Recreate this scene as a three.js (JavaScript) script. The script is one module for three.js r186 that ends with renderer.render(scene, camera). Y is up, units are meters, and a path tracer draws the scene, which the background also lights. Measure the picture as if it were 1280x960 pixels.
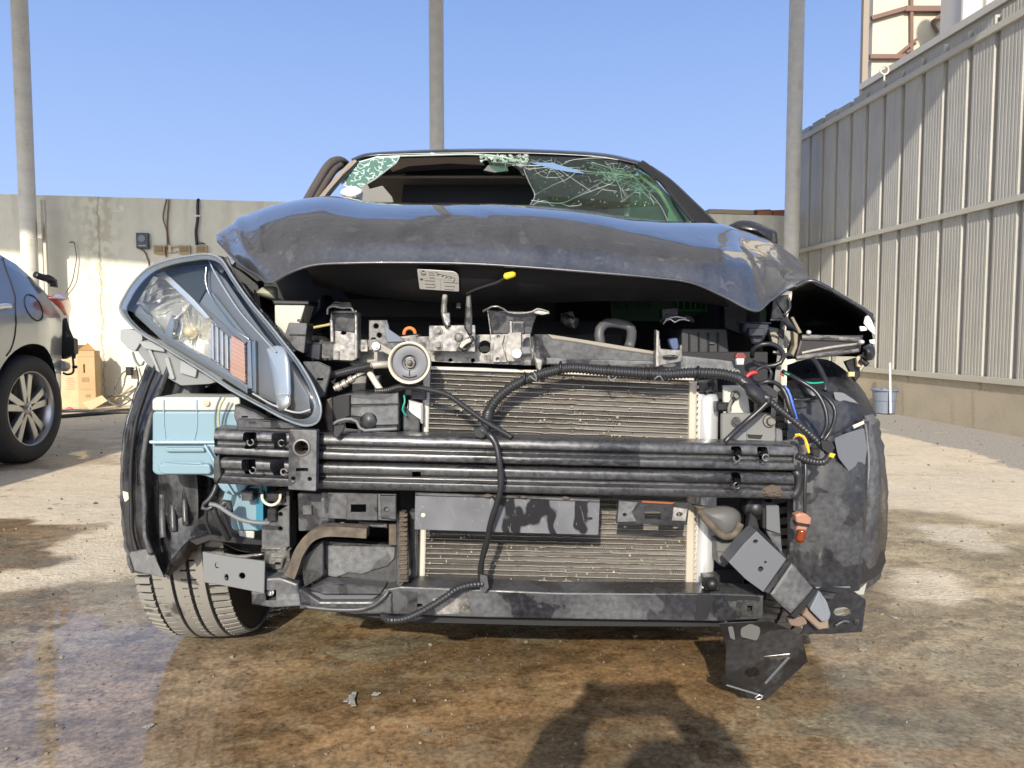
import * as THREE from 'three';
import { mergeGeometries, mergeVertices } from 'three/addons/utils/BufferGeometryUtils.js';
import { MarchingCubes } from 'three/addons/objects/MarchingCubes.js';
import { Brush, Evaluator, SUBTRACTION } from 'three-bvh-csg';

// ------------------------------------------------------------------ camera, sky, sun, exposure
const scene = new THREE.Scene();
const EYE = 0.77, FOCAL = 960, HORIZON = 418, PITCH = Math.atan((480 - HORIZON) / FOCAL);
const camera = new THREE.PerspectiveCamera(2 * Math.atan(480 / FOCAL) * 180 / Math.PI, 4 / 3, 0.05, 400);
camera.position.set(0, EYE, 0); camera.rotation.x = -PITCH;
camera.updateMatrixWorld();

const SUN_PX = [785, 858];                    // where the camera's own shadow falls
const V3 = (x, y, z) => new THREE.Vector3(x, y, z);
const cp = Math.cos(PITCH), sp = Math.sin(PITCH);
function P(px, py, d) {                        // point of the place seen at that spot of the photograph, d metres ahead
  const x = (px - 640) / FOCAL, y = -(py - 480) / FOCAL;
  const yy = y * cp - sp, zz = -y * sp - cp, s = d / -zz;
  return V3(x * s, EYE + yy * s, -d);
}
function G(px, py) {                           // the same on the ground
  const x = (px - 640) / FOCAL, y = -(py - 480) / FOCAL, yy = y * cp - sp, zz = -y * sp - cp, s = -EYE / yy;
  return V3(x * s, 0, zz * s);
}
function proj(x, y, z) {                       // and back
  const dy = y - EYE, cy = dy * cp - z * sp, cz = dy * sp + z * cp;
  return [640 + FOCAL * x / -cz, 480 - FOCAL * cy / -cz];
}
const ray = G(...SUN_PX).sub(V3(0, EYE, 0)).normalize();      // the way the sunlight travels
const sun = new THREE.DirectionalLight(new THREE.Color(1, 0.92, 0.78), 3.9);
sun.target.position.set(0, 0, -4); sun.position.copy(sun.target.position).addScaledVector(ray, -40);
sun.castShadow = true; sun.shadow.radius = 1; sun.shadow.mapSize.set(4096, 4096);
Object.assign(sun.shadow.camera, { left: -14, right: 14, top: 14, bottom: -14, near: 1, far: 90 });
scene.add(sun, sun.target);

{ // clear sky, computed
  const w = 512, h = 256, data = new Float32Array(w * h * 4);
  for (let j = 0; j < h; j++) for (let i = 0; i < w; i++) {
    const el = ((j + 0.5) / h - 0.5) * Math.PI, az = ((i + 0.5) / w - 0.5) * 2 * Math.PI;
    const d = V3(Math.cos(el) * Math.cos(az), Math.sin(el), Math.cos(el) * Math.sin(az));
    const e = Math.max(0, Math.sin(el));
    const t = Math.pow(e, 0.62);
    let r = 0.478 - 0.52 * t, g = 0.62 - 0.56 * t, b = 0.935 - 0.6 * t;
    r = Math.max(r, 0.07); g = Math.max(g, 0.16); b = Math.max(b, 0.4);
    const c = Math.max(0, -d.dot(ray)), glow = 1.5 * Math.pow(c, 9) + 6 * Math.pow(c, 40);  // aureole around the sun raised to fill the shade
    r += glow; g += glow * 0.95; b += glow * 0.85;
    const k = (j * w + i) * 4; data[k] = r; data[k + 1] = g; data[k + 2] = b; data[k + 3] = 1;
  }
  const t = new THREE.DataTexture(data, w, h, THREE.RGBAFormat, THREE.FloatType);
  t.mapping = THREE.EquirectangularReflectionMapping; t.magFilter = THREE.LinearFilter; t.needsUpdate = true;
  scene.background = t; scene.environment = t;
}
scene.environmentIntensity = 1;
const renderer = new THREE.WebGLRenderer({ antialias: true });
renderer.toneMapping = THREE.LinearToneMapping; renderer.toneMappingExposure = 1.42;
renderer.shadowMap.enabled = true;

// ------------------------------------------------------------------ random numbers and noise
let seed = 12345;
const rnd = () => { seed = (seed * 1664525 + 1013904223) >>> 0; return seed / 4294967296; };
const PERM = new Uint8Array(512);
{ const p = [...Array(256).keys()]; for (let i = 255; i > 0; i--) { const j = Math.floor(rnd() * (i + 1)); [p[i], p[j]] = [p[j], p[i]]; } for (let i = 0; i < 512; i++) PERM[i] = p[i & 255]; }
const GX = [], GY = []; for (let i = 0; i < 256; i++) { const a = i / 256 * Math.PI * 2; GX.push(Math.cos(a)); GY.push(Math.sin(a)); }
function noise(x, y, per = 0, s = 0) {          // gradient noise, about -0.7 .. 0.7, repeating after per cells
  let xi = Math.floor(x), yi = Math.floor(y); const fx = x - xi, fy = y - yi;
  let x1 = xi + 1, y1 = yi + 1;
  if (per) { xi = ((xi % per) + per) % per; x1 = ((x1 % per) + per) % per; yi = ((yi % per) + per) % per; y1 = ((y1 % per) + per) % per; }
  const H = (a, b) => PERM[(PERM[(a + s) & 255] + b) & 255];
  const u = fx * fx * fx * (fx * (fx * 6 - 15) + 10), v = fy * fy * fy * (fy * (fy * 6 - 15) + 10);
  const a = H(xi, yi), b = H(x1, yi), c = H(xi, y1), d = H(x1, y1);
  const g0 = GX[a] * fx + GY[a] * fy, g1 = GX[b] * (fx - 1) + GY[b] * fy, g2 = GX[c] * fx + GY[c] * (fy - 1), g3 = GX[d] * (fx - 1) + GY[d] * (fy - 1);
  return (g0 + u * (g1 - g0)) * (1 - v) + (g2 + u * (g3 - g2)) * v;
}
function fbm(x, y, oct = 4, per = 0, s = 0) { let a = 0, k = 1, f = 1; for (let i = 0; i < oct; i++) { a += k * noise(x * f, y * f, per * f, s + i * 17); k *= 0.5; f *= 2; } return a; }
const clamp = (x, a = 0, b = 1) => Math.min(b, Math.max(a, x));
const sm = (a, b, x) => { const t = clamp((x - a) / (b - a)); return t * t * (3 - 2 * t); };
const lerp = (a, b, t) => a + (b - a) * t;
const mix3 = (a, b, t) => [lerp(a[0], b[0], t), lerp(a[1], b[1], t), lerp(a[2], b[2], t)];
const toS = (c) => Math.round(255 * clamp(c <= 0.0031308 ? c * 12.92 : 1.055 * Math.pow(c, 1 / 2.4) - 0.055));

// ------------------------------------------------------------------ textures: fn(u, v) -> [linear colour, roughness, metalness, bump]
function bake(w, h, fn, { bump = false } = {}) {
  const c = new Uint8Array(w * h * 4), r = new Uint8Array(w * h * 4), b = bump ? new Uint8Array(w * h * 4) : null;
  for (let j = 0; j < h; j++) for (let i = 0; i < w; i++) {
    const [col, ro, me, bu] = fn((i + 0.5) / w, (j + 0.5) / h), k = (j * w + i) * 4;
    c[k] = toS(col[0]); c[k + 1] = toS(col[1]); c[k + 2] = toS(col[2]); c[k + 3] = 255;
    r[k] = 255; r[k + 1] = clamp(ro) * 255; r[k + 2] = clamp(me ?? 0) * 255; r[k + 3] = 255;
    if (b) { b[k] = b[k + 1] = b[k + 2] = clamp(bu ?? 0.5) * 255; b[k + 3] = 255; }
  }
  const mk = (a, srgb) => { if (!a) return null; const t = new THREE.DataTexture(a, w, h, THREE.RGBAFormat); t.wrapS = t.wrapT = THREE.RepeatWrapping; t.magFilter = t.minFilter = THREE.LinearFilter; if (srgb) t.colorSpace = THREE.SRGBColorSpace; t.needsUpdate = true; return t; };
  return { map: mk(c, true), rm: mk(r, false), bm: mk(b, false) };
}
function texMat(t, o = {}) {
  const m = new THREE.MeshPhysicalMaterial({ color: 0xffffff, roughness: 1, metalness: o.metal ? 1 : 0, map: t.map, roughnessMap: t.rm, side: THREE.DoubleSide });
  if (o.metal) m.metalnessMap = t.rm;
  if (t.bm || o.bump) { m.bumpMap = t.bm ?? GRAIN; m.bumpScale = o.bump ?? 0.001; }
  delete o.metal; delete o.bump; Object.assign(m, o); return m;
}
const plain = (r, g, b, rough = 0.6, metal = 0, o = {}) => { const m = new THREE.MeshPhysicalMaterial({ roughness: rough, metalness: metal, side: THREE.DoubleSide }); m.color.setRGB(r, g, b); Object.assign(m, o); return m; };
// washed-down dust: pale dry patches with crisp edges on dark wet stuff; one metre of surface
function dusty(share, wet, dry, s, o = {}) {
  return bake(768, 768, (u, v) => {
    const wx = u + 0.02 * noise(u * 24, v * 24, 24, s + 5), wy = v + 0.02 * noise(u * 24, v * 24, 24, s + 9);
    const n = fbm(wx * (o.fx ?? 6), wy * (o.fy ?? 8), 6, 0, s) + 0.16 * noise(wx * 26, wy * 10, 0, s + 3), big = fbm(u * 2.5, v * 3, 3, 0, s + 70);
    const edge = 0.45 - share * 0.9, m = 0.55 * sm(edge - 0.014, edge + 0.014, n) + 0.45 * sm(-0.45, 0.45, big + 0.6 * n + 0.4 * fbm(u * 14, v * 20, 3, 0, s + 90));
    const fine = fbm(u * 90, v * 90, 3, 0, s + 40), sc = Math.abs(noise(u * 40 + 4 * noise(u * 6, v * 6, 0, s), v * 120, 0, s + 60)), sc2 = Math.abs(noise(u * 70, v * 22 + 3 * noise(u * 8, v * 8, 0, s + 1), 0, s + 61));
    const grain = 0.92 + 0.45 * fine + (sc < 0.01 ? 0.35 : 0) + (sc2 < 0.008 ? 0.35 : 0);
    const d = dry.map((x) => x * grain * (0.88 + 0.35 * n + 0.3 * big)), w = wet.map((x) => x * (1 + 0.5 * fine) * (1 + 0.7 * big));
    const spk = fine > 0.48 ? 0.3 : 0;
    return [mix3(w, d, Math.max(m, spk)), lerp(o.wr ?? 0.24, o.dr ?? 0.55, m) + 0.14 * fine, lerp(o.wm ?? 0, o.dm ?? 0, m), 0.5];
  });
}
const GRAIN = bake(512, 512, (u, v) => { const n = fbm(u * 60, v * 60, 3, 60, 8), k = fbm(u * 9, v * 9, 3, 9, 2); return [[0, 0, 0], 0, 0, 0.5 + 0.35 * n + 0.3 * k]; }, { bump: true }).bm;
const M = {};
M.mostlyDust = texMat(dusty(0.86, [0.024, 0.024, 0.027], [0.115, 0.117, 0.121], 3, { fx: 11, fy: 5 }), { bump: 0.0004 });
M.halfDust = texMat(dusty(0.7, [0.018, 0.018, 0.021], [0.075, 0.076, 0.08], 21, { fx: 9, fy: 7 }), { bump: 0.0004 });
M.beam = texMat(dusty(0.8, [0.022, 0.022, 0.025], [0.092, 0.093, 0.097], 121, { fx: 2.4, fy: 15, wr: 0.2, dr: 0.36, wm: 0.1, dm: 0.3 }), { metal: true, bump: 0.0003 });
M.lessDust = texMat(dusty(0.42, [0.013, 0.013, 0.015], [0.05, 0.051, 0.054], 47), { bump: 0.0004 });
M.blackPaint = texMat(dusty(0.28, [0.012, 0.012, 0.014], [0.034, 0.035, 0.038], 77, { wr: 0.3, dr: 0.6 }), { bump: 0.0002, clearcoat: 0.15, clearcoatRoughness: 0.15 });
M.steel = texMat(dusty(0.5, [0.22, 0.21, 0.2], [0.3, 0.285, 0.26], 91, { wr: 0.28, dr: 0.6, wm: 0.85, dm: 0.25 }), { metal: true, bump: 0.0006 });
M.dirtySteel = texMat(dusty(0.45, [0.1, 0.098, 0.095], [0.19, 0.18, 0.165], 33, { wr: 0.25, dr: 0.7, wm: 0.7, dm: 0.15 }), { metal: true, bump: 0.0006 });
M.black = plain(0.012, 0.012, 0.013, 0.45);
M.nearBlack = plain(0.016, 0.016, 0.017, 0.75);  // even near-black base colour for inner parts
M.hose = plain(0.022, 0.022, 0.024, 0.42);
M.wire = plain(0.018, 0.018, 0.02, 0.35);
M.greyPlastic = plain(0.13, 0.135, 0.14, 0.55);
M.alu = plain(0.56, 0.52, 0.45, 0.5, 0.25);
M.bright = plain(0.72, 0.72, 0.72, 0.32, 0.55);
M.cream = plain(0.6, 0.53, 0.4, 0.6);
M.rust = plain(0.24, 0.09, 0.035, 0.85);
M.orange = plain(0.55, 0.16, 0.04, 0.6);
M.foam = texMat(bake(256, 256, (u, v) => { const n = fbm(u * 60, v * 60, 3, 60, 8); const c = 0.075 + 0.05 * n; return [[c * 1.25, c, c * 0.75], 0.95, 0, 0.5 + 0.5 * n]; }, { bump: true }), { bump: 0.002 });
M.white = plain(0.75, 0.74, 0.7, 0.5);
M.yellow = plain(0.75, 0.5, 0.02, 0.5);
M.green = plain(0.02, 0.3, 0.22, 0.45);
M.blue = plain(0.04, 0.12, 0.5, 0.4);
M.red = plain(0.4, 0.02, 0.03, 0.45);
M.chrome = plain(0.8, 0.8, 0.8, 0.12, 1);

// ------------------------------------------------------------------ objects
const taken = {}, origin = new Map();
const numbered = (n) => { taken[n] = (taken[n] ?? -1) + 1; return taken[n] ? `${n}_${String(taken[n]).padStart(3, '0')}` : n; };
function tag(o, label, category, group, kind) { if (label) o.userData.label = label; if (category) o.userData.category = category; if (group) o.userData.group = group; if (kind) o.userData.kind = kind; return o; }
function thing(name, label, category, base, group) {
  const o = new THREE.Group(); o.name = numbered(name); o.position.copy(base); scene.add(o); origin.set(o, base.clone());
  return tag(o, label, category, group);
}
function metricUV(geo) {                        // planar uv in metres by the way each face points
  const g = geo.index ? geo.toNonIndexed() : geo, p = g.attributes.position, n = g.attributes.normal, uv = new Float32Array(p.count * 2);
  const a = V3(), b = V3(), c = V3(), ox = rnd(), oy = rnd();
  for (let i = 0; i < p.count; i += 3) {
    a.fromBufferAttribute(p, i); b.fromBufferAttribute(p, i + 1); c.fromBufferAttribute(p, i + 2);
    const f = b.clone().sub(a).cross(c.clone().sub(a)), x = Math.abs(f.x), y = Math.abs(f.y), z = Math.abs(f.z);
    [a, b, c].forEach((q, k) => { const [s, t] = z >= x && z >= y ? [q.x, q.y] : x >= y ? [q.z, q.y] : [q.x, q.z]; uv[(i + k) * 2] = s + ox; uv[(i + k) * 2 + 1] = t + oy; });
  }
  g.setAttribute('uv', new THREE.BufferAttribute(uv, 2)); return g;
}
function strip(g) { const r = g.index ? g.toNonIndexed() : g.clone(); for (const k of Object.keys(r.attributes)) if (!['position', 'normal'].includes(k)) r.deleteAttribute(k); if (!r.attributes.normal) r.computeVertexNormals(); r.morphAttributes = {}; return r; }
const merge = (list) => mergeGeometries(list.map(strip));
// part(): geometry is given in the place's own metres
function part(parent, name, geo, mat, { label, uv = true, kind } = {}) {
  const list = Array.isArray(geo) ? merge(geo) : geo.clone();
  const g = uv ? metricUV(list) : list, o = origin.get(parent) ?? V3(0, 0, 0);
  g.translate(-o.x, -o.y, -o.z); if (!g.attributes.normal) g.computeVertexNormals();
  const m = new THREE.Mesh(g, mat); m.name = parent === scene ? numbered(name) : name; m.castShadow = m.receiveShadow = true; parent.add(m); origin.set(m, o);
  if (label) m.userData.label = label; if (kind) m.userData.kind = kind;
  return m;
}
const single = (name, geo, mat, label, category, group, opt) => tag(part(scene, name, geo, mat, opt), label, category, group);
const structure = (name, geo, mat, opt) => tag(part(scene, name, geo, mat, opt), null, null, null, 'structure');

// ------------------------------------------------------------------ shapes
function plate(pts, d, t, { holes = [], bev = 0.0015, df, r = 0, seg = 1 } = {}) {    // outline of photograph spots at depth d, t metres thick
  const w = (p) => { const q = P(p[0], p[1], d); return new THREE.Vector2(q.x, q.y); };
  const draw = (path, list, rad) => {
    const q = list.map(w), n = q.length;
    if (!rad) { q.forEach((v, i) => i ? path.lineTo(v.x, v.y) : path.moveTo(v.x, v.y)); path.closePath(); return path; }
    const R = rad * d / FOCAL;
    q.forEach((v, i) => {
      const a = q[(i + n - 1) % n], b = q[(i + 1) % n], da = a.clone().sub(v), db = b.clone().sub(v), k = Math.min(R, da.length() * 0.48, db.length() * 0.48);
      const s = v.clone().addScaledVector(da.normalize(), k), e = v.clone().addScaledVector(db.normalize(), k);
      i ? path.lineTo(s.x, s.y) : path.moveTo(s.x, s.y); path.quadraticCurveTo(v.x, v.y, e.x, e.y);
    });
    path.closePath(); return path;
  };
  const s = draw(new THREE.Shape(), pts, r);
  for (const h of holes) {
    const path = new THREE.Path();
    if (typeof h[0] === 'number') { const c = w(h), rx = h[2] * d / FOCAL, ry = (h[3] ?? h[2]) * d / FOCAL; path.absellipse(c.x, c.y, rx, ry, 0, Math.PI * 2); } else draw(path, h, 0);
    s.holes.push(path);
  }
  bev = Math.min(bev, t * 0.4, r ? r * d / FOCAL * 0.45 : 1, ...holes.filter((h) => typeof h[0] === 'number').map((h) => Math.min(h[2], h[3] ?? h[2]) * d / FOCAL * 0.35));
  const g = new THREE.ExtrudeGeometry(s, { depth: t - 2 * bev, bevelEnabled: bev > 0, bevelThickness: bev, bevelSize: bev, bevelOffset: -bev, bevelSegments: seg, curveSegments: 10 });
  g.translate(0, 0, -(t - bev));
  const p = g.attributes.position;
  for (let i = 0; i < p.count; i++) {
    const X = p.getX(i), Y = p.getY(i), Z = p.getZ(i);
    if (df) { const [px, py] = proj(X, Y, -d), q = P(px, py, df(px, py)); p.setXYZ(i, q.x, q.y, q.z + Z); } else p.setZ(i, Z - d);
  }
  if (df) g.computeVertexNormals();
  return g;
}
const rect = (x0, y0, x1, y1) => [[x0, y0], [x1, y0], [x1, y1], [x0, y1]];
function sweep(points, r, { n = 0, m = 9, cap = true } = {}) {          // tube through world points, r a number or r(s in metres, t)
  const c = new THREE.CatmullRomCurve3(points, false, 'centripetal'), len = c.getLength();
  n = n || Math.max(6, Math.ceil(len / 0.012)); const f = c.computeFrenetFrames(n, false), pos = [], idx = [];
  for (let i = 0; i <= n; i++) {
    const t = i / n, p = c.getPointAt(t), R = typeof r === 'number' ? r : r(t * len, t);
    for (let k = 0; k < m; k++) { const a = k / m * Math.PI * 2; const q = p.clone().addScaledVector(f.normals[i], Math.cos(a) * R).addScaledVector(f.binormals[i], Math.sin(a) * R); pos.push(q.x, q.y, q.z); }
  }
  for (let i = 0; i < n; i++) for (let k = 0; k < m; k++) { const a = i * m + k, b = i * m + (k + 1) % m, c2 = a + m, d = b + m; idx.push(a, c2, b, b, c2, d); }
  if (cap) for (const [i, flip] of [[0, 1], [n, 0]]) { const p = c.getPointAt(i / n), k0 = pos.length / 3; pos.push(p.x, p.y, p.z); for (let k = 0; k < m; k++) { const a = i * m + k, b = i * m + (k + 1) % m; flip ? idx.push(k0, a, b) : idx.push(k0, b, a); } }
  const g = new THREE.BufferGeometry(); g.setAttribute('position', new THREE.Float32BufferAttribute(pos, 3)); g.setIndex(idx); g.computeVertexNormals(); return g;
}
const tube = (pts, r, o) => sweep(pts.map((p) => P(...p)), r, o);
const conduit = (pts, r, pitch = 0.0065) => { const L = new THREE.CatmullRomCurve3(pts.map((p) => P(...p)), false, 'centripetal').getLength(); return tube(pts, (s) => r * (Math.sin(s / pitch * Math.PI * 2) > 0 ? 1 : 0.82), { n: Math.ceil(L / pitch * 4), m: 10 }); };
function turned(px, py, d, prof, { m = 36, rx = 0, ry = 0, scale = 1 } = {}) {      // turned on an axis towards the viewer: profile of [radius, height towards the viewer]
  const g = new THREE.LatheGeometry(prof.map(([r, z]) => new THREE.Vector2(Math.max(r, 1e-5), z)), m);
  g.rotateX(Math.PI / 2); g.scale(scale, scale, scale); g.rotateX(rx); g.rotateY(ry); const p = P(px, py, d); g.translate(p.x, p.y, p.z); return g;
}
function bolt(px, py, d, r = 0.007) {
  const hex = new THREE.CylinderGeometry(r * 0.62, r * 0.68, r * 0.9, 6); hex.rotateX(Math.PI / 2);
  const p = P(px, py, d), ring = new THREE.CylinderGeometry(r, r * 1.05, r * 0.3, 20); ring.rotateX(Math.PI / 2);
  hex.translate(p.x, p.y, p.z + r * 0.6); ring.translate(p.x, p.y, p.z + r * 0.15); return merge([hex, ring]);
}
function box(w, h, d, x, y, z, bev = 0) {
  if (!bev) { const g = new THREE.BoxGeometry(w, h, d); g.translate(x, y, z); return g; }
  const s = new THREE.Shape(); const a = w / 2 - bev, b = h / 2 - bev; s.moveTo(-a, -b); s.lineTo(a, -b); s.lineTo(a, b); s.lineTo(-a, b); s.closePath();
  const g = new THREE.ExtrudeGeometry(s, { depth: d - 2 * bev, bevelEnabled: true, bevelSize: bev, bevelThickness: bev, bevelSegments: 1 }); g.translate(x, y, z - d / 2 + bev); return g;
}
function bar(a, b, w, h) {                        // straight bar between two points
  const L = a.distanceTo(b), g = new THREE.BoxGeometry(w, h, L); g.lookAt(b.clone().sub(a)); const c = a.clone().add(b).multiplyScalar(0.5); g.translate(c.x, c.y, c.z); return g;
}
function rod(a, b, r, m = 14) { const L = a.distanceTo(b), g = new THREE.CylinderGeometry(r, r, L, m); g.rotateX(Math.PI / 2); g.lookAt(b.clone().sub(a)); const c = a.clone().add(b).multiplyScalar(0.5); g.translate(c.x, c.y, c.z); return g; }
function grid(rows, th = 0, { smooth = true } = {}) {    // rows of world points -> a sheet, th metres thick (second skin away from the viewer side)
  const nr = rows.length, nc = rows[0].length, pos = [], idx = [];
  for (const r of rows) for (const p of r) pos.push(p.x, p.y, p.z);
  for (let j = 0; j + 1 < nr; j++) for (let i = 0; i + 1 < nc; i++) { const a = j * nc + i, b = a + 1, c = a + nc, d = c + 1; idx.push(a, b, c, b, d, c); }
  let g = new THREE.BufferGeometry(); g.setAttribute('position', new THREE.Float32BufferAttribute(pos, 3)); g.setIndex(idx); g.computeVertexNormals();
  if (!smooth) { g = g.toNonIndexed(); g.computeVertexNormals(); }
  if (!th) return g;
  const nrm = new THREE.BufferGeometry(); nrm.setAttribute('position', new THREE.Float32BufferAttribute(pos, 3)); nrm.setIndex(idx); nrm.computeVertexNormals();
  const n = nrm.attributes.normal, back = [];
  for (let i = 0; i < nr * nc; i++) back.push(V3(pos[i * 3] - n.getX(i) * th, pos[i * 3 + 1] - n.getY(i) * th, pos[i * 3 + 2] - n.getZ(i) * th));
  const brow = []; for (let j = 0; j < nr; j++) brow.push(back.slice(j * nc, (j + 1) * nc).reverse());
  const out = [strip(g), strip(grid(brow))];
  const edge = (f, b) => out.push(strip(grid([b, f])));
  edge(rows[0], back.slice(0, nc)); edge([...rows[nr - 1]].reverse(), back.slice((nr - 1) * nc).reverse());
  edge(rows.map((r) => r[0]).reverse(), brow.map((r) => r[nc - 1]).reverse()); edge(rows.map((r) => r[nc - 1]), brow.map((r) => r[0]));
  return mergeGeometries(out);
}
// smooth table: rows of control spots [px, py, d] -> fine grid through them
function spline(list, n) { const c = new THREE.CatmullRomCurve3(list, false, 'centripetal'); return Array.from({ length: n + 1 }, (_, i) => c.getPoint(i / n)); }
function table(rows, nu, nv, jig) {
  const fine = rows.map((r) => spline(r.map((p) => Array.isArray(p) ? P(...p) : p), nu)), out = Array.from({ length: nv + 1 }, () => []);
  for (let i = 0; i <= nu; i++) spline(fine.map((r) => r[i]), nv).forEach((p, j) => out[j].push(jig ? jig(p, i / nu, j / nv) : p));
  return out;
}
function pillow(outline, df, bulge, rings = 8) {        // domed face over an outline
  const c = [0, 0]; outline.forEach((p) => { c[0] += p[0] / outline.length; c[1] += p[1] / outline.length; });
  const pts = new THREE.SplineCurve(outline.concat([outline[0]]).map((p) => new THREE.Vector2(p[0], p[1]))).getPoints(outline.length * 5);
  const rows = [];
  for (let k = 0; k <= rings; k++) { const s = Math.max(1e-3, Math.cos(k / rings * Math.PI / 2)); rows.push(pts.map((p) => { const x = c[0] + (p.x - c[0]) * s, y = c[1] + (p.y - c[1]) * s; return P(x, y, df(x, y) - bulge * Math.sin(k / rings * Math.PI / 2)); })); }
  return grid(rows);
}

// ================================================================== the setting
const inside = (poly, x, z) => { let c = false; for (let i = 0, j = poly.length - 1; i < poly.length; j = i++) { const [a, b] = poly[i], [e, f] = poly[j]; if ((b > z) !== (f > z) && x < (e - a) * (z - b) / (f - b) + a) c = !c; } return c; };
function away(poly, x, z) {                        // signed distance, positive inside
  let m = 1e9, c = false;
  for (let i = 0, j = poly.length - 1; i < poly.length; j = i++) {
    const p = poly[i], q = poly[j], a = p[0], b = p[1], dx = q[0] - a, dz = q[1] - b; let t = ((x - a) * dx + (z - b) * dz) / (dx * dx + dz * dz); t = t < 0 ? 0 : t > 1 ? 1 : t;
    const ex = x - a - t * dx, ez = z - b - t * dz, d = ex * ex + ez * ez; if (d < m) m = d;
    if ((b > z) !== (q[1] > z) && x < dx * (z - b) / dz + a) c = !c;
  }
  return c ? Math.sqrt(m) : -Math.sqrt(m);
}
const onGround = (list) => list.map(([a, b]) => { const g = G(a, b); return [g.x, g.z]; });
const WET = onGround([[-900, 790], [-300, 765], [0, 742], [90, 732], [165, 716], [175, 640], [300, 570], [560, 545], [1000, 556], [1108, 634], [1180, 642], [1290, 668], [1600, 716], [2600, 900], [3600, 2400], [-2400, 2400]]);
const POOL = onGround([[-900, 860], [-200, 800], [0, 778], [40, 752], [120, 748], [180, 772], [320, 762], [500, 770], [640, 772], [800, 780], [890, 800], [900, 860], [880, 960], [860, 2400], [-2400, 2400]]);
const PATCH = [onGround([[-80, 664], [0, 660], [50, 655], [92, 660], [94, 688], [60, 704], [0, 720], [-90, 734]]), onGround([[98, 568], [112, 563], [128, 566], [126, 571], [104, 573]]), onGround([[-60, 548], [60, 546], [150, 556], [160, 575], [90, 586], [-40, 590]]), onGround([[1120, 655], [1200, 650], [1290, 676], [1330, 700], [1200, 690]])];
const ISLAND = [onGround([[1095, 728], [1130, 717], [1190, 722], [1232, 744], [1190, 751], [1120, 748]]), onGround([[1150, 668], [1200, 660], [1262, 676], [1240, 690], [1180, 684]])];
const FENCE_STRIP = onGround([[1040, 502], [1095, 506], [1280, 540], [1700, 622], [1700, 700], [1290, 588], [1180, 558], [1095, 536], [1040, 530]]);  // greyer, rougher strip of ground along the fence
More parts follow.
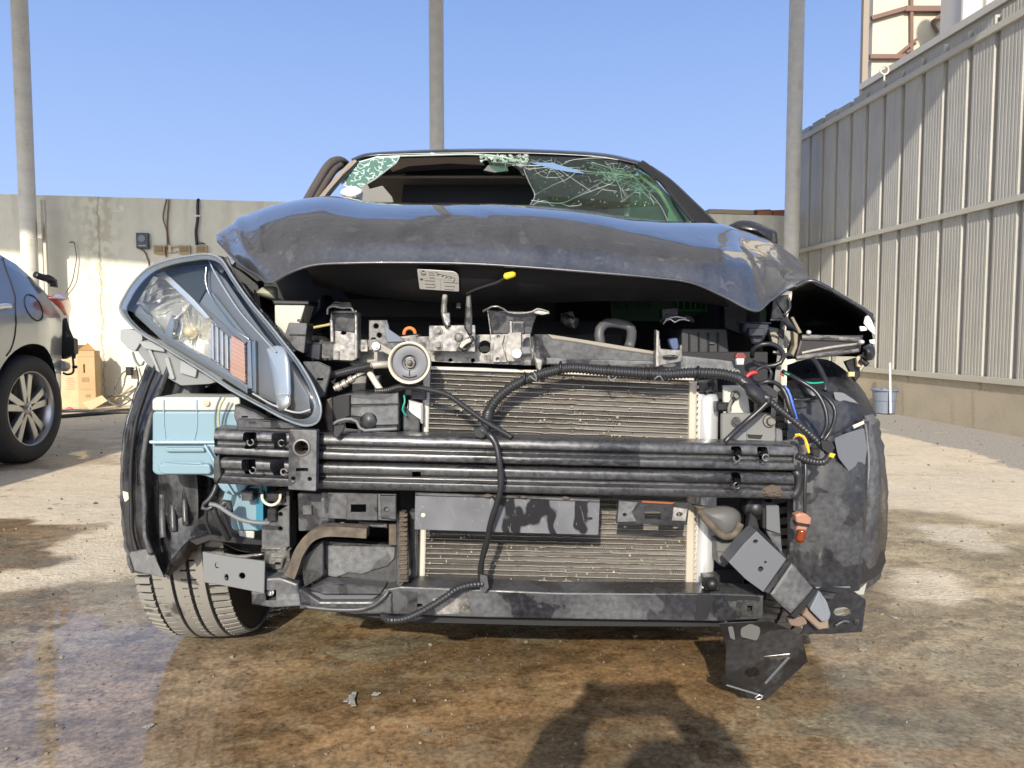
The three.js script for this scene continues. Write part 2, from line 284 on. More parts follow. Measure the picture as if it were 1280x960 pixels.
function groundAt(x, z) {
  const wx = x + 0.14 * fbm(x * 2.1, z * 2.1, 3, 0, 2), wz = z + 0.2 * fbm(x * 2.1 + 9, z * 3.1, 3, 0, 4);
  const n1 = fbm(x * 1.1, z * 1.6, 4, 0, 6), n2 = fbm(x * 4.5, z * 6.5, 4, 0, 12), n3 = fbm(x * 19, z * 24, 3, 0, 20), n4 = fbm(x * 85, z * 85, 2, 0, 30), n5 = noise(x * 210, z * 210, 0, 33);
  let w = sm(-0.09, 0.07, away(WET, wx, wz) + 0.07 * n3);
  PATCH.forEach((p, k) => { w = Math.max(w, (k > 1 ? 0.65 : 0.95) * sm(-0.05, 0.05, away(p, wx, wz) + 0.12 * n2)); });
  ISLAND.forEach((p) => { w *= 1 - 0.9 * sm(-0.06, 0.06, away(p, wx, wz) + 0.05 * n2); });
  const streak = noise(x * 2.2 + 3, z * 9, 0, 50) + 0.5 * n3;                       // shallow damp streaks left on the dry slab
  w = Math.max(w, 0.6 * sm(0.42, 0.55, streak) * sm(-9, -6, z));
  const pool = sm(-0.05, 0.1, away(POOL, wx, wz) + 0.06 * n3) * w;
  const gr = sm(-0.03, 0.03, away(FENCE_STRIP, wx, wz) + 0.08 * n3);
  let dry = mix3([0.6, 0.51, 0.385], [0.53, 0.465, 0.365], sm(-0.3, 0.4, n1 + n2 * 0.6)).map((c) => c * (1 + 0.16 * n2 + 0.16 * n3 + 0.2 * n4 + 0.12 * n5));
  dry = mix3(dry, [0.3, 0.275, 0.25].map((c) => c * (1 + 0.5 * n4 + 0.5 * n5)), gr);
  const olive = sm(-0.15, 0.35, n2 * 0.9 + n1 * 0.5 + n3 * 0.35), red = sm(0.05, 0.5, -n1 * 0.9 + n2 * 0.5);
  let wet = mix3([0.228, 0.152, 0.08], [0.205, 0.17, 0.108], olive); wet = mix3(wet, [0.26, 0.145, 0.062], red * 0.42);
  const side = sm(0.5, 1.4, x);
  wet = mix3(wet, [0.38, 0.31, 0.2], side * 0.8 * sm(-1.1, -1.7, z));
  const shoal = sm(-0.45, -0.75, x + 0.1 * n2) * sm(-2.4, -1.9, z); wet = mix3(wet, [0.36, 0.3, 0.22], 0.42 * shoal);
  const blot = sm(0.12, 0.3, fbm(x * 9 + 7, z * 14, 3, 0, 70));
  wet = wet.map((c) => c * (1 - 0.22 * blot) * (1 + 0.45 * n3 + 0.55 * n4 + 0.4 * n5));
  // layers of silt with crisp edges
  const silt = fbm(x * 2.3 + 0.3 * n3, z * 3.6, 6, 0, 110), tide = sm(0.15, 0.165, silt) * 0.17 - sm(-0.12, -0.135, silt) * 0.2 + sm(0.36, 0.37, silt) * 0.16, rim = sm(0.012, 0.004, Math.abs(silt - 0.158)) * 0.22;
  wet = wet.map((c) => c * (1 + tide + rim));
  // thin mud ridges dried along the water's edges
  const q = noise(x * 3.6 + 0.6 * n2, z * 7 + 0.6 * n2, 0, 80), ridge = sm(0.05, 0.004, Math.abs(q - 0.1 + 0.08 * n3)) * sm(0.0, 0.25, noise(x * 2.1, z * 2.7, 0, 84) + 0.1) * (1 - 0.5 * pool);
  wet = mix3(wet, [0.36, 0.26, 0.15], ridge * 0.16);
  const crumb = sm(0.5, 0.56, fbm(x * 42, z * 42, 2, 0, 90)) * sm(0.0, 0.3, n1 + 0.2);
  wet = mix3(wet, [0.3, 0.27, 0.2], crumb * 0.5);
  const col = mix3(dry, wet, w), film = lerp(0.26, 0.035, sm(0.1, 0.9, pool)) + 0.06 * Math.max(0, n2) + side * 0.12;
  const rough = lerp(0.92, film, sm(0.35, 0.95, w));
  const bump = 0.5 + (0.2 * n3 + 0.22 * n4 + 0.1 * n5 + gr * 0.4 * n5) * (1 - 0.965 * pool) * (1 - 0.6 * w) + 0.1 * ridge + 0.15 * crumb * (1 - pool) + 0.05 * noise(x * 14, z * 20, 0, 95) * pool;
  return [col, rough, 0, bump];
}
{
  const near = { x0: -2, x1: 2, z0: -0.95, z1: -3.1 }, mid = { x0: -6.4, x1: 6.4, z0: 1.6, z1: -11.2 };
  const mk = (a, w, h) => texMat(bake(w, h, (u, v) => groundAt(lerp(a.x0, a.x1, u), lerp(a.z0, a.z1, v)), { bump: true }), { bump: 0.006, ior: 1.6 });
  const wide = texMat(bake(512, 512, (u, v) => { const n = fbm(u * 6, v * 6, 5, 6, 3), f = fbm(u * 80, v * 80, 2, 80, 5); return [[0.57, 0.49, 0.38].map((c) => c * (1 + 0.3 * n + 0.3 * f)), 0.92, 0, 0.5 + 0.3 * f]; }, { bump: true }), { bump: 0.004 });
  const pos = [], uv = [], groups = [];
  const quad = (x0, x1, z0, z1, map) => { for (const [x, z] of [[x0, z0], [x1, z0], [x1, z1], [x0, z0], [x1, z1], [x0, z1]]) { pos.push(x, 0, z); uv.push(...map(x, z)); } };
  const ring = (o, i, map) => { quad(o.x0, o.x1, o.z0, i.z0, map); quad(o.x0, o.x1, i.z1, o.z1, map); quad(o.x0, i.x0, i.z0, i.z1, map); quad(i.x1, o.x1, i.z0, i.z1, map); };
  const of = (a) => (x, z) => [(x - a.x0) / (a.x1 - a.x0), (z - a.z0) / (a.z1 - a.z0)];
  const add = (f) => { const s = pos.length / 3; f(); groups.push([s, pos.length / 3 - s, groups.length]); };
  add(() => quad(near.x0, near.x1, near.z0, near.z1, of(near)));
  add(() => ring(mid, near, of(mid)));
  add(() => ring({ x0: -160, x1: 160, z0: 160, z1: -160 }, mid, (x, z) => [x / 4, z / 4]));
  const g = new THREE.BufferGeometry(); g.setAttribute('position', new THREE.Float32BufferAttribute(pos, 3)); g.setAttribute('uv', new THREE.Float32BufferAttribute(uv, 2));
  g.computeVertexNormals(); groups.forEach((q) => g.addGroup(...q));
  const m = new THREE.Mesh(g, [mk(near, 2048, 1100), mk(mid, 2048, 2048), wide]); m.name = 'ground'; m.receiveShadow = true; scene.add(m); tag(m, 'wet and dry concrete yard ground with brown mud and puddles', null, null, 'structure');
}

// ------------------------------------------------------------------ the boundary wall behind
const WU = V3(1, 0, -0.17).normalize(), WN = V3(0.17, 0, 1).normalize(), W0 = V3(-5.47, 0, -8.21), WH = 2.25;
const wallAt = (u, y, n = 0) => W0.clone().addScaledVector(WU, u).addScaledVector(WN, n).setY(y);
function wallHit(px, py, n = 0) { const r = P(px, py, 1).sub(V3(0, EYE, 0)), o = W0.clone().addScaledVector(WN, n); return V3(0, EYE, 0).addScaledVector(r, (o.clone().sub(V3(0, EYE, 0)).dot(WN)) / r.dot(WN)); }
const wallU = (px, py) => wallHit(px, py).sub(W0).dot(WU);
{
  const U0 = -7, U1 = 9.45, span = U1 - U0, uc = wallU(124, 300);
  const t = bake(2048, 300, (a, b) => {
    const u = U0 + a * span, y = b * WH, n = fbm(u * 1.2, y * 1.5, 4, 0, 5), f = fbm(u * 14, y * 9, 3, 0, 8), g = noise(u * 60, y * 60, 0, 9);
    let c = [0.62, 0.605, 0.51].map((x) => x * (1 + 0.1 * n + 0.07 * f + 0.06 * g));
    const drip = sm(0.15, 0.5, noise(u * 9, y * 0.7, 0, 14) + 0.3 * f) * sm(1.1, 2.25, y + 0.4 * n); c = mix3(c, [0.42, 0.39, 0.31], 0.35 * drip);
    const st = Math.exp(-(((u - uc) / 0.22) ** 2)) * sm(1.2, 1.9, y + 0.5 * f) * sm(-0.2, 0.4, f + 0.15); c = mix3(c, [0.33, 0.34, 0.24], 0.6 * st);
    const old = Math.exp(-(((u - uc) / 0.1) ** 2)) * sm(-0.25, 0.3, f); c = mix3(c, [0.5, 0.4, 0.27], 0.4 * old);
    const crack = Math.abs(u - uc - 0.03 * noise(1, y * 5, 0, 3) - 0.02 * noise(2, y * 20, 0, 4)); if (crack < 0.007) c = mix3(c, [0.2, 0.18, 0.14], 0.6);
    if (sm(0.55, 0.62, fbm(u * 3 + 4, y * 3, 4, 0, 44)) > 0.5) c = mix3(c, [0.74, 0.71, 0.62], 0.6);
    return [c, 0.88, 0, 0.5 + 0.2 * f + 0.15 * g];
  }, { bump: true });
  const g = new THREE.BoxGeometry(span, WH, 0.22).toNonIndexed(), p = g.attributes.position, uv = g.attributes.uv;
  for (let i = 0; i < p.count; i++) { const u = (U0 + U1) / 2 + p.getX(i), y = p.getY(i) + WH / 2; uv.setXY(i, (u - U0) / span, y / WH); const q = wallAt(u, y, p.getZ(i) - 0.11); p.setXYZ(i, q.x, q.y, q.z); }
  g.computeVertexNormals();
  const base = wallAt(1.2, 0), w = thing('boundary_wall', 'cream plastered boundary wall behind the cars with vertical crack and green stain', 'wall', base);
  part(w, 'plastered_wall', g, texMat(t, { bump: 0.004 }), { uv: false });
  // coping of a lower slab and two red clay tiles near the right-hand post
  const A = wallHit(886, 271), B = wallHit(941, 272); part(w, 'coping_slab', bar(A.setY(WH + 0.03).addScaledVector(WN, -0.08), B.setY(WH + 0.03).addScaledVector(WN, -0.08), 0.2, 0.05), plain(0.34, 0.28, 0.2, 0.85));
  const tileMat = plain(0.3, 0.12, 0.06, 0.8);
  for (const [x0, x1] of [[947, 965.5], [967, 984]]) { const a = wallHit(x0, 270), b = wallHit(x1, 270); a.setY(WH + 0.002); b.setY(WH + 0.002); const c = a.clone().add(b).multiplyScalar(0.5).addScaledVector(WN, -0.08), h = new THREE.CylinderGeometry(0.075, 0.085, a.distanceTo(b), 14, 1, false, 0, Math.PI); h.rotateZ(Math.PI / 2); h.rotateX(-Math.PI / 2 * 0); const r = new THREE.Matrix4().makeRotationY(Math.atan2(-WU.z, WU.x)); h.applyMatrix4(r); h.translate(c.x, c.y, c.z); part(w, 'clay_tile', [h, bar(a.clone().addScaledVector(WN, -0.08).setY(WH + 0.03), b.clone().addScaledVector(WN, -0.08).setY(WH + 0.03), 0.15, 0.055)], tileMat); }
}
{ // the fittings on it
  const lo = wallHit(178.5, 300, 0.001), c = wallHit(178.5, 301, 0.03), R = new THREE.Matrix4().makeRotationY(Math.atan2(WN.x, WN.z));
  const at = (g, p) => { g.applyMatrix4(R); g.translate(p.x, p.y, p.z); return g; };
  const b = thing('wall_box', 'small dark grey box with a round dial mounted on the cream wall', 'electrical box', c);
  part(b, 'case', at(box(0.125, 0.165, 0.055, 0, 0, 0, 0.006), c), plain(0.05, 0.055, 0.07, 0.5));
  const dial = new THREE.CylinderGeometry(0.036, 0.04, 0.012, 24); dial.rotateX(Math.PI / 2); dial.translate(0, 0.02, 0.033); part(b, 'dial', at(dial, c), plain(0.14, 0.15, 0.2, 0.4));
  part(b, 'name_strip', at(box(0.075, 0.014, 0.004, 0, -0.055, 0.029), c), plain(0.3, 0.3, 0.32, 0.5));
  part(b, 'cable', sweep([wallHit(176, 311, 0.02), wallHit(181, 315, 0.02), wallHit(184, 322, 0.018), wallHit(186, 328, 0.015), wallHit(187, 345, 0.012)], 0.008), plain(0.14, 0.09, 0.06, 0.6));
  const beige = plain(0.42, 0.33, 0.19, 0.6), dark = plain(0.24, 0.18, 0.1, 0.7);
  for (const [px, label] of [[199.5, 'beige socket box on the wall below the two thin brown cables'], [231, 'beige square socket box with brown cover in the middle of the row'], [252, 'beige socket box under the thick black conduit, beside the hood']]) {
    const q = wallHit(px, 312, 0.03), s = thing('socket_box', label, 'socket', q, 'beige socket boxes in a row on the wall');
    part(s, 'case', at(box(0.115, 0.09, 0.06, 0, 0, 0, 0.006), q), beige); part(s, 'cover', at(box(0.085, 0.06, 0.012, 0, 0, 0.034, 0.003), q), dark);
  }
  const q = wallHit(215, 311, 0.02); single('junction_fitting', at(merge([box(0.14, 0.022, 0.03, 0, 0.03, 0), box(0.03, 0.07, 0.03, -0.02, -0.01, 0), box(0.1, 0.014, 0.024, 0.0, -0.03, 0)]), q), plain(0.5, 0.42, 0.28, 0.6), 'pale bracket of trunking between the first two socket boxes', 'trunking');
  const brown = plain(0.16, 0.1, 0.06, 0.6);
  single('brown_cable', sweep([wallHit(209, 251.2, -0.1), wallHit(208, 250.3, 0.01), wallHit(205, 262, 0.02), wallHit(204, 274, 0.03), wallHit(208, 287, 0.02), wallHit(209, 300, 0.03), wallHit(208.6, 312, 0.03), wallHit(207.5, 321, 0.02)], 0.007), brown, 'thin brown cable hanging over the wall in a bow, left of its twin', 'cable');
  single('brown_cable', sweep([wallHit(213, 251.2, -0.1), wallHit(211.5, 250.3, 0.01), wallHit(209.6, 268, 0.015), wallHit(209, 284, 0.015), wallHit(210.5, 300, 0.02), wallHit(211.5, 308, 0.03)], 0.007), brown, 'thin brown cable hanging straight over the wall, right of its twin', 'cable');
  const cd = thing('conduit', 'thick black conduit hanging down over the cream wall above the hood', 'conduit', wallHit(247, 300, 0));
  part(cd, 'pipe', sweep([wallHit(250, 251.6, -0.12), wallHit(247.5, 250.6, 0.02), wallHit(247, 262, 0.03), wallHit(247, 274, 0.03), wallHit(245, 290, 0.03), wallHit(246, 306, 0.03)], 0.016), M.black);
  part(cd, 'clip', at(box(0.055, 0.018, 0.04, 0, 0, 0, 0.003), wallHit(247, 270, 0.03)), M.white); part(cd, 'tail_wire', sweep([wallHit(247, 303.5, 0.03), wallHit(252, 303.7, 0.035), wallHit(255.5, 304.5, 0.02)], 0.006), M.black);
  single('loose_wire', sweep([wallHit(87, 303, 0.01), wallHit(92, 302.5, 0.03), wallHit(94, 310, 0.04), wallHit(95.5, 322, 0.04), wallHit(93.5, 336, 0.05), wallHit(90, 352, 0.05), wallHit(82, 367, 0.03)], 0.0045), plain(0.05, 0.045, 0.04, 0.5), 'loose thin black wire dangling from the cream wall behind the silver car', 'wire');
}

// ------------------------------------------------------------------ posts and the shade canopy overhead
const postMat = texMat(bake(256, 512, (u, v) => { const n = fbm(u * 5, v * 10, 4, 5, 4), f = fbm(u * 40, v * 60, 2, 20, 6), d = sm(0.3, 0.55, noise(u * 9, v * 4, 0, 8) + 0.3 * f); return [mix3([0.57, 0.55, 0.485].map((c) => c * (1 + 0.12 * n + 0.08 * f)), [0.42, 0.33, 0.22], 0.5 * d), 0.62, 0, 0.5 + 0.3 * f]; }, { bump: true }), { bump: 0.001 });
const CANOPY_Y = 5;
const POSTS = [[36, 300, 7.95, 0.078, 'grey steel post behind the silver car, leftmost of the three'], [546, 150, 8.75, 0.082, 'grey steel post rising behind the roof of the wrecked car'], [991.5, 220, 9.2, 0.088, 'grey steel post at the far end of the metal fence']];
for (const [px, py, d, r, label] of POSTS) {
  const q = P(px, py, d), b = thing('steel_post', label, 'post', V3(q.x, 0, q.z), 'steel posts carrying the shade roof');
  part(b, 'shaft', (() => { const g = new THREE.CylinderGeometry(r, r, CANOPY_Y - 0.17, 32); g.translate(q.x, (CANOPY_Y - 0.17) / 2 + 0.012, q.z); return g; })(), postMat);
  part(b, 'base_plate', box(0.34, 0.012, 0.34, q.x, 0.006, q.z), M.dirtySteel);
  if (px < 100) part(b, 'wall_bracket', [box(0.045, 0.16, 0.03, q.x + r + 0.03, P(48, 288, d).y, q.z - 0.02, 0.003), box(0.04, 2.16, 0.03, q.x + r + 0.024, 1.08, q.z - 0.1)], plain(0.5, 0.47, 0.4, 0.6));
}
{
  const w = P(150, 330, 8.46), k = (CANOPY_Y - w.y) / -ray.y, zn = w.z - ray.z * k, zf = -8.75, c = thing('shade_canopy', 'shade roof over the yard above the frame, casting the shadow on wall and fence', 'canopy', V3(-1.6, CANOPY_Y, (zn + zf) / 2));
  const mat = plain(0.54, 0.55, 0.56, 1, 0, { transmission: 0.6, thickness: 0 }), steel = plain(0.32, 0.3, 0.27, 0.6);
  const sh = new THREE.Shape(); [[-8.9, zn], [2.03, zn], [3.7, -3.16], [3.7, zf], [-8.9, zf]].forEach(([x, z], i) => i ? sh.lineTo(x, -z) : sh.moveTo(x, -z)); sh.closePath();  // near right corner cut to shape the shadow edge on the fence
  const cloth = new THREE.ExtrudeGeometry(sh, { depth: 0.004, bevelEnabled: false }); cloth.rotateX(-Math.PI / 2); cloth.translate(0, CANOPY_Y + 0.002, 0); part(c, 'roof_sheet', cloth, mat);
  for (const [px, py, d] of POSTS) { const x = P(px, py, d).x, ze = x > 2 ? -3.1 : zn - 0.05; part(c, 'beam', box(0.12, 0.16, ze - zf - 0.05, x, CANOPY_Y - 0.082, (ze + zf) / 2, 0.004), steel); }
  for (let i = 0; i < 7; i++) { const z = lerp(zf + 0.2, zn - 0.15, i / 6); for (const [a, b] of [[-8.8, -5.05], [-4.88, -0.92], [-0.76, z > -3.2 ? 2.0 : 3.28]]) part(c, 'purlin', box(b - a, 0.06, 0.05, (a + b) / 2, CANOPY_Y - 0.032, z), steel); }
}

// ------------------------------------------------------------------ the metal fence on the right
const FK = 0.07, FU = V3(-FK, 0, -1).normalize(), FN = V3(-1, 0, FK).normalize(), F0 = V3(4.255 - FK * 9.82, 0, -9.82);
const fenceAt = (s, y, n = 0) => F0.clone().addScaledVector(FU, -s).addScaledVector(FN, n).setY(y);     // s metres from the far end towards the viewer
{
  const L = 7.7, pitch = 0.322, n = Math.floor(L / pitch);
  const f = thing('metal_fence', 'tall beige ribbed sheet metal fence on a low concrete plinth at right', 'fence', fenceAt(2.5, 0));
  const sheet = () => { const s = rnd() * 200; return texMat(bake(128, 1024, (u, v) => { const a = noise(u * 22 + s, v * 1.2, 0, 7), b = noise(u * 50 + s, v * 3, 0, 9), k = fbm(u * 3 + s, v * 9, 3, 0, 3), g = noise(u * 70, v * 300, 0, 4); const d = sm(0.3, 0.6, a + 0.3 * k); return [mix3([0.37, 0.359, 0.326].map((c) => c * (1 + 0.16 * a + 0.1 * b + 0.12 * k + 0.1 * g)), [0.25, 0.2, 0.15], 0.3 * d), 0.55, 0, 0.5]; }), {}); };
  const mats = [sheet(), sheet(), sheet(), sheet(), sheet()];
  const prof = [[0, -0.032], [0.052, -0.032], [0.06, 0]];
  for (let i = 0; i < 6; i++) { const a = 0.06 + (0.232 * (i + 0.5)) / 6.5; prof.push([a, 0], [a + 0.005, -0.0022], [a + 0.011, -0.0022], [a + 0.016, 0]); }
  prof.push([0.292, 0], [0.3, -0.032]);
  const top = 3.29, shapes = [0, 1, 2].map((k) => {
    const t = top + (k - 1) * 0.008, pos = [], uv = [], idx = [];
    const ring = (off) => { const s = pos.length / 3; for (const y of [0.42, t]) prof.forEach(([a, z]) => { pos.push(a * 0.322 / 0.3, y, z + off); uv.push(a / 0.3, y / 3.3); }); return s; };
    const N = prof.length, A = ring(0), B = ring(-0.004);
    for (let i = 0; i + 1 < N; i++) { idx.push(A + i, A + N + i, A + i + 1, A + i + 1, A + N + i, A + N + i + 1); idx.push(B + i, B + i + 1, B + N + i, B + i + 1, B + N + i + 1, B + N + i); idx.push(A + N + i, B + N + i, A + N + i + 1, A + N + i + 1, B + N + i, B + N + i + 1); }
    const g = new THREE.BufferGeometry(); g.setAttribute('position', new THREE.Float32BufferAttribute(pos, 3)); g.setAttribute('uv', new THREE.Float32BufferAttribute(uv, 2)); g.setIndex(idx); const q = g.toNonIndexed(); q.computeVertexNormals(); return q;
  });
  const R = new THREE.Matrix4().makeBasis(FU.clone().negate(), V3(0, 1, 0), FN.clone());
  for (let i = 0; i < n; i++) {
    const m = new THREE.Mesh(shapes[i * 7 % 3], mats[i * 3 % 5]); m.name = 'fence_panel'; m.castShadow = m.receiveShadow = true;
    const q = fenceAt(0.055 + i * pitch, 0).sub(f.position); m.applyMatrix4(R); m.position.copy(q); f.add(m);
  }
  const cream = plain(0.46, 0.44, 0.375, 0.55), rail = (y, h, z, name) => { const g = new THREE.BoxGeometry(L, h, z); g.translate(L / 2, 0, z / 2 + 0.003); g.applyMatrix4(R); const q = fenceAt(0, y); g.translate(q.x, q.y, q.z); part(f, name, g, cream); };
  rail(3.17, 0.055, 0.035, 'top_rail'); rail(1.797, 0.045, 0.035, 'middle_rail'); rail(0.408, 0.045, 0.06, 'bottom_rail');
  const g = new THREE.BoxGeometry(L, 0.384, 0.2); g.translate(L / 2, 0.192, -0.07); g.applyMatrix4(R); g.translate(F0.x, 0, F0.z);
  part(f, 'plinth', g, texMat(bake(1024, 512, (u, v) => { const n = fbm(u * 4, v * 4, 5, 0, 6), k = fbm(u * 40, v * 40, 3, 0, 2), low = sm(0.62, 0.2, v + 0.35 * n), st = sm(0.2, 0.5, noise(u * 10, v * 2, 0, 6) + 0.4 * k); let c = [0.42, 0.365, 0.28].map((x) => x * (1 + 0.14 * n + 0.06 * k)); c = mix3(c, [0.26, 0.17, 0.09], 0.4 * st); c = mix3(c, [0.2, 0.12, 0.07], 0.3 * sm(0.1, 0.45, k * 0.5 + n) * (v % 1 < 0.45 ? 1 : 0.2)); return [c, 0.9, 0, 0.5 + 0.4 * k]; }, { bump: true }), { bump: 0.0015 }));
}

// ------------------------------------------------------------------ the neighbours' building and parapet beyond the fence
{
  const d = 14, a = P(1083, 60, d), plaster = texMat(bake(512, 512, (u, v) => { const n = fbm(u * 3, v * 3, 4, 3, 8), f = fbm(u * 40, v * 40, 2, 40, 3); return [[0.5, 0.46, 0.36].map((c) => c * (1 + 0.08 * n + 0.06 * f)), 0.9, 0, 0.5]; }), {});
  const t = thing('neighbour_building', 'cream building with a rusty steel frame rising beyond the metal fence', 'building', V3(a.x + 2, 0, -d));
  part(t, 'wall', box(5.6, 9, 0.3, a.x + 0.1 + 2.8, 4.5, -d - 0.15), plaster);
  const steel = plain(0.17, 0.1, 0.075, 0.7), z = 0.06, fr = (p, q, w = 0.07) => part(t, 'frame_bar', bar(P(p[0], p[1], d - z), P(q[0], q[1], d - z), w, w), steel);
  part(t, 'corner_post', bar(P(1084.5, 0, d - 0.1).setY(0), P(1084.5, -110, d - 0.1), 0.1, 0.1), plain(0.27, 0.22, 0.17, 0.7));
  fr([1089, 23], [1131, 11]); fr([1131, 11.5], [1198, 11.5], 0.09); fr([1139, -60], [1139, 72], 0.055); fr([1087, 71], [1132, 71], 0.075); fr([1120, 70], [1146, 49], 0.05); fr([1166, 27], [1200, 0], 0.06); fr([1138, 62], [1133, 66], 0.04); fr([1165, 27], [1172, 41], 0.04);
  // parapet of the shed between
  const p0 = fenceAt(-0.45, 0, -1.2), p1 = fenceAt(4.9, 0, -1.2), mk = (y0, y1, th, off) => { const g = new THREE.BoxGeometry(p0.distanceTo(p1), y1 - y0, th); g.applyMatrix4(new THREE.Matrix4().makeBasis(FU.clone().negate(), V3(0, 1, 0), FN.clone())); const c = p0.clone().add(p1).multiplyScalar(0.5).addScaledVector(FN, off); g.translate(c.x, (y0 + y1) / 2, c.z); return g; };
  const s = thing('neighbour_shed', 'pale plastered shed parapet showing just above the metal fence', 'shed', p0.clone().add(p1).multiplyScalar(0.5));
  part(s, 'wall', mk(0, 3.97, 0.25, 0), plaster); part(s, 'coping', mk(3.972, 4.05, 0.34, 0), plain(0.5, 0.47, 0.41, 0.8));
  const h = P(1200, 10, 12.5); part(s, 'tank_room', box(2.4, 3, 0.6, h.x + 1.22, 5.2, -12.5 - 0.3), plain(0.5, 0.46, 0.4, 0.85));
  // two unseen dish shapes added to cast round shadows on the cream wall
  for (const [px, py, label] of [[1158, 41, 'unseen dish shape added above the frame to cast the left round shadow on the cream building'], [1184, 33, 'unseen dish shape added above the frame to cast the right round shadow on the cream building']]) {
    const q = P(px, py, 13.98).addScaledVector(ray, -5), dish = thing('shadow_dish', label, 'shadow caster', V3(q.x, 0, q.z), 'unseen shadow casters added on poles behind the fence');
    const g = new THREE.SphereGeometry(0.5, 28, 10, 0, Math.PI * 2, 0, 0.6); g.rotateX(Math.PI / 2); g.translate(0, 0, -0.45); g.scale(0.6, 0.85, 0.6); g.translate(q.x, q.y, q.z); part(dish, 'reflector', g, plain(0.5, 0.5, 0.5, 0.6));
    part(dish, 'mast', rod(V3(q.x, 0.05, q.z - 0.06), V3(q.x, q.y - 0.1, q.z - 0.06), 0.03), plain(0.4, 0.4, 0.4, 0.5)); part(dish, 'feed_arm', rod(V3(q.x, q.y - 0.22, q.z), V3(q.x, q.y - 0.1, q.z + 0.3), 0.01), plain(0.4, 0.4, 0.4, 0.5));
  }
  const hk = P(1105.5, 90, 9.6); const ring = new THREE.TorusGeometry(0.05, 0.013, 8, 20); ring.translate(hk.x, hk.y + 0.02, hk.z); single('hook_ring', [ring, rod(V3(hk.x, hk.y - 0.03, hk.z), V3(hk.x, 3.9, hk.z).lerp(V3(hk.x, hk.y - 0.28, hk.z), 1), 0.012)], plain(0.5, 0.45, 0.36, 0.6), 'small pale ring on a rod standing above the far end of the metal fence', 'ring');
}

// ------------------------------------------------------------------ bucket and stick
{
  const g0 = G(1108, 517), b = thing('bucket', 'blue grey plastic bucket standing by the fence plinth', 'bucket', V3(g0.x - 0.02, 0, g0.z));
  const c = b.position, lathe = (prof) => { const g = new THREE.LatheGeometry(prof.map(([r, y]) => new THREE.Vector2(r, y)), 40); g.translate(c.x, c.y, c.z); return g; };
  part(b, 'body', lathe([[0.0, 0.004], [0.088, 0.004], [0.091, 0.012], [0.092, 0.05], [0.1, 0.12], [0.112, 0.215], [0.118, 0.236], [0.112, 0.236], [0.106, 0.215], [0.094, 0.12], [0.084, 0.02], [0, 0.016]]), plain(0.16, 0.185, 0.235, 0.5));
  part(b, 'rim', lathe([[0.118, 0.222], [0.127, 0.224], [0.129, 0.234], [0.125, 0.242], [0.117, 0.241], [0.1165, 0.23], [0.118, 0.222]]), plain(0.13, 0.155, 0.22, 0.5));
  part(b, 'ring', lathe([[0.103, 0.125], [0.106, 0.127], [0.107, 0.135], [0.1045, 0.137]]), plain(0.13, 0.155, 0.22, 0.5));
  single('stick', [rod(V3(c.x - 0.01, 0.02, c.z + 0.14), V3(c.x - 0.022, 0.5, c.z + 0.125), 0.0095)], plain(0.72, 0.7, 0.66, 0.5), 'thin white stick standing upright against the blue bucket', 'stick');
}

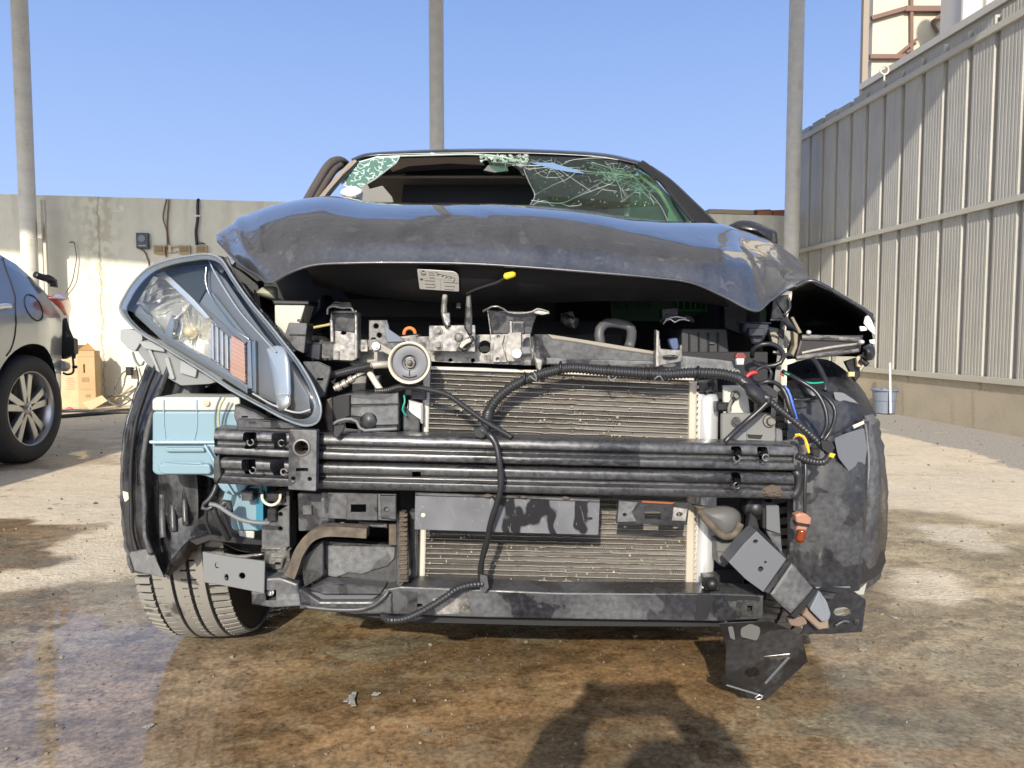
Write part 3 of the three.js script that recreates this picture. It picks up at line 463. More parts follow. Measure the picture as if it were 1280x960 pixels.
// ------------------------------------------------------------------ cartons, cables and hoses along the wall
{
  const card = (r, g, b, s) => texMat(bake(256, 256, (u, v) => { const n = fbm(u * 4, v * 5, 4, 4, s), k = noise(u * 120, v * 20, 0, s); return [[r, g, b].map((c) => c * (1 + 0.15 * n + 0.06 * k)), 0.9, 0, 0.5]; }), {});
  const turn = (g, a, p) => { g.rotateY(a); g.translate(p.x, 0, p.z); return g; };
  const q = G(109, 510.5), A = thing('carton', 'tall brown cardboard carton with torn flap leaning at the wall', 'carton', V3(q.x, 0, q.z), 'cardboard cartons at the foot of the wall'), mA = card(0.42, 0.29, 0.155, 3);
  part(A, 'body', turn((() => { const sh = new THREE.Shape(); sh.moveTo(-0.085, 0.002); sh.lineTo(0.085, 0.002); sh.lineTo(0.085, 0.6); sh.lineTo(-0.085, 0.6); sh.closePath(); const ho = new THREE.Path(); ho.moveTo(-0.027, 0.37); ho.lineTo(-0.027, 0.46); ho.lineTo(-0.013, 0.46); ho.lineTo(-0.013, 0.37); ho.closePath(); sh.holes.push(ho); const g = new THREE.ExtrudeGeometry(sh, { depth: 0.15, bevelEnabled: true, bevelSize: 0.003, bevelThickness: 0.003, bevelOffset: -0.003, bevelSegments: 1 }); g.translate(0, 0, -0.163); return g; })(), 0.16, q), mA);
  part(A, 'top_flap', turn((() => { const s = new THREE.Shape(); s.moveTo(-0.085, 0); s.lineTo(0.085, 0); s.lineTo(0.0, 0.09); s.closePath(); const g = new THREE.ExtrudeGeometry(s, { depth: 0.005, bevelEnabled: false }); g.rotateX(-0.5); g.translate(0, 0.602, -0.04); return g; })(), 0.16, q), card(0.33, 0.19, 0.07, 5));
  part(A, 'panel_line', turn(merge([box(0.15, 0.004, 0.003, 0, 0.54, -0.0085), box(0.12, 0.004, 0.003, 0, 0.2, -0.0085), box(0.05, 0.03, 0.003, 0.01, 0.13, -0.0085), box(0.07, 0.05, 0.003, -0.01, 0.3, -0.0085)]), 0.16, q), card(0.3, 0.2, 0.1, 9));
  const l = G(114, 513); single('carton_flap', turn((() => { const s = new THREE.Shape(); s.moveTo(-0.1, 0); s.lineTo(0.07, 0.1); s.lineTo(0.15, 0.03); s.lineTo(0.02, -0.09); s.closePath(); const g = new THREE.ExtrudeGeometry(s, { depth: 0.006, bevelEnabled: false }); g.rotateX(-0.75); g.translate(0, 0.07, -0.02); return g; })(), 0, l), card(0.5, 0.38, 0.23, 8), 'loose bent cardboard flap lying at the foot of the tall carton', 'cardboard');
  const r = G(87, 510), B = thing('carton', 'pinkish printed cardboard carton half hidden behind the silver car tail', 'carton', V3(r.x, 0, r.z), 'cardboard cartons at the foot of the wall');
  part(B, 'body', turn(box(0.22, 0.66, 0.14, 0, 0.33, -0.07, 0.004), 0.05, r), card(0.5, 0.36, 0.22, 6));
  const ink = plain(0.3, 0.2, 0.12, 0.8); part(B, 'print', turn(merge([0, 1, 2, 3, 4, 5].map((i) => box(0.1 - (i % 3) * 0.014, 0.006, 0.003, 0.02, 0.2 + i * 0.022, 0.0005))), 0.05, r), ink);
  const pk = G(93, 513); single('pink_wrapper', (() => { const g = new THREE.IcosahedronGeometry(0.045, 1), p = g.attributes.position; for (let i = 0; i < p.count; i++) { const k = 0.7 + 0.5 * noise(p.getX(i) * 60, p.getY(i) * 60 + p.getZ(i) * 40, 0, 3); p.setXYZ(i, p.getX(i) * k * 1.2, Math.max(-0.02, p.getY(i) * k * 0.6), p.getZ(i) * k * 0.6); } g.computeVertexNormals(); g.translate(pk.x, 0.022, pk.z + 0.08); return g; })(), plain(0.6, 0.1, 0.16, 0.6), 'crumpled pink wrapper on the ground in front of the cartons', 'wrapper');
  // cables and hoses
  const bl = plain(0.03, 0.028, 0.026, 0.5), c0 = G(166, 512);
  const cb = thing('cable_tangle', 'tangle of grey cables with black plug lying against the wall behind the headlight', 'cable', V3(c0.x, 0, c0.z));
  const grey = plain(0.13, 0.12, 0.1, 0.6), W = (px, py, n = 0.05) => wallHit(px, py, n);
  part(cb, 'cable', sweep([W(168, 460), W(155, 465), W(147, 476, 0.1), W(144, 488, 0.1), W(150, 494, 0.14), W(168, 486, 0.1), W(180, 478)], 0.008), grey);
  part(cb, 'cable', sweep([W(134, 499, 0.2), W(136, 496, 0.16), W(150, 494, 0.12), W(163, 500, 0.25), W(150, 507, 0.3), W(138, 503, 0.26), W(134, 498, 0.2)], 0.009), grey);
  part(cb, 'cable', sweep([W(170, 458), W(173, 474, 0.06), W(169, 492, 0.08), W(166, 505, 0.1)], 0.008), bl);
  part(cb, 'cable', sweep([W(135, 506, 0.12), W(152, 493, 0.08), W(166, 482, 0.06)], 0.012), plain(0.42, 0.32, 0.2, 0.7));
  part(cb, 'plug', (() => { const p = W(162, 464, 0.08), g = box(0.07, 0.09, 0.05, p.x, p.y, p.z, 0.01); return g; })(), M.black);
  const gh = (list, r) => sweep(list.map(([a, b]) => { const g = G(a, b); g.y = r; return g; }), r);
  single('black_hose', gh([[-60, 521], [40, 518], [90, 515.5], [130, 516], [165, 514], [260, 512]], 0.016), bl, 'black hose lying across the ground at the wall, nearer the wall', 'hose', 'black hoses on the ground along the wall');
  single('black_hose', gh([[-60, 530], [60, 524], [100, 521], [150, 517.5], [200, 518], [270, 520]], 0.018), bl, 'black hose lying across the ground at the wall, nearer the silver car', 'hose', 'black hoses on the ground along the wall');
  // scraps on the mud
  const scrap = (px, py, s, label) => { const g0 = G(px, py), out = []; for (let k = 0; k < 3; k++) { const a = rnd() * 3, L = s * (0.6 + rnd()), g = new THREE.BoxGeometry(L, 0.0015, s * 0.28, 4, 1, 1), p = g.attributes.position; for (let i = 0; i < p.count; i++) p.setY(i, p.getY(i) + 0.004 + 0.25 * s * Math.cos(p.getX(i) / L * 5 + k) ** 2 * 0.4); g.rotateY(a); g.translate(g0.x + (rnd() - 0.5) * s, 0, g0.z + (rnd() - 0.5) * s); g.computeVertexNormals(); out.push(g); } single('paper_scrap', out, plain(0.27, 0.265, 0.24, 0.8), label, 'scrap'); };
  scrap(437, 874, 0.035, 'torn grey paper scrap on the brown mud left of the shadow'); scrap(469, 870, 0.012, 'tiny grey scrap right beside the torn paper scrap'); scrap(1078, 815, 0.013, 'small white scrap on the ground right of the hanging plate'); scrap(1118, 774, 0.014, 'small pale blue scrap on the ground by the damp stone slab');
  const grit = new THREE.InstancedMesh(new THREE.IcosahedronGeometry(1, 0), plain(1, 1, 1, 0.9), 9000), mt = new THREE.Matrix4(), qt = new THREE.Quaternion(), e = new THREE.Euler(), col = new THREE.Color();
  for (let i = 0; i < 9000; i++) {
    const far = i > 5200, x = far ? (rnd() - 0.5) * 9 : (rnd() - 0.5) * 3.6, z = far ? -2.6 - rnd() * 5.6 : -1.05 - rnd() * 2.2, k = noise(x * 2.4, z * 2.4, 0, 5) > 0.05 ? 1 : 0.55, r = (0.0009 + 0.0034 * rnd() ** 5) * k * (far ? 1.7 : 1);
    mt.compose(V3(x, r * 0.4, z), qt.setFromEuler(e.set(rnd() * 6, rnd() * 6, rnd() * 6)), V3(r * (0.8 + rnd()), r * 0.7, r * (0.8 + rnd()))); grit.setMatrixAt(i, mt);
    const v = 0.06 + 0.17 * rnd() ** 2; grit.setColorAt(i, col.setRGB(v * 1.15, v, v * 0.8));
  }
  grit.name = 'grit'; grit.castShadow = grit.receiveShadow = true; scene.add(grit); tag(grit, 'fine grit and pebbles scattered over the wet yard ground', 'grit', null, 'stuff');
  scrap(185, 912, 0.016, 'small pale scrap at the edge of the left puddle');
}

// ------------------------------------------------------------------ silver car at the left edge
{
  const XC = -3.76, car = thing('silver_car', 'silver saloon car at the left edge, rear bumper missing', 'car', V3(XC, 0, -3.2));
  const paint = plain(0.25, 0.262, 0.285, 0.3, 0.45, { clearcoat: 1, clearcoatRoughness: 0.05 });
  const roofY = (z) => { const t = [[-0.9, 0.6], [-1.1, 0.74], [-1.6, 0.86], [-2.1, 0.95], [-2.5, 1.15], [-3.0, 1.38], [-3.5, 1.45], [-4.1, 1.43], [-4.5, 1.35], [-4.74, 1.235], [-4.92, 1.105], [-4.97, 1.03], [-5.02, 0.95]]; for (let i = 0; i + 1 < t.length; i++) if (z <= t[i][0] && z >= t[i + 1][0]) return lerp(t[i][1], t[i + 1][1], (z - t[i][0]) / (t[i + 1][0] - t[i][0])); return z > -0.9 ? 0.6 : 0.96; };
  const half = (z) => 0.9 * (1 - 0.075 * sm(-4.66, -5.02, z) - 0.16 * sm(-1.5, -0.9, z));
  const zs = [-0.9, -1.0, -1.2, -1.5, -1.9, -2.2, -2.5, -2.8, -3.1, -3.4, -3.7, -4.0, -4.2, -4.4, -4.6, -4.72, -4.82, -4.88, -4.93, -4.97, -5.01];
  const ring = (z) => { const R = roofY(z), w = half(z), b = Math.min(0.97, R - 0.03), out = []; for (const [f, y] of [[0.9, 0.2], [0.955, 0.28], [0.975, 0.42], [0.985, 0.58], [0.995, 0.72], [1.0, 0.83], [0.985, 0.9]]) out.push([w * f, Math.min(y, R - 0.06 + y * 0.01)]); const g = Math.max(0, R - b); out.push([w * 0.955, b]); for (const t of [0.3, 0.62, 0.86]) out.push([w * 0.955 - 0.5 * g * t, b + g * t * 0.96]); out.push([w * 0.955 - 0.5 * g - 0.12, R - 0.006]); out.push([0, R]); return out; };
  const rows = zs.map((z) => { const h = ring(z), l = h.map(([x, y]) => V3(XC + x, y, z)), r = h.slice(0, -1).reverse().map(([x, y]) => V3(XC - x, y, z)); return [...l, ...r]; });
  let shell = grid(rows); const capAt = (row, flip) => { const g = new THREE.BufferGeometry(), pos = [], c = V3(XC, 0.55, row[0].z); for (let i = 0; i < row.length; i++) { const a = row[i], b = row[(i + 1) % row.length]; for (const p of flip ? [c, b, a] : [c, a, b]) pos.push(p.x, p.y, p.z); } g.setAttribute('position', new THREE.Float32BufferAttribute(pos, 3)); g.computeVertexNormals(); return g; };
  const bottom = grid(rows.map((r) => [r[r.length - 1], r[0]]));
  let body = merge([shell, bottom, capAt(rows[0], true), capAt(rows[rows.length - 1], false)]);
  const arch = (z) => { const g = new THREE.CylinderGeometry(0.375, 0.375, 2.4, 40); g.rotateZ(Math.PI / 2); g.translate(XC, 0.34, z); return g; };
  try {
    const ev = new Evaluator(); ev.attributes = ['position', 'normal']; ev.useGroups = false;
    let A = new Brush(mergeVertices(body, 1e-4)); A.updateMatrixWorld();
    for (const z of [-4.6, -1.85]) { const c = arch(z), B = new Brush(mergeVertices(strip(c), 1e-4)); B.updateMatrixWorld(); const inner = ev.evaluate(A, B, SUBTRACTION); inner.updateMatrixWorld(); A = inner; }
    body = A.geometry;
  } catch (e) { console.log('csg', e.message); }
  part(car, 'body', body, paint);
  const xs = (z, y) => { const h = ring(z); for (let i = 0; i + 1 < h.length; i++) if (y >= h[i][1] && y <= h[i + 1][1]) return XC + lerp(h[i][0], h[i + 1][0], (y - h[i][1]) / (h[i + 1][1] - h[i][1] || 1)); return XC + h[4][0]; };
  const on = (px, py, off = 0) => { let z = -4.8, q; for (let k = 0; k < 40; k++) { q = P(px, py, -z); z = clamp(lerp(z, z * (xs(z, q.y) + off) / q.x, 0.5), -5.0, -3.4); } q = P(px, py, -z); return V3(xs(z, q.y) + off, q.y, z); };
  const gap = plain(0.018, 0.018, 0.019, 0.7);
  part(car, 'door_gap_and_seal', sweep([[3.5, 322], [7, 336], [13, 352], [18.5, 370], [19, 385], [20, 402], [18.5, 420], [14, 436], [8, 445]].map(([a, b]) => on(a, b, 0.001)), 0.0042, { m: 5, n: 60 }), gap);  // dark strip put in for the shaded door gap
  { const list = []; for (let i = 0; i <= 28; i++) { const a = i / 28 * Math.PI * 2, x = 42 + 11.5 * Math.cos(a), y = 384.5 + 14 * Math.sin(a) + 8.5 * Math.cos(a); list.push(on(x, y, 0.001)); } part(car, 'fuel_flap_gap', sweep(list, 0.0036, { m: 5, n: 80 }), gap); }  // dark ring put in for the shaded gap around the flap
  part(car, 'door_handle', sweep([[-8, 384.5], [0, 383.5], [7, 382.5], [12, 383]].map(([a, b]) => on(a, b, 0.022)), 0.016, { m: 10 }), M.bright);
  // tail lamp
  const red = plain(0.5, 0.045, 0.05, 0.16, 0, { clearcoat: 1, clearcoatRoughness: 0.04 }), pale = plain(0.62, 0.36, 0.34, 0.2, 0, { clearcoat: 1 });
  const lampD = (px) => lerp(4.76, 5.06, clamp((px - 57) / 32) ** 1.3), LP = (list) => list.map(([a, b, e = 0]) => P(a, b, lampD(a) - 0.03 + e));
  const tl = part(car, 'tail_lamp', grid([LP([[58, 371.5, 0.1], [74, 385, 0.05], [80, 394, 0.05], [87, 395, 0.08]]), LP([[59, 371, 0.03], [73, 377, -0.02], [82, 384, -0.02], [89.5, 384, 0.07]]), LP([[62, 370, 0.05], [74, 372, 0], [84, 373, 0.0], [88, 375, 0.07]])], 0.01, { smooth: true }), red);
  part(tl, 'upper_lens', grid([LP([[60, 371, 0.03], [73, 372.4, -0.035], [84, 373.4, -0.035], [88, 375.5, 0.02]]), LP([[66, 369, 0.07], [73, 367.4, 0.05], [80, 369, 0.04], [86, 372.5, 0.05]])], 0.008), pale);
  // black strip at the boot edge and torn brackets where the bumper was
  part(car, 'boot_spoiler', [sweep([P(44, 343, 4.9), P(54, 347, 4.95), P(62, 348, 5.0), P(66, 352, 5.03), P(67, 358, 5.03)], 0.022, { m: 8 }), plate([[43, 342], [58, 345], [66, 349], [67, 359], [58, 353]], 5.02, 0.05)], M.black);
  const br = (pts, r) => tube(pts.map(([a, b]) => [a, b, 5.08]), r);
  part(car, 'bumper_bracket', [br([[81, 398], [85, 412], [90, 424], [93, 440], [92, 448]], 0.012), br([[81, 400], [79, 430], [76, 448]], 0.014), plate([[81, 420], [92, 424], [93, 442], [78, 449], [79, 432]], 5.06, 0.05), plate([[78, 404], [84, 418], [79, 430]], 5.1, 0.02), br([[91, 446], [92, 460], [91, 466], [83, 468], [79, 466]], 0.007), br([[91, 459], [96, 458.5]], 0.01)], M.black);
  part(car, 'exhaust_stub', rod(P(75, 457, 5.0), P(81, 458, 5.12), 0.035), M.steel);
  // wheel arches and wheels
  for (const [z, vis] of [[-4.6, 1], [-1.85, 1]]) for (const side of vis ? [1, -1] : [1]) {
    const lin = new THREE.CylinderGeometry(0.372, 0.372, 0.3, 32, 1, true, 0, Math.PI); lin.rotateZ(Math.PI / 2); lin.rotateX(-Math.PI / 2 * 0); lin.translate(XC + side * 0.66, 0.34, z); part(car, 'arch_liner', lin, M.nearBlack);
  }
  const R0 = 0.325, tyreMat = plain(0.028, 0.027, 0.026, 0.75), alloy = plain(0.4, 0.4, 0.4, 0.3, 0.8);
  for (const z of [-4.6, -1.85]) for (const side of [1, -1]) {
    const xw = XC + side * 0.775, spin = (prof) => { const g = new THREE.LatheGeometry(prof.map(([r, x]) => new THREE.Vector2(r, x)), 64); g.rotateZ(-Math.PI / 2 * side); g.translate(xw, R0, z); return g; };
    const w = part(car, 'wheel', spin([[0.212, 0.085], [0.219, 0.098], [0.226, 0.098], [0.222, 0.08], [0.205, 0.05], [0.198, 0.0], [0.2, -0.09]]), alloy);
    part(w, 'tyre', spin([[0.214, -0.09], [0.25, -0.104], [0.295, -0.104], [0.318, -0.09], [0.325, -0.06], [0.325, 0.06], [0.318, 0.09], [0.3, 0.103], [0.262, 0.108], [0.235, 0.1], [0.214, 0.088]]), tyreMat);
    part(w, 'brake_disc', spin([[0.03, 0.0], [0.145, 0.0], [0.145, -0.02], [0.03, -0.02]]), plain(0.09, 0.085, 0.08, 0.5, 0.6));
    for (let k = 0; k < 5; k++) {
      const gs = []; for (const s of [-1, 1]) { const a = k / 5 * Math.PI * 2 + 0.31 + s * 0.2, sh = new THREE.Shape(); sh.moveTo(0.036, -0.017); sh.lineTo(0.206, -0.019 ); sh.lineTo(0.206, 0.019); sh.lineTo(0.036, 0.017); sh.closePath(); const g = new THREE.ExtrudeGeometry(sh, { depth: 0.02, bevelEnabled: true, bevelSize: 0.004, bevelThickness: 0.006, bevelSegments: 2 }); g.rotateZ(a); g.translate(0, 0, 0.045); g.rotateY(Math.PI / 2 * side); g.translate(xw, R0, z); gs.push(g); }
      part(w, 'spoke', gs, alloy);
    }
    const hub = [[0, 0.082], [0.026, 0.081], [0.034, 0.07], [0.05, 0.066], [0.055, 0.04]]; part(w, 'hub_cap', spin(hub), alloy);
    if (side > 0) { const em = new THREE.TorusGeometry(0.013, 0.0025, 6, 20); em.scale(1.3, 1, 1); em.rotateY(Math.PI / 2); em.translate(xw + 0.084, R0, z); part(w, 'emblem', em, M.chrome); for (let k = 0; k < 5; k++) { const a = k / 5 * Math.PI * 2, c = new THREE.CylinderGeometry(0.008, 0.008, 0.012, 6); c.rotateZ(Math.PI / 2); c.translate(xw + 0.066, R0 + 0.041 * Math.cos(a), z + 0.041 * Math.sin(a)); part(w, 'wheel_nut', c, M.dirtySteel); } }
  }
  // glass of the doors and the rear window
  const glass = plain(0.02, 0.025, 0.03, 0.05, 0, { clearcoat: 1, clearcoatRoughness: 0.02 }), pane = (spots) => spots.map((r) => r.map(([z, y]) => V3(xs(z, y) + 0.004, y, z)));
  part(car, 'side_window', grid(pane([[[-3.0, 1.0], [-3.4, 1.0], [-3.62, 1.0]], [[-3.12, 1.34], [-3.4, 1.375], [-3.62, 1.375]]]), 0.003), glass);
  part(car, 'side_window', grid(pane([[[-3.68, 1.0], [-4.0, 1.0], [-4.2, 1.02]], [[-3.68, 1.375], [-3.95, 1.36], [-4.1, 1.33]]]), 0.003), glass);
}

// ================================================================== the wrecked car
const car = thing('wrecked_car', 'dark grey crashed saloon car without front bumper, hood buckled and windscreen smashed', 'car', V3(-0.05, 0, -3.2));
const flake = (dust, s, size) => bake(size, size, (u, v) => {
  const n = fbm(u * 5, v * 5, 5, 5, s), f = fbm(u * 120, v * 120, 2, 120, s + 3), k = noise(u * 300, v * 300, 300, s + 9), str = fbm(u * 30, v * 6, 3, 0, s + 5);
  const d = clamp(dust + 0.22 * n + 0.12 * str + 0.06 * f), spot = sm(0.42, 0.47, fbm(u * 34, v * 34, 3, 0, s + 12)) * 0.35;
  return [mix3([0.085, 0.088, 0.098], [0.15, 0.145, 0.14], clamp(d * 1.1 + spot)).map((c) => c * (1 + 0.12 * f + 0.1 * k)), 0.36 + 0.3 * d, 0.85 - 0.55 * d - 0.3 * spot, 0.5];
});
M.hood = texMat(flake(0.3, 3, 1024), { metal: true, clearcoat: 1, clearcoatRoughness: 0.03 });
M.body = texMat(flake(0.12, 8, 512), { metal: true, clearcoat: 1, clearcoatRoughness: 0.03 });
M.gutter = plain(0.02, 0.022, 0.026, 0.5);

// ---- hood: front edge, bend, sky reflection line, crest
{
  const F = [[272, 301, 1.72], [300, 330, 1.6], [322, 344, 1.5], [337, 353, 1.46], [360, 341, 1.44], [390, 331, 1.43], [440, 328, 1.42], [510, 327.5, 1.42], [590, 329, 1.42], [670, 334, 1.42], [745, 340, 1.42], [815, 346, 1.425], [865, 353, 1.43], [905, 370, 1.44], [943, 388, 1.45], [962, 376, 1.5], [985, 361, 1.6], [1012, 350, 1.75]];
  const B = [[271, 299, 1.75], [289, 314, 1.66], [303, 318, 1.58], [318, 319, 1.53], [346, 311, 1.50], [385, 300, 1.48], [435, 296, 1.465], [505, 297, 1.46], [585, 299, 1.46], [668, 302, 1.46], [745, 308, 1.46], [815, 318, 1.465], [868, 324, 1.47], [905, 327, 1.49], [937, 336, 1.53], [956, 341, 1.57], [976, 344, 1.65], [1009, 343, 1.78]];
  const S = [[271, 296, 1.8], [284, 301, 1.74], [294, 300, 1.7], [304, 296, 1.67], [324, 284, 1.65], [350, 274, 1.63], [405, 265, 1.61], [470, 269, 1.6], [565, 268.5, 1.6], [650, 270, 1.6], [735, 277, 1.6], [805, 289, 1.61], [860, 297, 1.63], [900, 301, 1.66], [930, 310, 1.7], [950, 316, 1.73], [970, 322, 1.77], [1004, 335, 1.84]];
  const C = [[273, 293, 1.9], [281, 287, 1.9], [291, 280, 1.92], [303, 272, 1.94], [325, 263, 1.96], [354, 255, 1.98], [414, 246, 2.0], [470, 253.5, 2.0], [565, 255, 2.0], [650, 256.5, 2.0], [735, 265, 2.0], [805, 274, 2.0], [858, 278, 2.0], [890, 280, 2.0], [925, 288.5, 1.99], [945, 294.5, 1.98], [967, 303, 1.97], [1001, 327, 1.95]];
  const back = (k, dz, dy) => C.map(([x, y, d]) => { const p = P(x, y, d); return V3(p.x * (1 + 0.02 * k), p.y + dy, p.z - dz); });
  const fold = (d, w, h) => h * Math.max(0, 1 - Math.abs(d) / w);
  const jig = (p, u, v) => { const a = sm(0, 0.1, v) * sm(1, 0.8, v); p.y += a * (fold(u - 0.13 - 0.06 * v, 0.04, 0.004) + fold(u - 0.845 + 0.1 * v, 0.03, 0.004) + fold(u - 0.62 + 0.3 * v, 0.015, -0.0012)); p.y += a * 0.0014 * fbm(u * 9, v * 6, 3, 0, 5) + a * 0.0007 * noise(u * 34, v * 14, 0, 7); p.z += 0.0012 * noise(u * 20, v * 10, 0, 9) * a; return p; };
  const rows = table([F, B, S, C, back(1, 0.28, -0.01), back(2, 0.55, -0.1)], 110, 46, jig);
  const hood = part(car, 'hood', grid(rows, 0.0012), M.hood, { label: 'buckled dark grey hood' });
  // rolled lip along the front edge
  part(hood, 'front_lip', sweep(rows[0].map((p) => p.clone().add(V3(0, -0.001, -0.001))), 0.0028, { m: 7, n: 160 }), M.hood);
  // inner panel, hanging from the lip
  const T = [[382, 333, 1.455], [440, 331, 1.445], [510, 330, 1.445], [590, 332, 1.445], [670, 337, 1.445], [745, 343, 1.445], [815, 349, 1.45], [865, 357, 1.455], [905, 374, 1.465]];
  const L = [[395, 357, 1.58], [440, 366, 1.56], [510, 374, 1.55], [590, 379, 1.55], [670, 378, 1.55], [745, 376, 1.55], [815, 376, 1.55], [865, 377, 1.56], [912, 384, 1.57]];
  const ML = T.map((t, i) => [lerp(t[0], L[i][0], 0.5), lerp(t[1], L[i][1], 0.55), lerp(t[2], L[i][2], 0.35)]);
  const up = L.map(([x, y, d]) => P(x, y, d)).map((p) => V3(p.x, p.y + 0.035, p.z - 0.25));
  part(hood, 'inner_panel', grid(table([up, L, ML, T], 40, 24), 0.002), plain(0.011, 0.011, 0.013, 0.55));
  const onInner = (px, py) => { const t = clamp((py - 333) / 44); return 1.447 + 0.1 * t * t + 0.02 * t - 0.005; };
  // printed labels stuck on it: a thin rounded sheet between three corners, 0 to 1 across the print
  const printed = (a, b, c, r) => {
    const O = P(...a, onInner(...a) - 0.006), X = P(...b, onInner(...b) - 0.006).sub(O), Y = P(...c, onInner(...c) - 0.006).sub(O), N = Y.clone().cross(X).normalize();
    const s = new THREE.Shape(), k = Math.max(r, 0.02); s.moveTo(0.04, 0); s.lineTo(0.96 - k, 0); s.quadraticCurveTo(1, 0, 1, k * 2); s.lineTo(1, 0.94); s.quadraticCurveTo(1, 1, 0.97, 1); s.lineTo(0.06, 1); s.quadraticCurveTo(0.02, 1, 0.02, 0.94); s.lineTo(0, 0.06); s.quadraticCurveTo(0, 0, 0.04, 0);
    const g = new THREE.ExtrudeGeometry(s, { depth: 0.0012, bevelEnabled: false, curveSegments: 6 }), p = g.attributes.position, uv = new Float32Array(p.count * 2);
    for (let i = 0; i < p.count; i++) { const u = p.getX(i), v = p.getY(i), w = p.getZ(i); uv[i * 2] = u; uv[i * 2 + 1] = 1 - v; const q = O.clone().addScaledVector(X, u).addScaledVector(Y, v).addScaledVector(N, w); p.setXYZ(i, q.x, q.y, q.z); }
    g.setAttribute('uv', new THREE.BufferAttribute(uv, 2)); g.computeVertexNormals(); return g;
  };
  // service sticker, printed
  { const cv = document.createElement('canvas'); cv.width = 512; cv.height = 280; const k = cv.getContext('2d');
    k.fillStyle = '#d6d3cc'; k.fillRect(0, 0, 512, 280); k.fillStyle = '#3a3a40'; k.strokeStyle = '#3a3a40'; k.lineWidth = 5;
    k.beginPath(); k.arc(75, 45, 26, 0, 7); k.stroke(); k.fillRect(40, 56, 70, 9); k.fillRect(64, 12, 22, 18); k.fillRect(45, 78, 60, 5);
    k.font = 'bold 20px sans-serif'; k.fillStyle = '#4a4a50'; for (const [x, y, w] of [[140, 30, 60], [140, 60, 70], [150, 100, 60], [85, 145, 130], [85, 195, 120], [95, 240, 100], [325, 150, 170], [335, 205, 130], [330, 255, 120]]) { for (let a = 0; a < w; a += 11) k.fillRect(x + a, y + (a % 3) * 2, 8, 13); }
    k.fillRect(28, 128, 34, 26); k.beginPath(); k.lineWidth = 2; k.moveTo(25, 120); k.lineTo(490, 128); k.moveTo(280, 130); k.lineTo(285, 270); k.stroke();
    k.lineWidth = 7; k.strokeStyle = '#1c1c24'; k.beginPath(); k.moveTo(215, 35); k.bezierCurveTo(260, 10, 290, 80, 240, 60); k.bezierCurveTo(330, 25, 330, 100, 300, 75); k.bezierCurveTo(380, 20, 370, 110, 345, 95); k.bezierCurveTo(420, 40, 440, 90, 400, 100); k.bezierCurveTo(470, 60, 480, 110, 440, 150); k.stroke();
    k.strokeStyle = '#1c1c24'; k.lineWidth = 5; k.beginPath(); k.moveTo(185, 185); k.lineTo(215, 215); k.lineTo(205, 250); k.stroke();
    const tx = new THREE.CanvasTexture(cv); tx.colorSpace = THREE.SRGBColorSpace;
    const m = plain(1, 1, 1, 0.5); m.map = tx;
    const g = printed([521.5, 336], [573.5, 339.5], [523.5, 360.5], 0.16);
    part(hood, 'sticker', g, m, { uv: false, label: 'white sticker with printed lines and handwriting' }); }
  { const cv = document.createElement('canvas'); cv.width = 256; cv.height = 96; const k = cv.getContext('2d'); k.fillStyle = '#0c0c0e'; k.fillRect(0, 0, 256, 96); k.fillStyle = '#b8b8b8'; for (let a = 6; a < 200; a += 9) k.fillRect(a, 14 + (a % 4), 6, 12); k.fillRect(165, 10, 85, 18); k.fillStyle = '#55555a'; for (let a = 60; a < 220; a += 8) { k.fillRect(a, 48, 5, 7); k.fillRect(a, 68, 5, 6); }
    const tx = new THREE.CanvasTexture(cv); tx.colorSpace = THREE.SRGBColorSpace; const m = plain(1, 1, 1, 0.4); m.map = tx;
    const g = printed([776, 347], [815, 349.5], [775, 359.5], 0);
    part(hood, 'caution_label', g, m, { uv: false, label: 'black label with small white print' }); }
  const c = (() => { const g = new THREE.CapsuleGeometry(0.0065, 0.011, 6, 14); g.rotateZ(-1.25); const p = P(637, 344, 1.44); g.translate(p.x, p.y, p.z); return g; })(); part(hood, 'yellow_clip', c, M.yellow);
  part(hood, 'stay_rod', tube([[634, 345, 1.45], [624, 352, 1.46], [606, 358, 1.475], [592, 363, 1.49], [584, 367, 1.5]], 0.0028), M.hose);
}

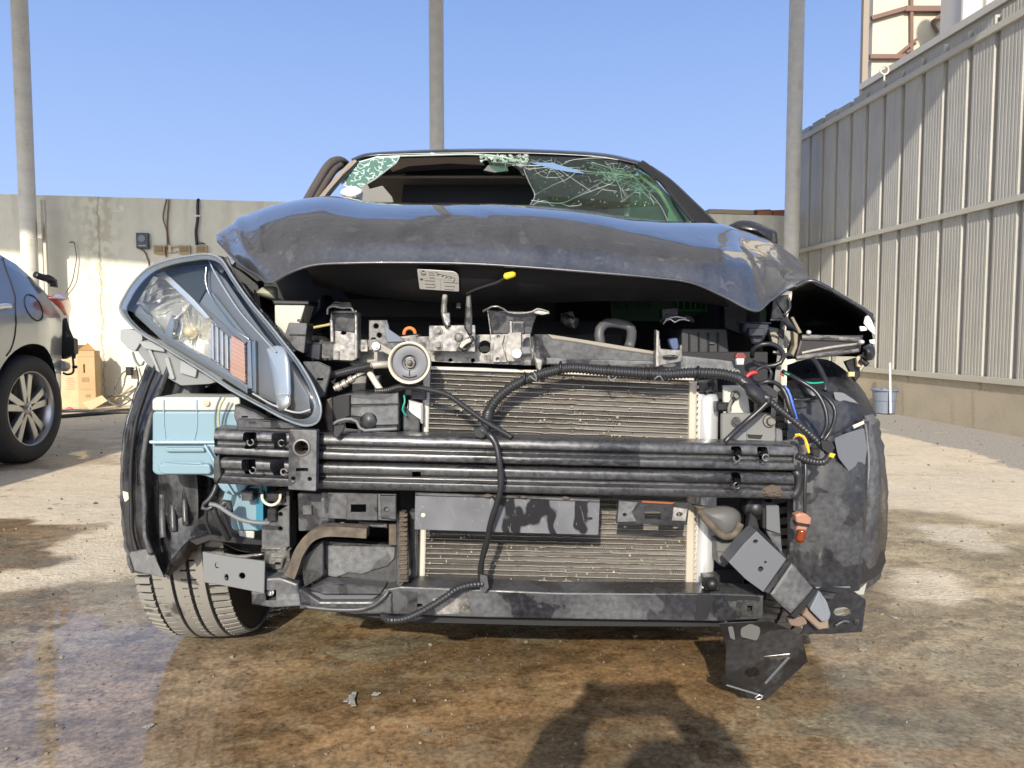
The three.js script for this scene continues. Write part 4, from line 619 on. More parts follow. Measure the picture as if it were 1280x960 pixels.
// ---- cabin
const WD = (px, py) => lerp(2.42, 3.08, clamp((281 - py) / 88, -0.4, 1.1)) + 0.1 * Math.abs((px - 640) / 240) ** 2 * 0.6;
{
  const topC = [[440, 201], [458, 195], [500, 192.5], [545, 191.5], [620, 190.5], [700, 192.5], [760, 197], [801, 205]];
  // roof: rounded front edge running back
  const edge = topC.map(([x, y]) => P(x, y, WD(x, y) - 0.004)), crest = [[440, 199], [455, 192.6], [500, 188.6], [545, 186.6], [620, 185.6], [700, 187.8], [760, 192.3], [805, 203]].map(([x, y]) => P(x, y, WD(x, y) + 0.1));
  const rear = crest.map((p, i) => V3(p.x, p.y - 0.01 + 0.03 * Math.sin(i / 7 * Math.PI), p.z - 0.9)), rear2 = crest.map((p) => V3(p.x * 0.95, p.y - 0.14, p.z - 1.75)), rear3 = crest.map((p) => V3(p.x * 1.05, 1.06, p.z - 2.35));
  const inner = edge.map((p) => p.clone().add(V3(0, -0.012, -0.02)));
  part(car, 'roof', grid(table([inner, edge, crest, rear, rear2], 40, 30), 0.002), M.body);
  part(car, 'roof_lip', sweep(crest.map((p) => p.clone().add(V3(0, 0.004, -0.14))), 0.004, { n: 50, m: 7 }), M.gutter);
  part(car, 'rear_window', grid(table([rear2.map((p) => p.clone().multiplyScalar(1)), rear3], 12, 4), 0.004), plain(0.03, 0.04, 0.04, 0.06, 0, { transmission: 0.6 }));
  // pillars
  const pl = (list, mat, name, t = 0.03) => part(car, name, plate(list, 2.7, t, { df: (x, y) => WD(x, y) - 0.015, bev: 0.004, seg: 2 }), mat);
  pl([[800, 202], [806, 202.5], [835, 224], [870, 256], [898, 283], [884, 284], [866, 276], [848, 254], [826, 227], [795, 206]], M.black, 'right_pillar');
  part(car, 'pillar_trim', tube([[803, 202, 3.06], [835, 223.5, 2.9], [868, 254, 2.66], [897, 282, 2.46]], 0.006), M.body);
  part(car, 'pillar_seal', tube([[797, 206, 3.03], [822, 224, 2.9], [845, 251, 2.66], [866, 277, 2.46]], 0.005), M.hose);
  pl([[443, 199], [436, 203], [420, 219], [398, 246], [390, 258], [399, 258], [407, 246], [424, 226], [449, 203]], plain(0.3, 0.25, 0.2, 0.5), 'left_pillar', 0.02);  // beige puts the sunlit pillar edge into the colour
  part(car, 'left_pillar_trim', tube([[449, 202, 3.05], [428, 223, 2.85], [410, 244, 2.65], [402, 256, 2.55]], 0.007), M.black);
  // frame of the front door, sprung outward beyond the left pillar
  part(car, 'door_frame', [tube([[383, 256, 2.75], [390, 243, 2.85], [402, 222, 2.97], [411, 208, 3.05], [418, 202.5, 3.1], [426, 202, 3.15], [432, 206, 3.2]], 0.02, { m: 12 }), tube([[392, 256, 2.72], [399, 243, 2.82], [409, 226, 2.93], [418, 213, 3.02], [426, 207, 3.1]], 0.014)], plain(0.085, 0.07, 0.06, 0.5), { label: 'sprung brown door frame' });
  part(car, 'door_gap_and_seal', tube([[387, 256, 2.7], [394, 243, 2.8], [405, 224, 2.92], [413, 211, 3.0], [420, 205.5, 3.06], [428, 205, 3.12]], 0.006), M.black);
  // cabin inside
  const cabin = plain(0.016, 0.016, 0.019, 0.85), cloth = plain(0.03, 0.03, 0.034, 0.9);
  part(car, 'headliner', plate([[478, 196], [500, 194], [560, 194.5], [597, 194], [606, 206], [560, 203.5], [510, 207], [490, 214]], 3.2, 0.015, { df: (x, y) => 3.12 + (y - 190) * 0.006 }), plain(0.62, 0.5, 0.4, 0.8));
  part(car, 'sun_visor', plate([[484, 206], [560, 204], [600, 206], [604, 210], [560, 211], [475, 217]], 3.3, 0.02, { df: (x, y) => 3.3 + (y - 200) * 0.004 }), plain(0.1, 0.09, 0.095, 0.8));
  part(car, 'ceiling', grid([[V3(-0.7, 1.44, -3.3), V3(0.62, 1.44, -3.3)], [V3(-0.68, 1.45, -4.2), V3(0.6, 1.45, -4.2)], [V3(-0.62, 1.25, -4.95), V3(0.55, 1.25, -4.95)]], 0.01), plain(0.2, 0.17, 0.14, 0.9));
  part(car, 'dashboard', grid(table([[V3(-0.66, 0.95, -2.5), V3(0, 0.97, -2.42), V3(0.62, 0.95, -2.5)], [V3(-0.68, 1.0, -2.6), V3(0, 1.02, -2.55), V3(0.64, 1.0, -2.6)], [V3(-0.68, 1.03, -2.8), V3(0, 1.05, -2.85), V3(0.64, 1.03, -2.8)], [V3(-0.66, 0.7, -2.95), V3(0, 0.7, -3.0), V3(0.62, 0.7, -2.95)]], 16, 18), 0.01), cabin);
  for (const x of [-0.42, 0.33]) { const s = part(car, 'seat', [box(0.5, 0.66, 0.14, x, 0.86, -3.75, 0.05), box(0.5, 0.14, 0.5, x, 0.5, -3.5, 0.04)], cloth); part(s, 'headrest', box(0.27, 0.19, 0.1, x, 1.29, -3.78, 0.04), cloth); }
  part(car, 'added_side_panel', box(0.03, 0.34, 1.2, 0.5, 1.16, -3.95, 0.012), plain(0.3, 0.32, 0.26, 0.9));  // added pale panel, covers the sky seen through the right window
  part(car, 'side_pillar', box(0.05, 0.46, 0.12, -0.7, 1.2, -3.6, 0.012), cabin); part(car, 'rear_seat', box(1.24, 0.7, 0.16, -0.04, 0.82, -4.75, 0.05), cloth);
  part(car, 'dark_cabin_sheet', plate([[508, 206], [666, 206], [668, 262], [500, 262]], 3.45, 0.02), plain(0.02, 0.02, 0.026, 0.9));  // near-black sheet across the cabin behind the opening
  part(car, 'airbag', (() => { const g = new THREE.IcosahedronGeometry(0.06, 3), p = g.attributes.position; for (let i = 0; i < p.count; i++) { const k = 0.85 + 0.25 * noise(p.getX(i) * 22, p.getY(i) * 22 + p.getZ(i) * 15, 0, 3); p.setXYZ(i, p.getX(i) * k * 0.72, p.getY(i) * k * 0.55, p.getZ(i) * k); } g.computeVertexNormals(); const q = P(441, 243, 2.62); g.translate(q.x, q.y, q.z); return g; })(), plain(0.75, 0.74, 0.7, 0.9), { label: 'white deflated airbag' });
  part(car, 'torn_trim', plate([[449, 238], [458, 228], [462, 236], [478, 232], [490, 246], [492, 253], [450, 252]], 2.75, 0.01), plain(0.17, 0.165, 0.15, 0.8));
  part(car, 'added_olive_sheet', plate([[797, 212], [820, 226], [844, 252], [862, 275], [862, 284], [834, 284], [836, 262], [822, 240], [800, 222]], 3.02, 0.012, { df: (x, y) => 3.05 - (y - 212) * 0.006 }), plain(0.3, 0.32, 0.24, 0.9));  // added sheet, its olive stands in for light seen through the glass
  part(car, 'added_dark_sheet', plate([[790, 222], [801, 224], [822, 241], [836, 263], [833, 285], [786, 285]], 3.1, 0.012, { df: (x, y) => 3.12 - (y - 212) * 0.004 }), plain(0.06, 0.065, 0.055, 0.9));  // added sheet, stands in for the dim view through the glass
  // windscreen: one broken sheet, big clear remainder and a crazed corner hanging
  const glass = plain(0.62, 0.84, 0.72, 0.03, 0, { transmission: 1, thickness: 0, ior: 1.5 }), crazed = plain(0.2, 0.4, 0.33, 0.25, 0, { transmission: 0.55, thickness: 0 });
  const big = [[606, 193.5], [660, 194], [720, 196.5], [770, 201], [796, 208], [822, 228], [846, 255], [866, 277], [830, 279], [760, 274], [700, 266], [662, 258], [668, 245], [660, 226], [655, 212], [640, 207], [628, 210], [612, 206]];
  const scr = part(car, 'windscreen', plate(big, 2.7, 0.005, { df: WD, bev: 0.0008 }), glass, { label: 'cracked green tinted remainder of windscreen' });
  const corner = [[447, 203], [470, 196.5], [500, 195], [496, 203], [484, 212], [470, 223], [458, 230], [452, 238], [440, 236], [428, 230], [424, 225]];
  part(car, 'crazed_glass', plate(corner, 2.8, 0.006, { df: (x, y) => WD(x, y) - 0.01 }), crazed, { label: 'crazed green glass corner' });
  part(car, 'glass_edge', plate([[424, 249], [450, 251], [500, 253.5], [560, 254.5], [560, 256.5], [500, 256], [440, 254]], 2.5, 0.006, { df: (x, y) => 2.5 }), crazed);
  // cracks
  const crackMat = plain(0.36, 0.4, 0.355, 0.4), seg = (list, r = 0.0016) => sweep(list.map(([x, y]) => P(x, y, WD(x, y) - 0.002)), r, { m: 5 });
  const branch = [[[655, 212], [662, 230], [668, 244], [662, 257]], [[640, 206], [690, 208], [735, 214], [772, 217], [795, 222]], [[664, 250], [700, 254], [722, 245], [748, 235], [765, 228], [772, 218]], [[770, 218], [764, 226], [757, 220], [752, 214]], [[772, 217], [780, 211], [764, 212], [776, 221], [786, 222]], [[660, 212], [690, 210], [720, 226], [740, 240]], [[700, 254], [712, 258], [726, 256]], [[772, 200], [756, 197], [720, 199], [706, 202]], [[740, 203], [770, 212], [800, 224]], [[785, 214], [810, 238], [826, 258], [835, 276]], [[668, 244], [690, 232], [712, 222], [722, 213]], [[820, 232], [812, 240], [818, 256]], [[664, 256], [680, 251], [690, 258]]];
  part(scr, 'crack', branch.map((b) => seg(b.map(([x, y]) => [x + (rnd() - 0.5), y + (rnd() - 0.5)]), 0.0007 + 0.0006 * rnd())), crackMat, { kind: 'stuff' });
  const near = (a, b, c, d) => inside(big, a, b) && inside(big, c, d), spider = [];
  for (const [cx, cy, R, n] of [[769, 218, 62, 17], [690, 209, 40, 11], [650, 206, 34, 12], [800, 236, 40, 9]]) {
    const rays = Array.from({ length: n }, (_, i) => ({ a: (i + 0.6 * rnd()) / n * Math.PI * 2, L: R * (0.35 + 0.65 * rnd()) }));
    rays.forEach((r, i) => { let px = cx, py = cy, a = r.a; for (let t = 0; t < r.L; t += 6) { a += (rnd() - 0.5) * 0.22; const qx = px + 6 * Math.cos(a), qy = py + 6 * Math.sin(a) * 0.62; if (near(px, py, qx, qy)) spider.push(bar(P(px, py, WD(px, py) - 0.002), P(qx, qy, WD(qx, qy) - 0.002), 0.0006 + 0.0005 * rnd(), 0.0008)); px = qx; py = qy; }
      const s = rays[(i + 1) % n]; for (const k of [0.12, 0.22, 0.36, 0.55]) if (rnd() < 0.75 - k * 0.6) { const x0 = cx + R * k * Math.cos(r.a), y0 = cy + R * k * 0.62 * Math.sin(r.a), x1 = cx + R * k * Math.cos(s.a), y1 = cy + R * k * 0.62 * Math.sin(s.a); if (near(x0, y0, x1, y1)) spider.push(bar(P(x0, y0, WD(x0, y0) - 0.002), P(x1, y1, WD(x1, y1) - 0.002), 0.0007, 0.0008)); } });
  }
  part(scr, 'spider_crack', spider, crackMat, { kind: 'stuff' });
  part(scr, 'glass_crumb', Array.from({ length: 420 }, (_, i) => { const hit = i < 150; const x = hit ? 768 + (rnd() + rnd() - 1) * 26 : 668 + rnd() * 150, y = hit ? 219 + (rnd() + rnd() - 1) * 9 : 203 + rnd() * 55; const g = new THREE.TetrahedronGeometry(0.001 + 0.002 * rnd() ** 2); g.rotateX(rnd() * 6); const q = P(x, y, WD(x, y) - 0.004); g.translate(q.x, q.y, q.z); return g; }), crackMat, { kind: 'stuff' });
  const web = []; const pts = []; for (let i = 0; i < 330; i++) { const x = 425 + rnd() * 74, y = 195 + rnd() * 43; if (inside(corner, x, y)) pts.push([x, y]); }
  pts.forEach((a, i) => { pts.map((b, k) => [Math.hypot((a[0] - b[0]), (a[1] - b[1]) * 1.4), k]).sort((p, q) => p[0] - q[0]).slice(1, 4).forEach(([, k]) => { if (k > i || rnd() < 0.3) web.push(bar(P(...a, WD(...a) - 0.014), P(...pts[k], WD(...pts[k]) - 0.014), 0.0012 + 0.0012 * rnd(), 0.0015)); }); });
  for (let i = 0; i < corner.length; i++) { const a = corner[i], b = corner[(i + 1) % corner.length]; web.push(bar(P(...a, WD(...a) - 0.014), P(...b, WD(...b) - 0.014), 0.003, 0.004)); }
  part(car, 'glass_web', web, plain(0.55, 0.63, 0.58, 0.35), { kind: 'stuff' });
  part(car, 'shattered_top_edge', [seg([[500, 195], [540, 194], [590, 193], [620, 195], [640, 199], [655, 203]], 0.004), ...Array.from({ length: 60 }, () => { const x = 600 + rnd() * 60, y = 194 + rnd() * 8; const g = new THREE.TetrahedronGeometry(0.006 + 0.006 * rnd()); g.rotateY(rnd() * 6); const q = P(x, y, WD(x, y) - 0.006); g.translate(q.x, q.y, q.z); return g; })], plain(0.33, 0.4, 0.34, 0.5), { kind: 'stuff' });
  part(car, 'rear_mirror_mount', [plate([[610, 206], [634, 208], [636, 214], [618, 216], [604, 213]], 3.0, 0.04), tube([[640, 206, 3], [650, 212, 2.95], [655, 220, 2.93]], 0.006)], M.black);
  part(car, 'blue_strip', plate([[662, 203], [690, 203.5], [720, 212], [732, 217], [712, 215], [690, 211]], 2.95, 0.002, { df: (x, y) => WD(x, y) - 0.006, bev: 0 }), plain(0.16, 0.26, 0.42, 0.2));  // opaque blue strip laid on the glass
  // side mirror on the right
  const mo = [[914, 284], [918, 278], [928, 275.5], [942, 277], [958, 283], [970, 289], [972, 296], [971, 306], [956, 300], [934, 291]];
  const mir = part(car, 'side_mirror', [pillow(mo, () => 2.3, 0.06, 8), plate(mo, 2.3, 0.1, { bev: 0.02, seg: 3 })], M.blackPaint);
  part(mir, 'lower_cap', plate([[958, 287], [971, 290], [972, 306], [960, 302]], 2.26, 0.03, { bev: 0.006, seg: 2 }), M.black);
  // body behind the firewall: sides, floor, tail
  const prof = (x, w) => [[0.93, 0.2], [0.98, 0.4], [1, 0.62], [0.995, 0.8], [0.97, 0.95], [0.94, 0.985]].map(([f, y]) => [x * f * w, y]);
  for (const s of [-1, 1]) part(car, 'door_panel', grid(prof(1, 0.86).map(([x, y]) => [-2.3, -2.9, -3.5, -4.3, -5.0, -5.6, -5.85].map((z, k) => V3(-0.04 + s * x * [0.97, 1, 1, 1, 0.99, 0.94, 0.84][k], y, z))), 0.02), M.body);
  part(car, 'left_fender', grid([0.56, 0.7, 0.82, 0.91].map((y, k) => [-1.95, -2.1, -2.29].map((z) => V3([-0.855, -0.86, -0.85, -0.8][k], y, z))), 0.012), M.body);
  part(car, 'tail_panel', box(1.4, 0.75, 0.04, -0.04, 0.6, -5.86), M.body);
  part(car, 'boot_lid', box(1.36, 0.03, 0.45, -0.04, 0.985, -5.62, 0.005), M.body);
  part(car, 'floor_pan', box(1.6, 0.05, 4.0, -0.04, 0.2, -3.85), M.nearBlack);
  part(car, 'firewall', box(1.56, 0.8, 0.04, -0.04, 0.6, -2.32), M.nearBlack);
}

// ---- engine bay
part(car, 'engine', [box(0.75, 0.5, 0.45, -0.1, 0.55, -1.95, 0.03), box(0.5, 0.1, 0.3, -0.15, 0.83, -1.9, 0.03)], M.nearBlack);
part(car, 'gearbox', box(0.4, 0.35, 0.4, 0.42, 0.5, -1.95, 0.05), M.nearBlack);
part(car, 'bay_floor', box(0.98, 0.03, 0.72, -0.02, 0.27, -1.92), M.nearBlack);
part(car, 'inner_wing', grid(table([[[345, 600, 1.62], [345, 600, 2.2]], [[335, 470, 1.62], [340, 470, 2.2]], [[322, 352, 1.68], [330, 350, 2.2]]], 6, 10), 0.01), M.black);
part(car, 'inner_wing', grid(table([[[960, 600, 1.62], [945, 600, 2.2]], [[975, 470, 1.62], [955, 470, 2.2]], [[985, 372, 1.68], [965, 372, 2.2]]], 6, 10), 0.01), M.black);
part(car, 'hinge_arm', plate([[283, 328], [300, 338], [318, 352], [325, 372], [312, 376], [296, 352], [280, 338]], 1.72, 0.03), M.black);
part(car, 'bay_rail', plate([[285, 345], [330, 372], [345, 392], [350, 420], [330, 420], [312, 385], [280, 355]], 1.8, 0.05), M.halfDust);
{ // fluid bottle, fuse boxes and hoses at the left of the bay
  const r = part(car, 'fluid_bottle', plate([[343, 380], [382, 380], [376, 400], [366, 424], [344, 424]], 1.52, 0.07, { r: 3, bev: 0.003, seg: 2 }), plain(0.45, 0.435, 0.37, 0.5));
  part(r, 'cap', plate([[341, 374.5], [386, 376], [386, 381], [341, 380.5]], 1.515, 0.08, { bev: 0.002 }), M.black);
  part(car, 'filler_bottle', pillow([[320, 366], [330, 358], [345, 359], [347, 366], [346, 376], [330, 372]], () => 1.62, 0.03), plain(0.36, 0.36, 0.27, 0.5));
  const f = part(car, 'relay_box', plate([[361, 403], [384, 404], [380, 442], [358, 432], [354, 424]], 1.46, 0.05, { r: 2, bev: 0.003, seg: 2 }), M.halfDust);
  part(f, 'lid_ridge', [plate([[362, 417], [382, 418], [382, 420], [361, 419]], 1.457, 0.004), plate([[371, 402], [377, 402], [377, 399], [371, 399]], 1.46, 0.02)], M.halfDust);
  part(car, 'radiator_hose', tube([[384, 425, 1.6], [392, 408, 1.62], [404, 396, 1.66], [408, 378, 1.75]], 0.018), M.hose);
  part(car, 'yellow_pipe', tube([[383, 411, 1.56], [400, 408, 1.56], [415, 405, 1.56]], 0.003), plain(0.35, 0.3, 0.12, 0.5));
  part(car, 'hose_elbow', tube([[386, 430, 1.58], [396, 424, 1.6], [404, 430, 1.6], [412, 436, 1.6]], 0.016), M.hose);
}
part(car, 'lifting_eye', (() => { const g = new THREE.TorusGeometry(0.011, 0.0036, 10, 24, Math.PI * 1.05), p = P(512, 417, 1.54); g.translate(p.x, p.y, p.z); return g; })(), M.orange);
part(car, 'intake_hose', tube([[751, 432, 1.6], [749, 414, 1.6], [757, 405, 1.61], [775, 405, 1.62], [788, 410, 1.62], [789, 424, 1.6], [786, 434, 1.58]], 0.0105, { m: 12 }), plain(0.075, 0.075, 0.08, 0.5), { label: 'curved grey intake hose' });
{ const a = part(car, 'air_box', plate([[852, 411], [909, 411], [912, 450], [852, 450]], 1.62, 0.12, { r: 4, bev: 0.008, seg: 2 }), plain(0.028, 0.028, 0.031, 0.6));
  for (const x of [861, 873, 885, 897]) part(a, 'rib', plate(rect(x, 416, x + 2.2, 446), 1.614, 0.008), M.black);
  part(a, 'painted_glint', plate(rect(887, 428.5, 894, 429.6), 1.612, 0.004), M.greyPlastic); }  // grey strip painted in as a glint on the box
{ const g = plain(0.015, 0.2, 0.05, 0.5), f = part(car, 'fan_grille', plate([[762, 374], [884, 374], [884, 391], [830, 402], [764, 402]], 1.95, 0.02), plain(0.008, 0.06, 0.018, 0.6), { label: 'dark green slatted plastic' });
  for (const x of [846, 854, 862, 868, 876, 881]) part(f, 'slat', plate(rect(x, 375.5, x + 2.4, 387), 1.93, 0.008), g); part(f, 'frame_bar', plate(rect(845, 386.5, 885, 389.5), 1.93, 0.01), g); for (const x of [770, 784, 798, 812]) part(f, 'slat', plate(rect(x, 377, x + 2, 386), 1.93, 0.008), plain(0.01, 0.09, 0.03, 0.5)); }
for (const g of [plate([[827, 386], [848, 384], [848, 402], [828, 402]], 1.68, 0.03), plate([[905, 374], [935, 378], [932, 420], [906, 410]], 1.8, 0.05), plate([[700, 392], [716, 388], [722, 404], [706, 410]], 1.75, 0.04)]) part(car, 'bay_bracket', g, M.lessDust);
part(car, 'bay_cable', tube([[826, 402, 1.62], [836, 394, 1.6], [848, 400, 1.6], [860, 396, 1.61], [866, 402, 1.62]], 0.004), M.lessDust);
part(car, 'foil_scrap', [tube([[829, 405, 1.6], [836, 398, 1.59], [844, 403, 1.59], [851, 399, 1.59], [862, 401, 1.59]], 0.0015), tube([[832, 399, 1.6], [845, 396, 1.59], [858, 398, 1.59]], 0.0012)], M.bright);
part(car, 'throttle_nozzle', [tube([[706, 398, 1.66], [712, 402, 1.64], [720, 404, 1.63]], 0.012), tube([[713, 399, 1.632], [719, 402, 1.625]], 0.006)], M.dirtySteel);

// ---- upper tie bar with the latch, horn and brackets
part(car, 'tie_bar', [plate([[388, 428], [420, 427], [470, 424], [523, 418], [523, 452], [460, 455], [420, 452], [400, 451], [384, 445]], 1.52, 0.05, { bev: 0.004, seg: 2 }), plate([[520, 421], [605, 418], [668, 420], [668, 457], [520, 451]], 1.52, 0.05, { holes: [[606, 434, 8, 8], [563, 450.2, 2.2], [591, 450.5, 2.4]], bev: 0.003, seg: 2 })], M.steel);
part(car, 'tie_bar_face', plate([[400, 428], [448, 427], [448, 451], [404, 451], [401, 449]], 1.497, 0.012, { bev: 0.003 }), M.dirtySteel);
part(car, 'bar_paint_patch', plate([[381, 430], [402, 429], [400, 451], [380, 446]], 1.492, 0.01, { r: 3, bev: 0.002 }), plain(0.018, 0.018, 0.026, 0.3));
{ const t = part(car, 'headlamp_bracket', plate([[413, 388], [446, 388], [446, 449], [440, 451], [416, 450], [417, 427], [413, 427]], 1.48, 0.004, { bev: 0.001, holes: [[429.5, 416, 3.2, 2.2]] }), M.steel, { label: 'upright bracket with cap' });
  part(t, 'cap', grid(table([[[408, 393, 1.44], [409, 385, 1.44], [416, 382, 1.44], [428, 384, 1.44], [439, 384, 1.44], [444, 390, 1.44], [449, 394, 1.45]], [[412, 389, 1.53], [414, 381, 1.53], [418, 377, 1.53], [428, 378, 1.53], [438, 378, 1.53], [440, 384, 1.53], [446, 390, 1.53]]], 20, 4), 0.003), M.halfDust);
  part(t, 'upper_face', plate([[415, 391], [444, 391], [443, 416], [418, 413], [415, 400]], 1.478, 0.003), M.lessDust);
  part(t, 'side_flange', [plate([[412, 399], [416, 399], [417, 428], [413, 428]], 1.47, 0.04), plate([[443, 390], [446.5, 392], [446.5, 448], [443, 448]], 1.465, 0.04)], M.steel);
  part(t, 'pressed_line', [plate(rect(418, 438.5, 424, 440), 1.4765, 0.002, { bev: 0 }), plate(rect(422, 440, 423.5, 449), 1.4765, 0.002, { bev: 0 })], M.dirtySteel); }
part(car, 'clip_row', [404, 410, 418].map((x) => plate(rect(x, 448, x + 5, 450.5), 1.49, 0.006, { bev: 0.001 })), M.black);
{ const h = part(car, 'horn_bracket', plate([[461, 400], [484, 400], [487, 412], [500, 421], [508, 428], [508, 434], [486, 437], [480, 438], [461, 438]], 1.47, 0.004, { holes: [[470, 407.5, 3, 3], [474, 419, 3, 3], [467, 424, 3, 2]] }), M.dirtySteel);
  part(h, 'arm', plate([[464, 428], [474, 427], [490, 437], [493, 447], [478, 440], [466, 440]], 1.455, 0.005), M.steel); part(h, 'bolt', bolt(470, 432.5, 1.45, 0.0075), M.bright);
  part(h, 'blue_face', plate([[480, 402], [487, 412], [500, 421], [506, 427], [484, 428], [481, 416]], 1.4655, 0.003), plain(0.1, 0.12, 0.155, 0.5)); }
part(car, 'small_lug', [plate([[448, 424], [460, 424], [460, 440], [450, 440], [448, 436]], 1.485, 0.006, { r: 2 }), bolt(453.5, 433, 1.484, 0.004)], M.steel);
{ const s = 0.0395, o = part(car, 'horn', turned(512, 453.5, 1.405, [[0, -0.03], [0.7, -0.03], [0.95, -0.016], [1.0, -0.004], [0.99, 0.006], [0.93, 0.0085], [0.86, 0.004], [0.84, -0.004]].map(([r, z]) => [r * s, z])), M.cream, { label: 'round horn with cream rim' });
  part(o, 'diaphragm', turned(512, 453.5, 1.405, [[0, -0.008], [0.34, -0.008], [0.36, -0.004], [0.38, -0.001], [0.78, -0.0005], [0.82, -0.004], [0.86, -0.008]].map(([r, z]) => [r * s, z])), plain(0.12, 0.125, 0.14, 0.5));
  part(o, 'hub', turned(512, 453.5, 1.405, [[0, 0.004], [0.1, 0.003], [0.12, -0.003], [0.2, -0.005], [0.25, -0.002], [0.28, -0.006]].map(([r, z]) => [r * s, z])), M.dirtySteel);
  part(o, 'mark', [plate(rect(511.2, 463, 512.4, 470), 1.4044, 0.002, { bev: 0 }), tube([[503, 469.5, 1.404], [508, 471.5, 1.404], [516, 471.5, 1.404], [521, 469.5, 1.404]], 0.0012)], M.nearBlack); }
{ const l = part(car, 'hood_latch', plate([[536, 407], [594, 406], [594, 440], [536, 439]], 1.475, 0.006, { r: 1.5, bev: 0.0015 }), M.steel, { label: 'hood latch plate with two bolts' });
  part(l, 'bolt', bolt(548, 413.5, 1.474, 0.0075), M.dirtySteel); part(l, 'bolt', bolt(548, 431.5, 1.474, 0.0075), M.dirtySteel);
  part(l, 'rivet', turned(573.5, 422, 1.474, [[0, 0.004], [0.006, 0.0035], [0.0075, 0.001], [0.009, 0]]), M.dirtySteel);
  part(l, 'lever', [tube([[556.5, 370, 1.5], [555, 385, 1.485], [556, 398, 1.475], [560, 408, 1.468]], 0.006, { m: 8 }), plate([[552, 391], [562, 391], [563, 402], [559, 411], [555, 404]], 1.466, 0.006)], M.steel);
  part(l, 'catch_arm', plate([[583, 370], [588, 368], [590, 392], [590, 418], [586, 420], [580, 410], [581, 394]], 1.47, 0.012, { bev: 0.003 }), M.dirtySteel);
  part(l, 'rear_strap', plate([[571, 367], [577, 368], [576, 386], [570, 385]], 1.55, 0.01), M.lessDust);
  part(l, 'claw', [plate([[574, 430], [586, 424], [588, 432], [580, 440], [570, 439]], 1.465, 0.01, { r: 1 }), tube([[585, 424, 1.46], [590, 420, 1.46], [592, 424, 1.46], [588, 429, 1.46]], 0.0025), tube([[575, 433, 1.462], [580, 437, 1.46], [584, 436, 1.46]], 0.003)], M.black);
  part(l, 'spring', tube([[576, 434, 1.458], [582, 428, 1.455], [588, 425, 1.457]], 0.0042), M.cream); }
{ const t = part(car, 'latch_support', plate([[609, 388], [672, 390], [668, 402], [663, 418], [664, 457], [612, 455], [613, 420]], 1.475, 0.005, { holes: [[669 - 9, 431, 6.5, 9]], bev: 0.001 }), M.steel, { label: 'central latch support bracket' });
  part(t, 'dark_face', plate([[610, 388], [671, 390], [664, 417], [655, 417], [652, 404], [637, 401], [637, 417], [614, 418]], 1.4725, 0.004), M.lessDust);
  part(t, 'top_flange', tube([[604, 389, 1.47], [610, 386, 1.46], [616, 383, 1.455], [626, 384, 1.455], [634, 390, 1.46], [650, 391.5, 1.46], [664, 390, 1.46], [672, 386, 1.455], [686, 390, 1.46]], 0.0018), M.steel);
  part(t, 'torn_tip', plate([[666, 388], [674, 385], [684, 388], [688, 392], [678, 394], [668, 392]], 1.458, 0.003), M.steel);
  part(t, 'ridge', plate([[619, 418], [631, 418], [628, 430], [632, 445], [634, 453], [616, 453], [616, 440]], 1.468, 0.012, { r: 2, bev: 0.004, seg: 3, holes: [[623, 420.5, 2], [622, 449, 2]] }), M.steel);
  part(t, 'housing', plate([[635, 416], [652, 415], [652, 452], [634, 452], [631, 436]], 1.462, 0.02, { r: 2, bev: 0.003 }), M.steel);
  part(t, 'push_pin', turned(646, 442, 1.44, [[0, 0.004], [0.0035, 0.004], [0.004, 0.002], [0.008, 0.002], [0.0092, 0], [0.0092, -0.006], [0.004, -0.02]]), M.white);
  part(t, 'pin_body', plate([[650, 434], [663, 433], [665, 443], [652, 444]], 1.45, 0.02, { bev: 0.003 }), M.greyPlastic);
  part(t, 'bent_arm', plate([[668, 437], [671, 445], [680, 450], [676, 466], [671, 462], [667, 448]], 1.45, 0.01, { bev: 0.003 }), M.steel);
  part(t, 'frame_step', plate([[640, 402], [655, 402], [656, 416], [640, 417]], 1.466, 0.008, { bev: 0.002 }), M.dirtySteel); }
part(car, 'right_tie_bar', plate([[668, 418], [684, 418], [760, 430], [822, 441], [880, 447], [926, 452], [927, 472], [900, 474], [824, 462], [740, 457], [668, 456]], 1.5, 0.04, { bev: 0.004, seg: 2 }), M.mostlyDust, { label: 'grey sloping tie bar' });
part(car, 'bar_lower_flange', plate([[683, 447], [740, 449], [815, 451], [822, 455], [822, 461], [740, 456.5], [683, 455.5]], 1.492, 0.012, { bev: 0.003, seg: 2 }), M.mostlyDust);
part(car, 'bar_top_edge', plate([[684, 417.5], [760, 429.5], [820, 439.5], [820, 444], [770, 437], [720, 428], [690, 424]], 1.497, 0.006, { bev: 0.002 }), plain(0.25, 0.225, 0.185, 0.8));
{ const b = part(car, 'corner_bracket', plate([[821, 418], [825, 424], [826, 436], [838, 437], [850, 437], [850, 431], [853, 431], [853, 452], [820, 458]], 1.465, 0.005, { holes: [[838, 447, 9, 3]] }), M.steel);
  part(b, 'flange', plate([[820, 412], [824, 414], [824, 458], [819, 459]], 1.45, 0.02), M.steel); part(b, 'blue_patch', plate([[836, 424], [847, 422], [849, 436], [842, 438], [838, 432]], 1.47, 0.02, { r: 3 }), plain(0.05, 0.07, 0.15, 0.4)); }
part(car, 'red_cap', plate([[922, 441], [930, 441], [933, 446], [932, 448.5], [920, 448.5], [919, 446]], 1.465, 0.014, { r: 1.5, bev: 0.003, seg: 2 }), plain(0.16, 0.03, 0.025, 0.5));
part(car, 'cap_stem', plate([[921, 448], [931, 448], [930, 456], [922, 456]], 1.463, 0.015, { bev: 0.003 }), M.white);
part(car, 'bar_end_bolt', bolt(919, 465, 1.492, 0.008), M.dirtySteel);

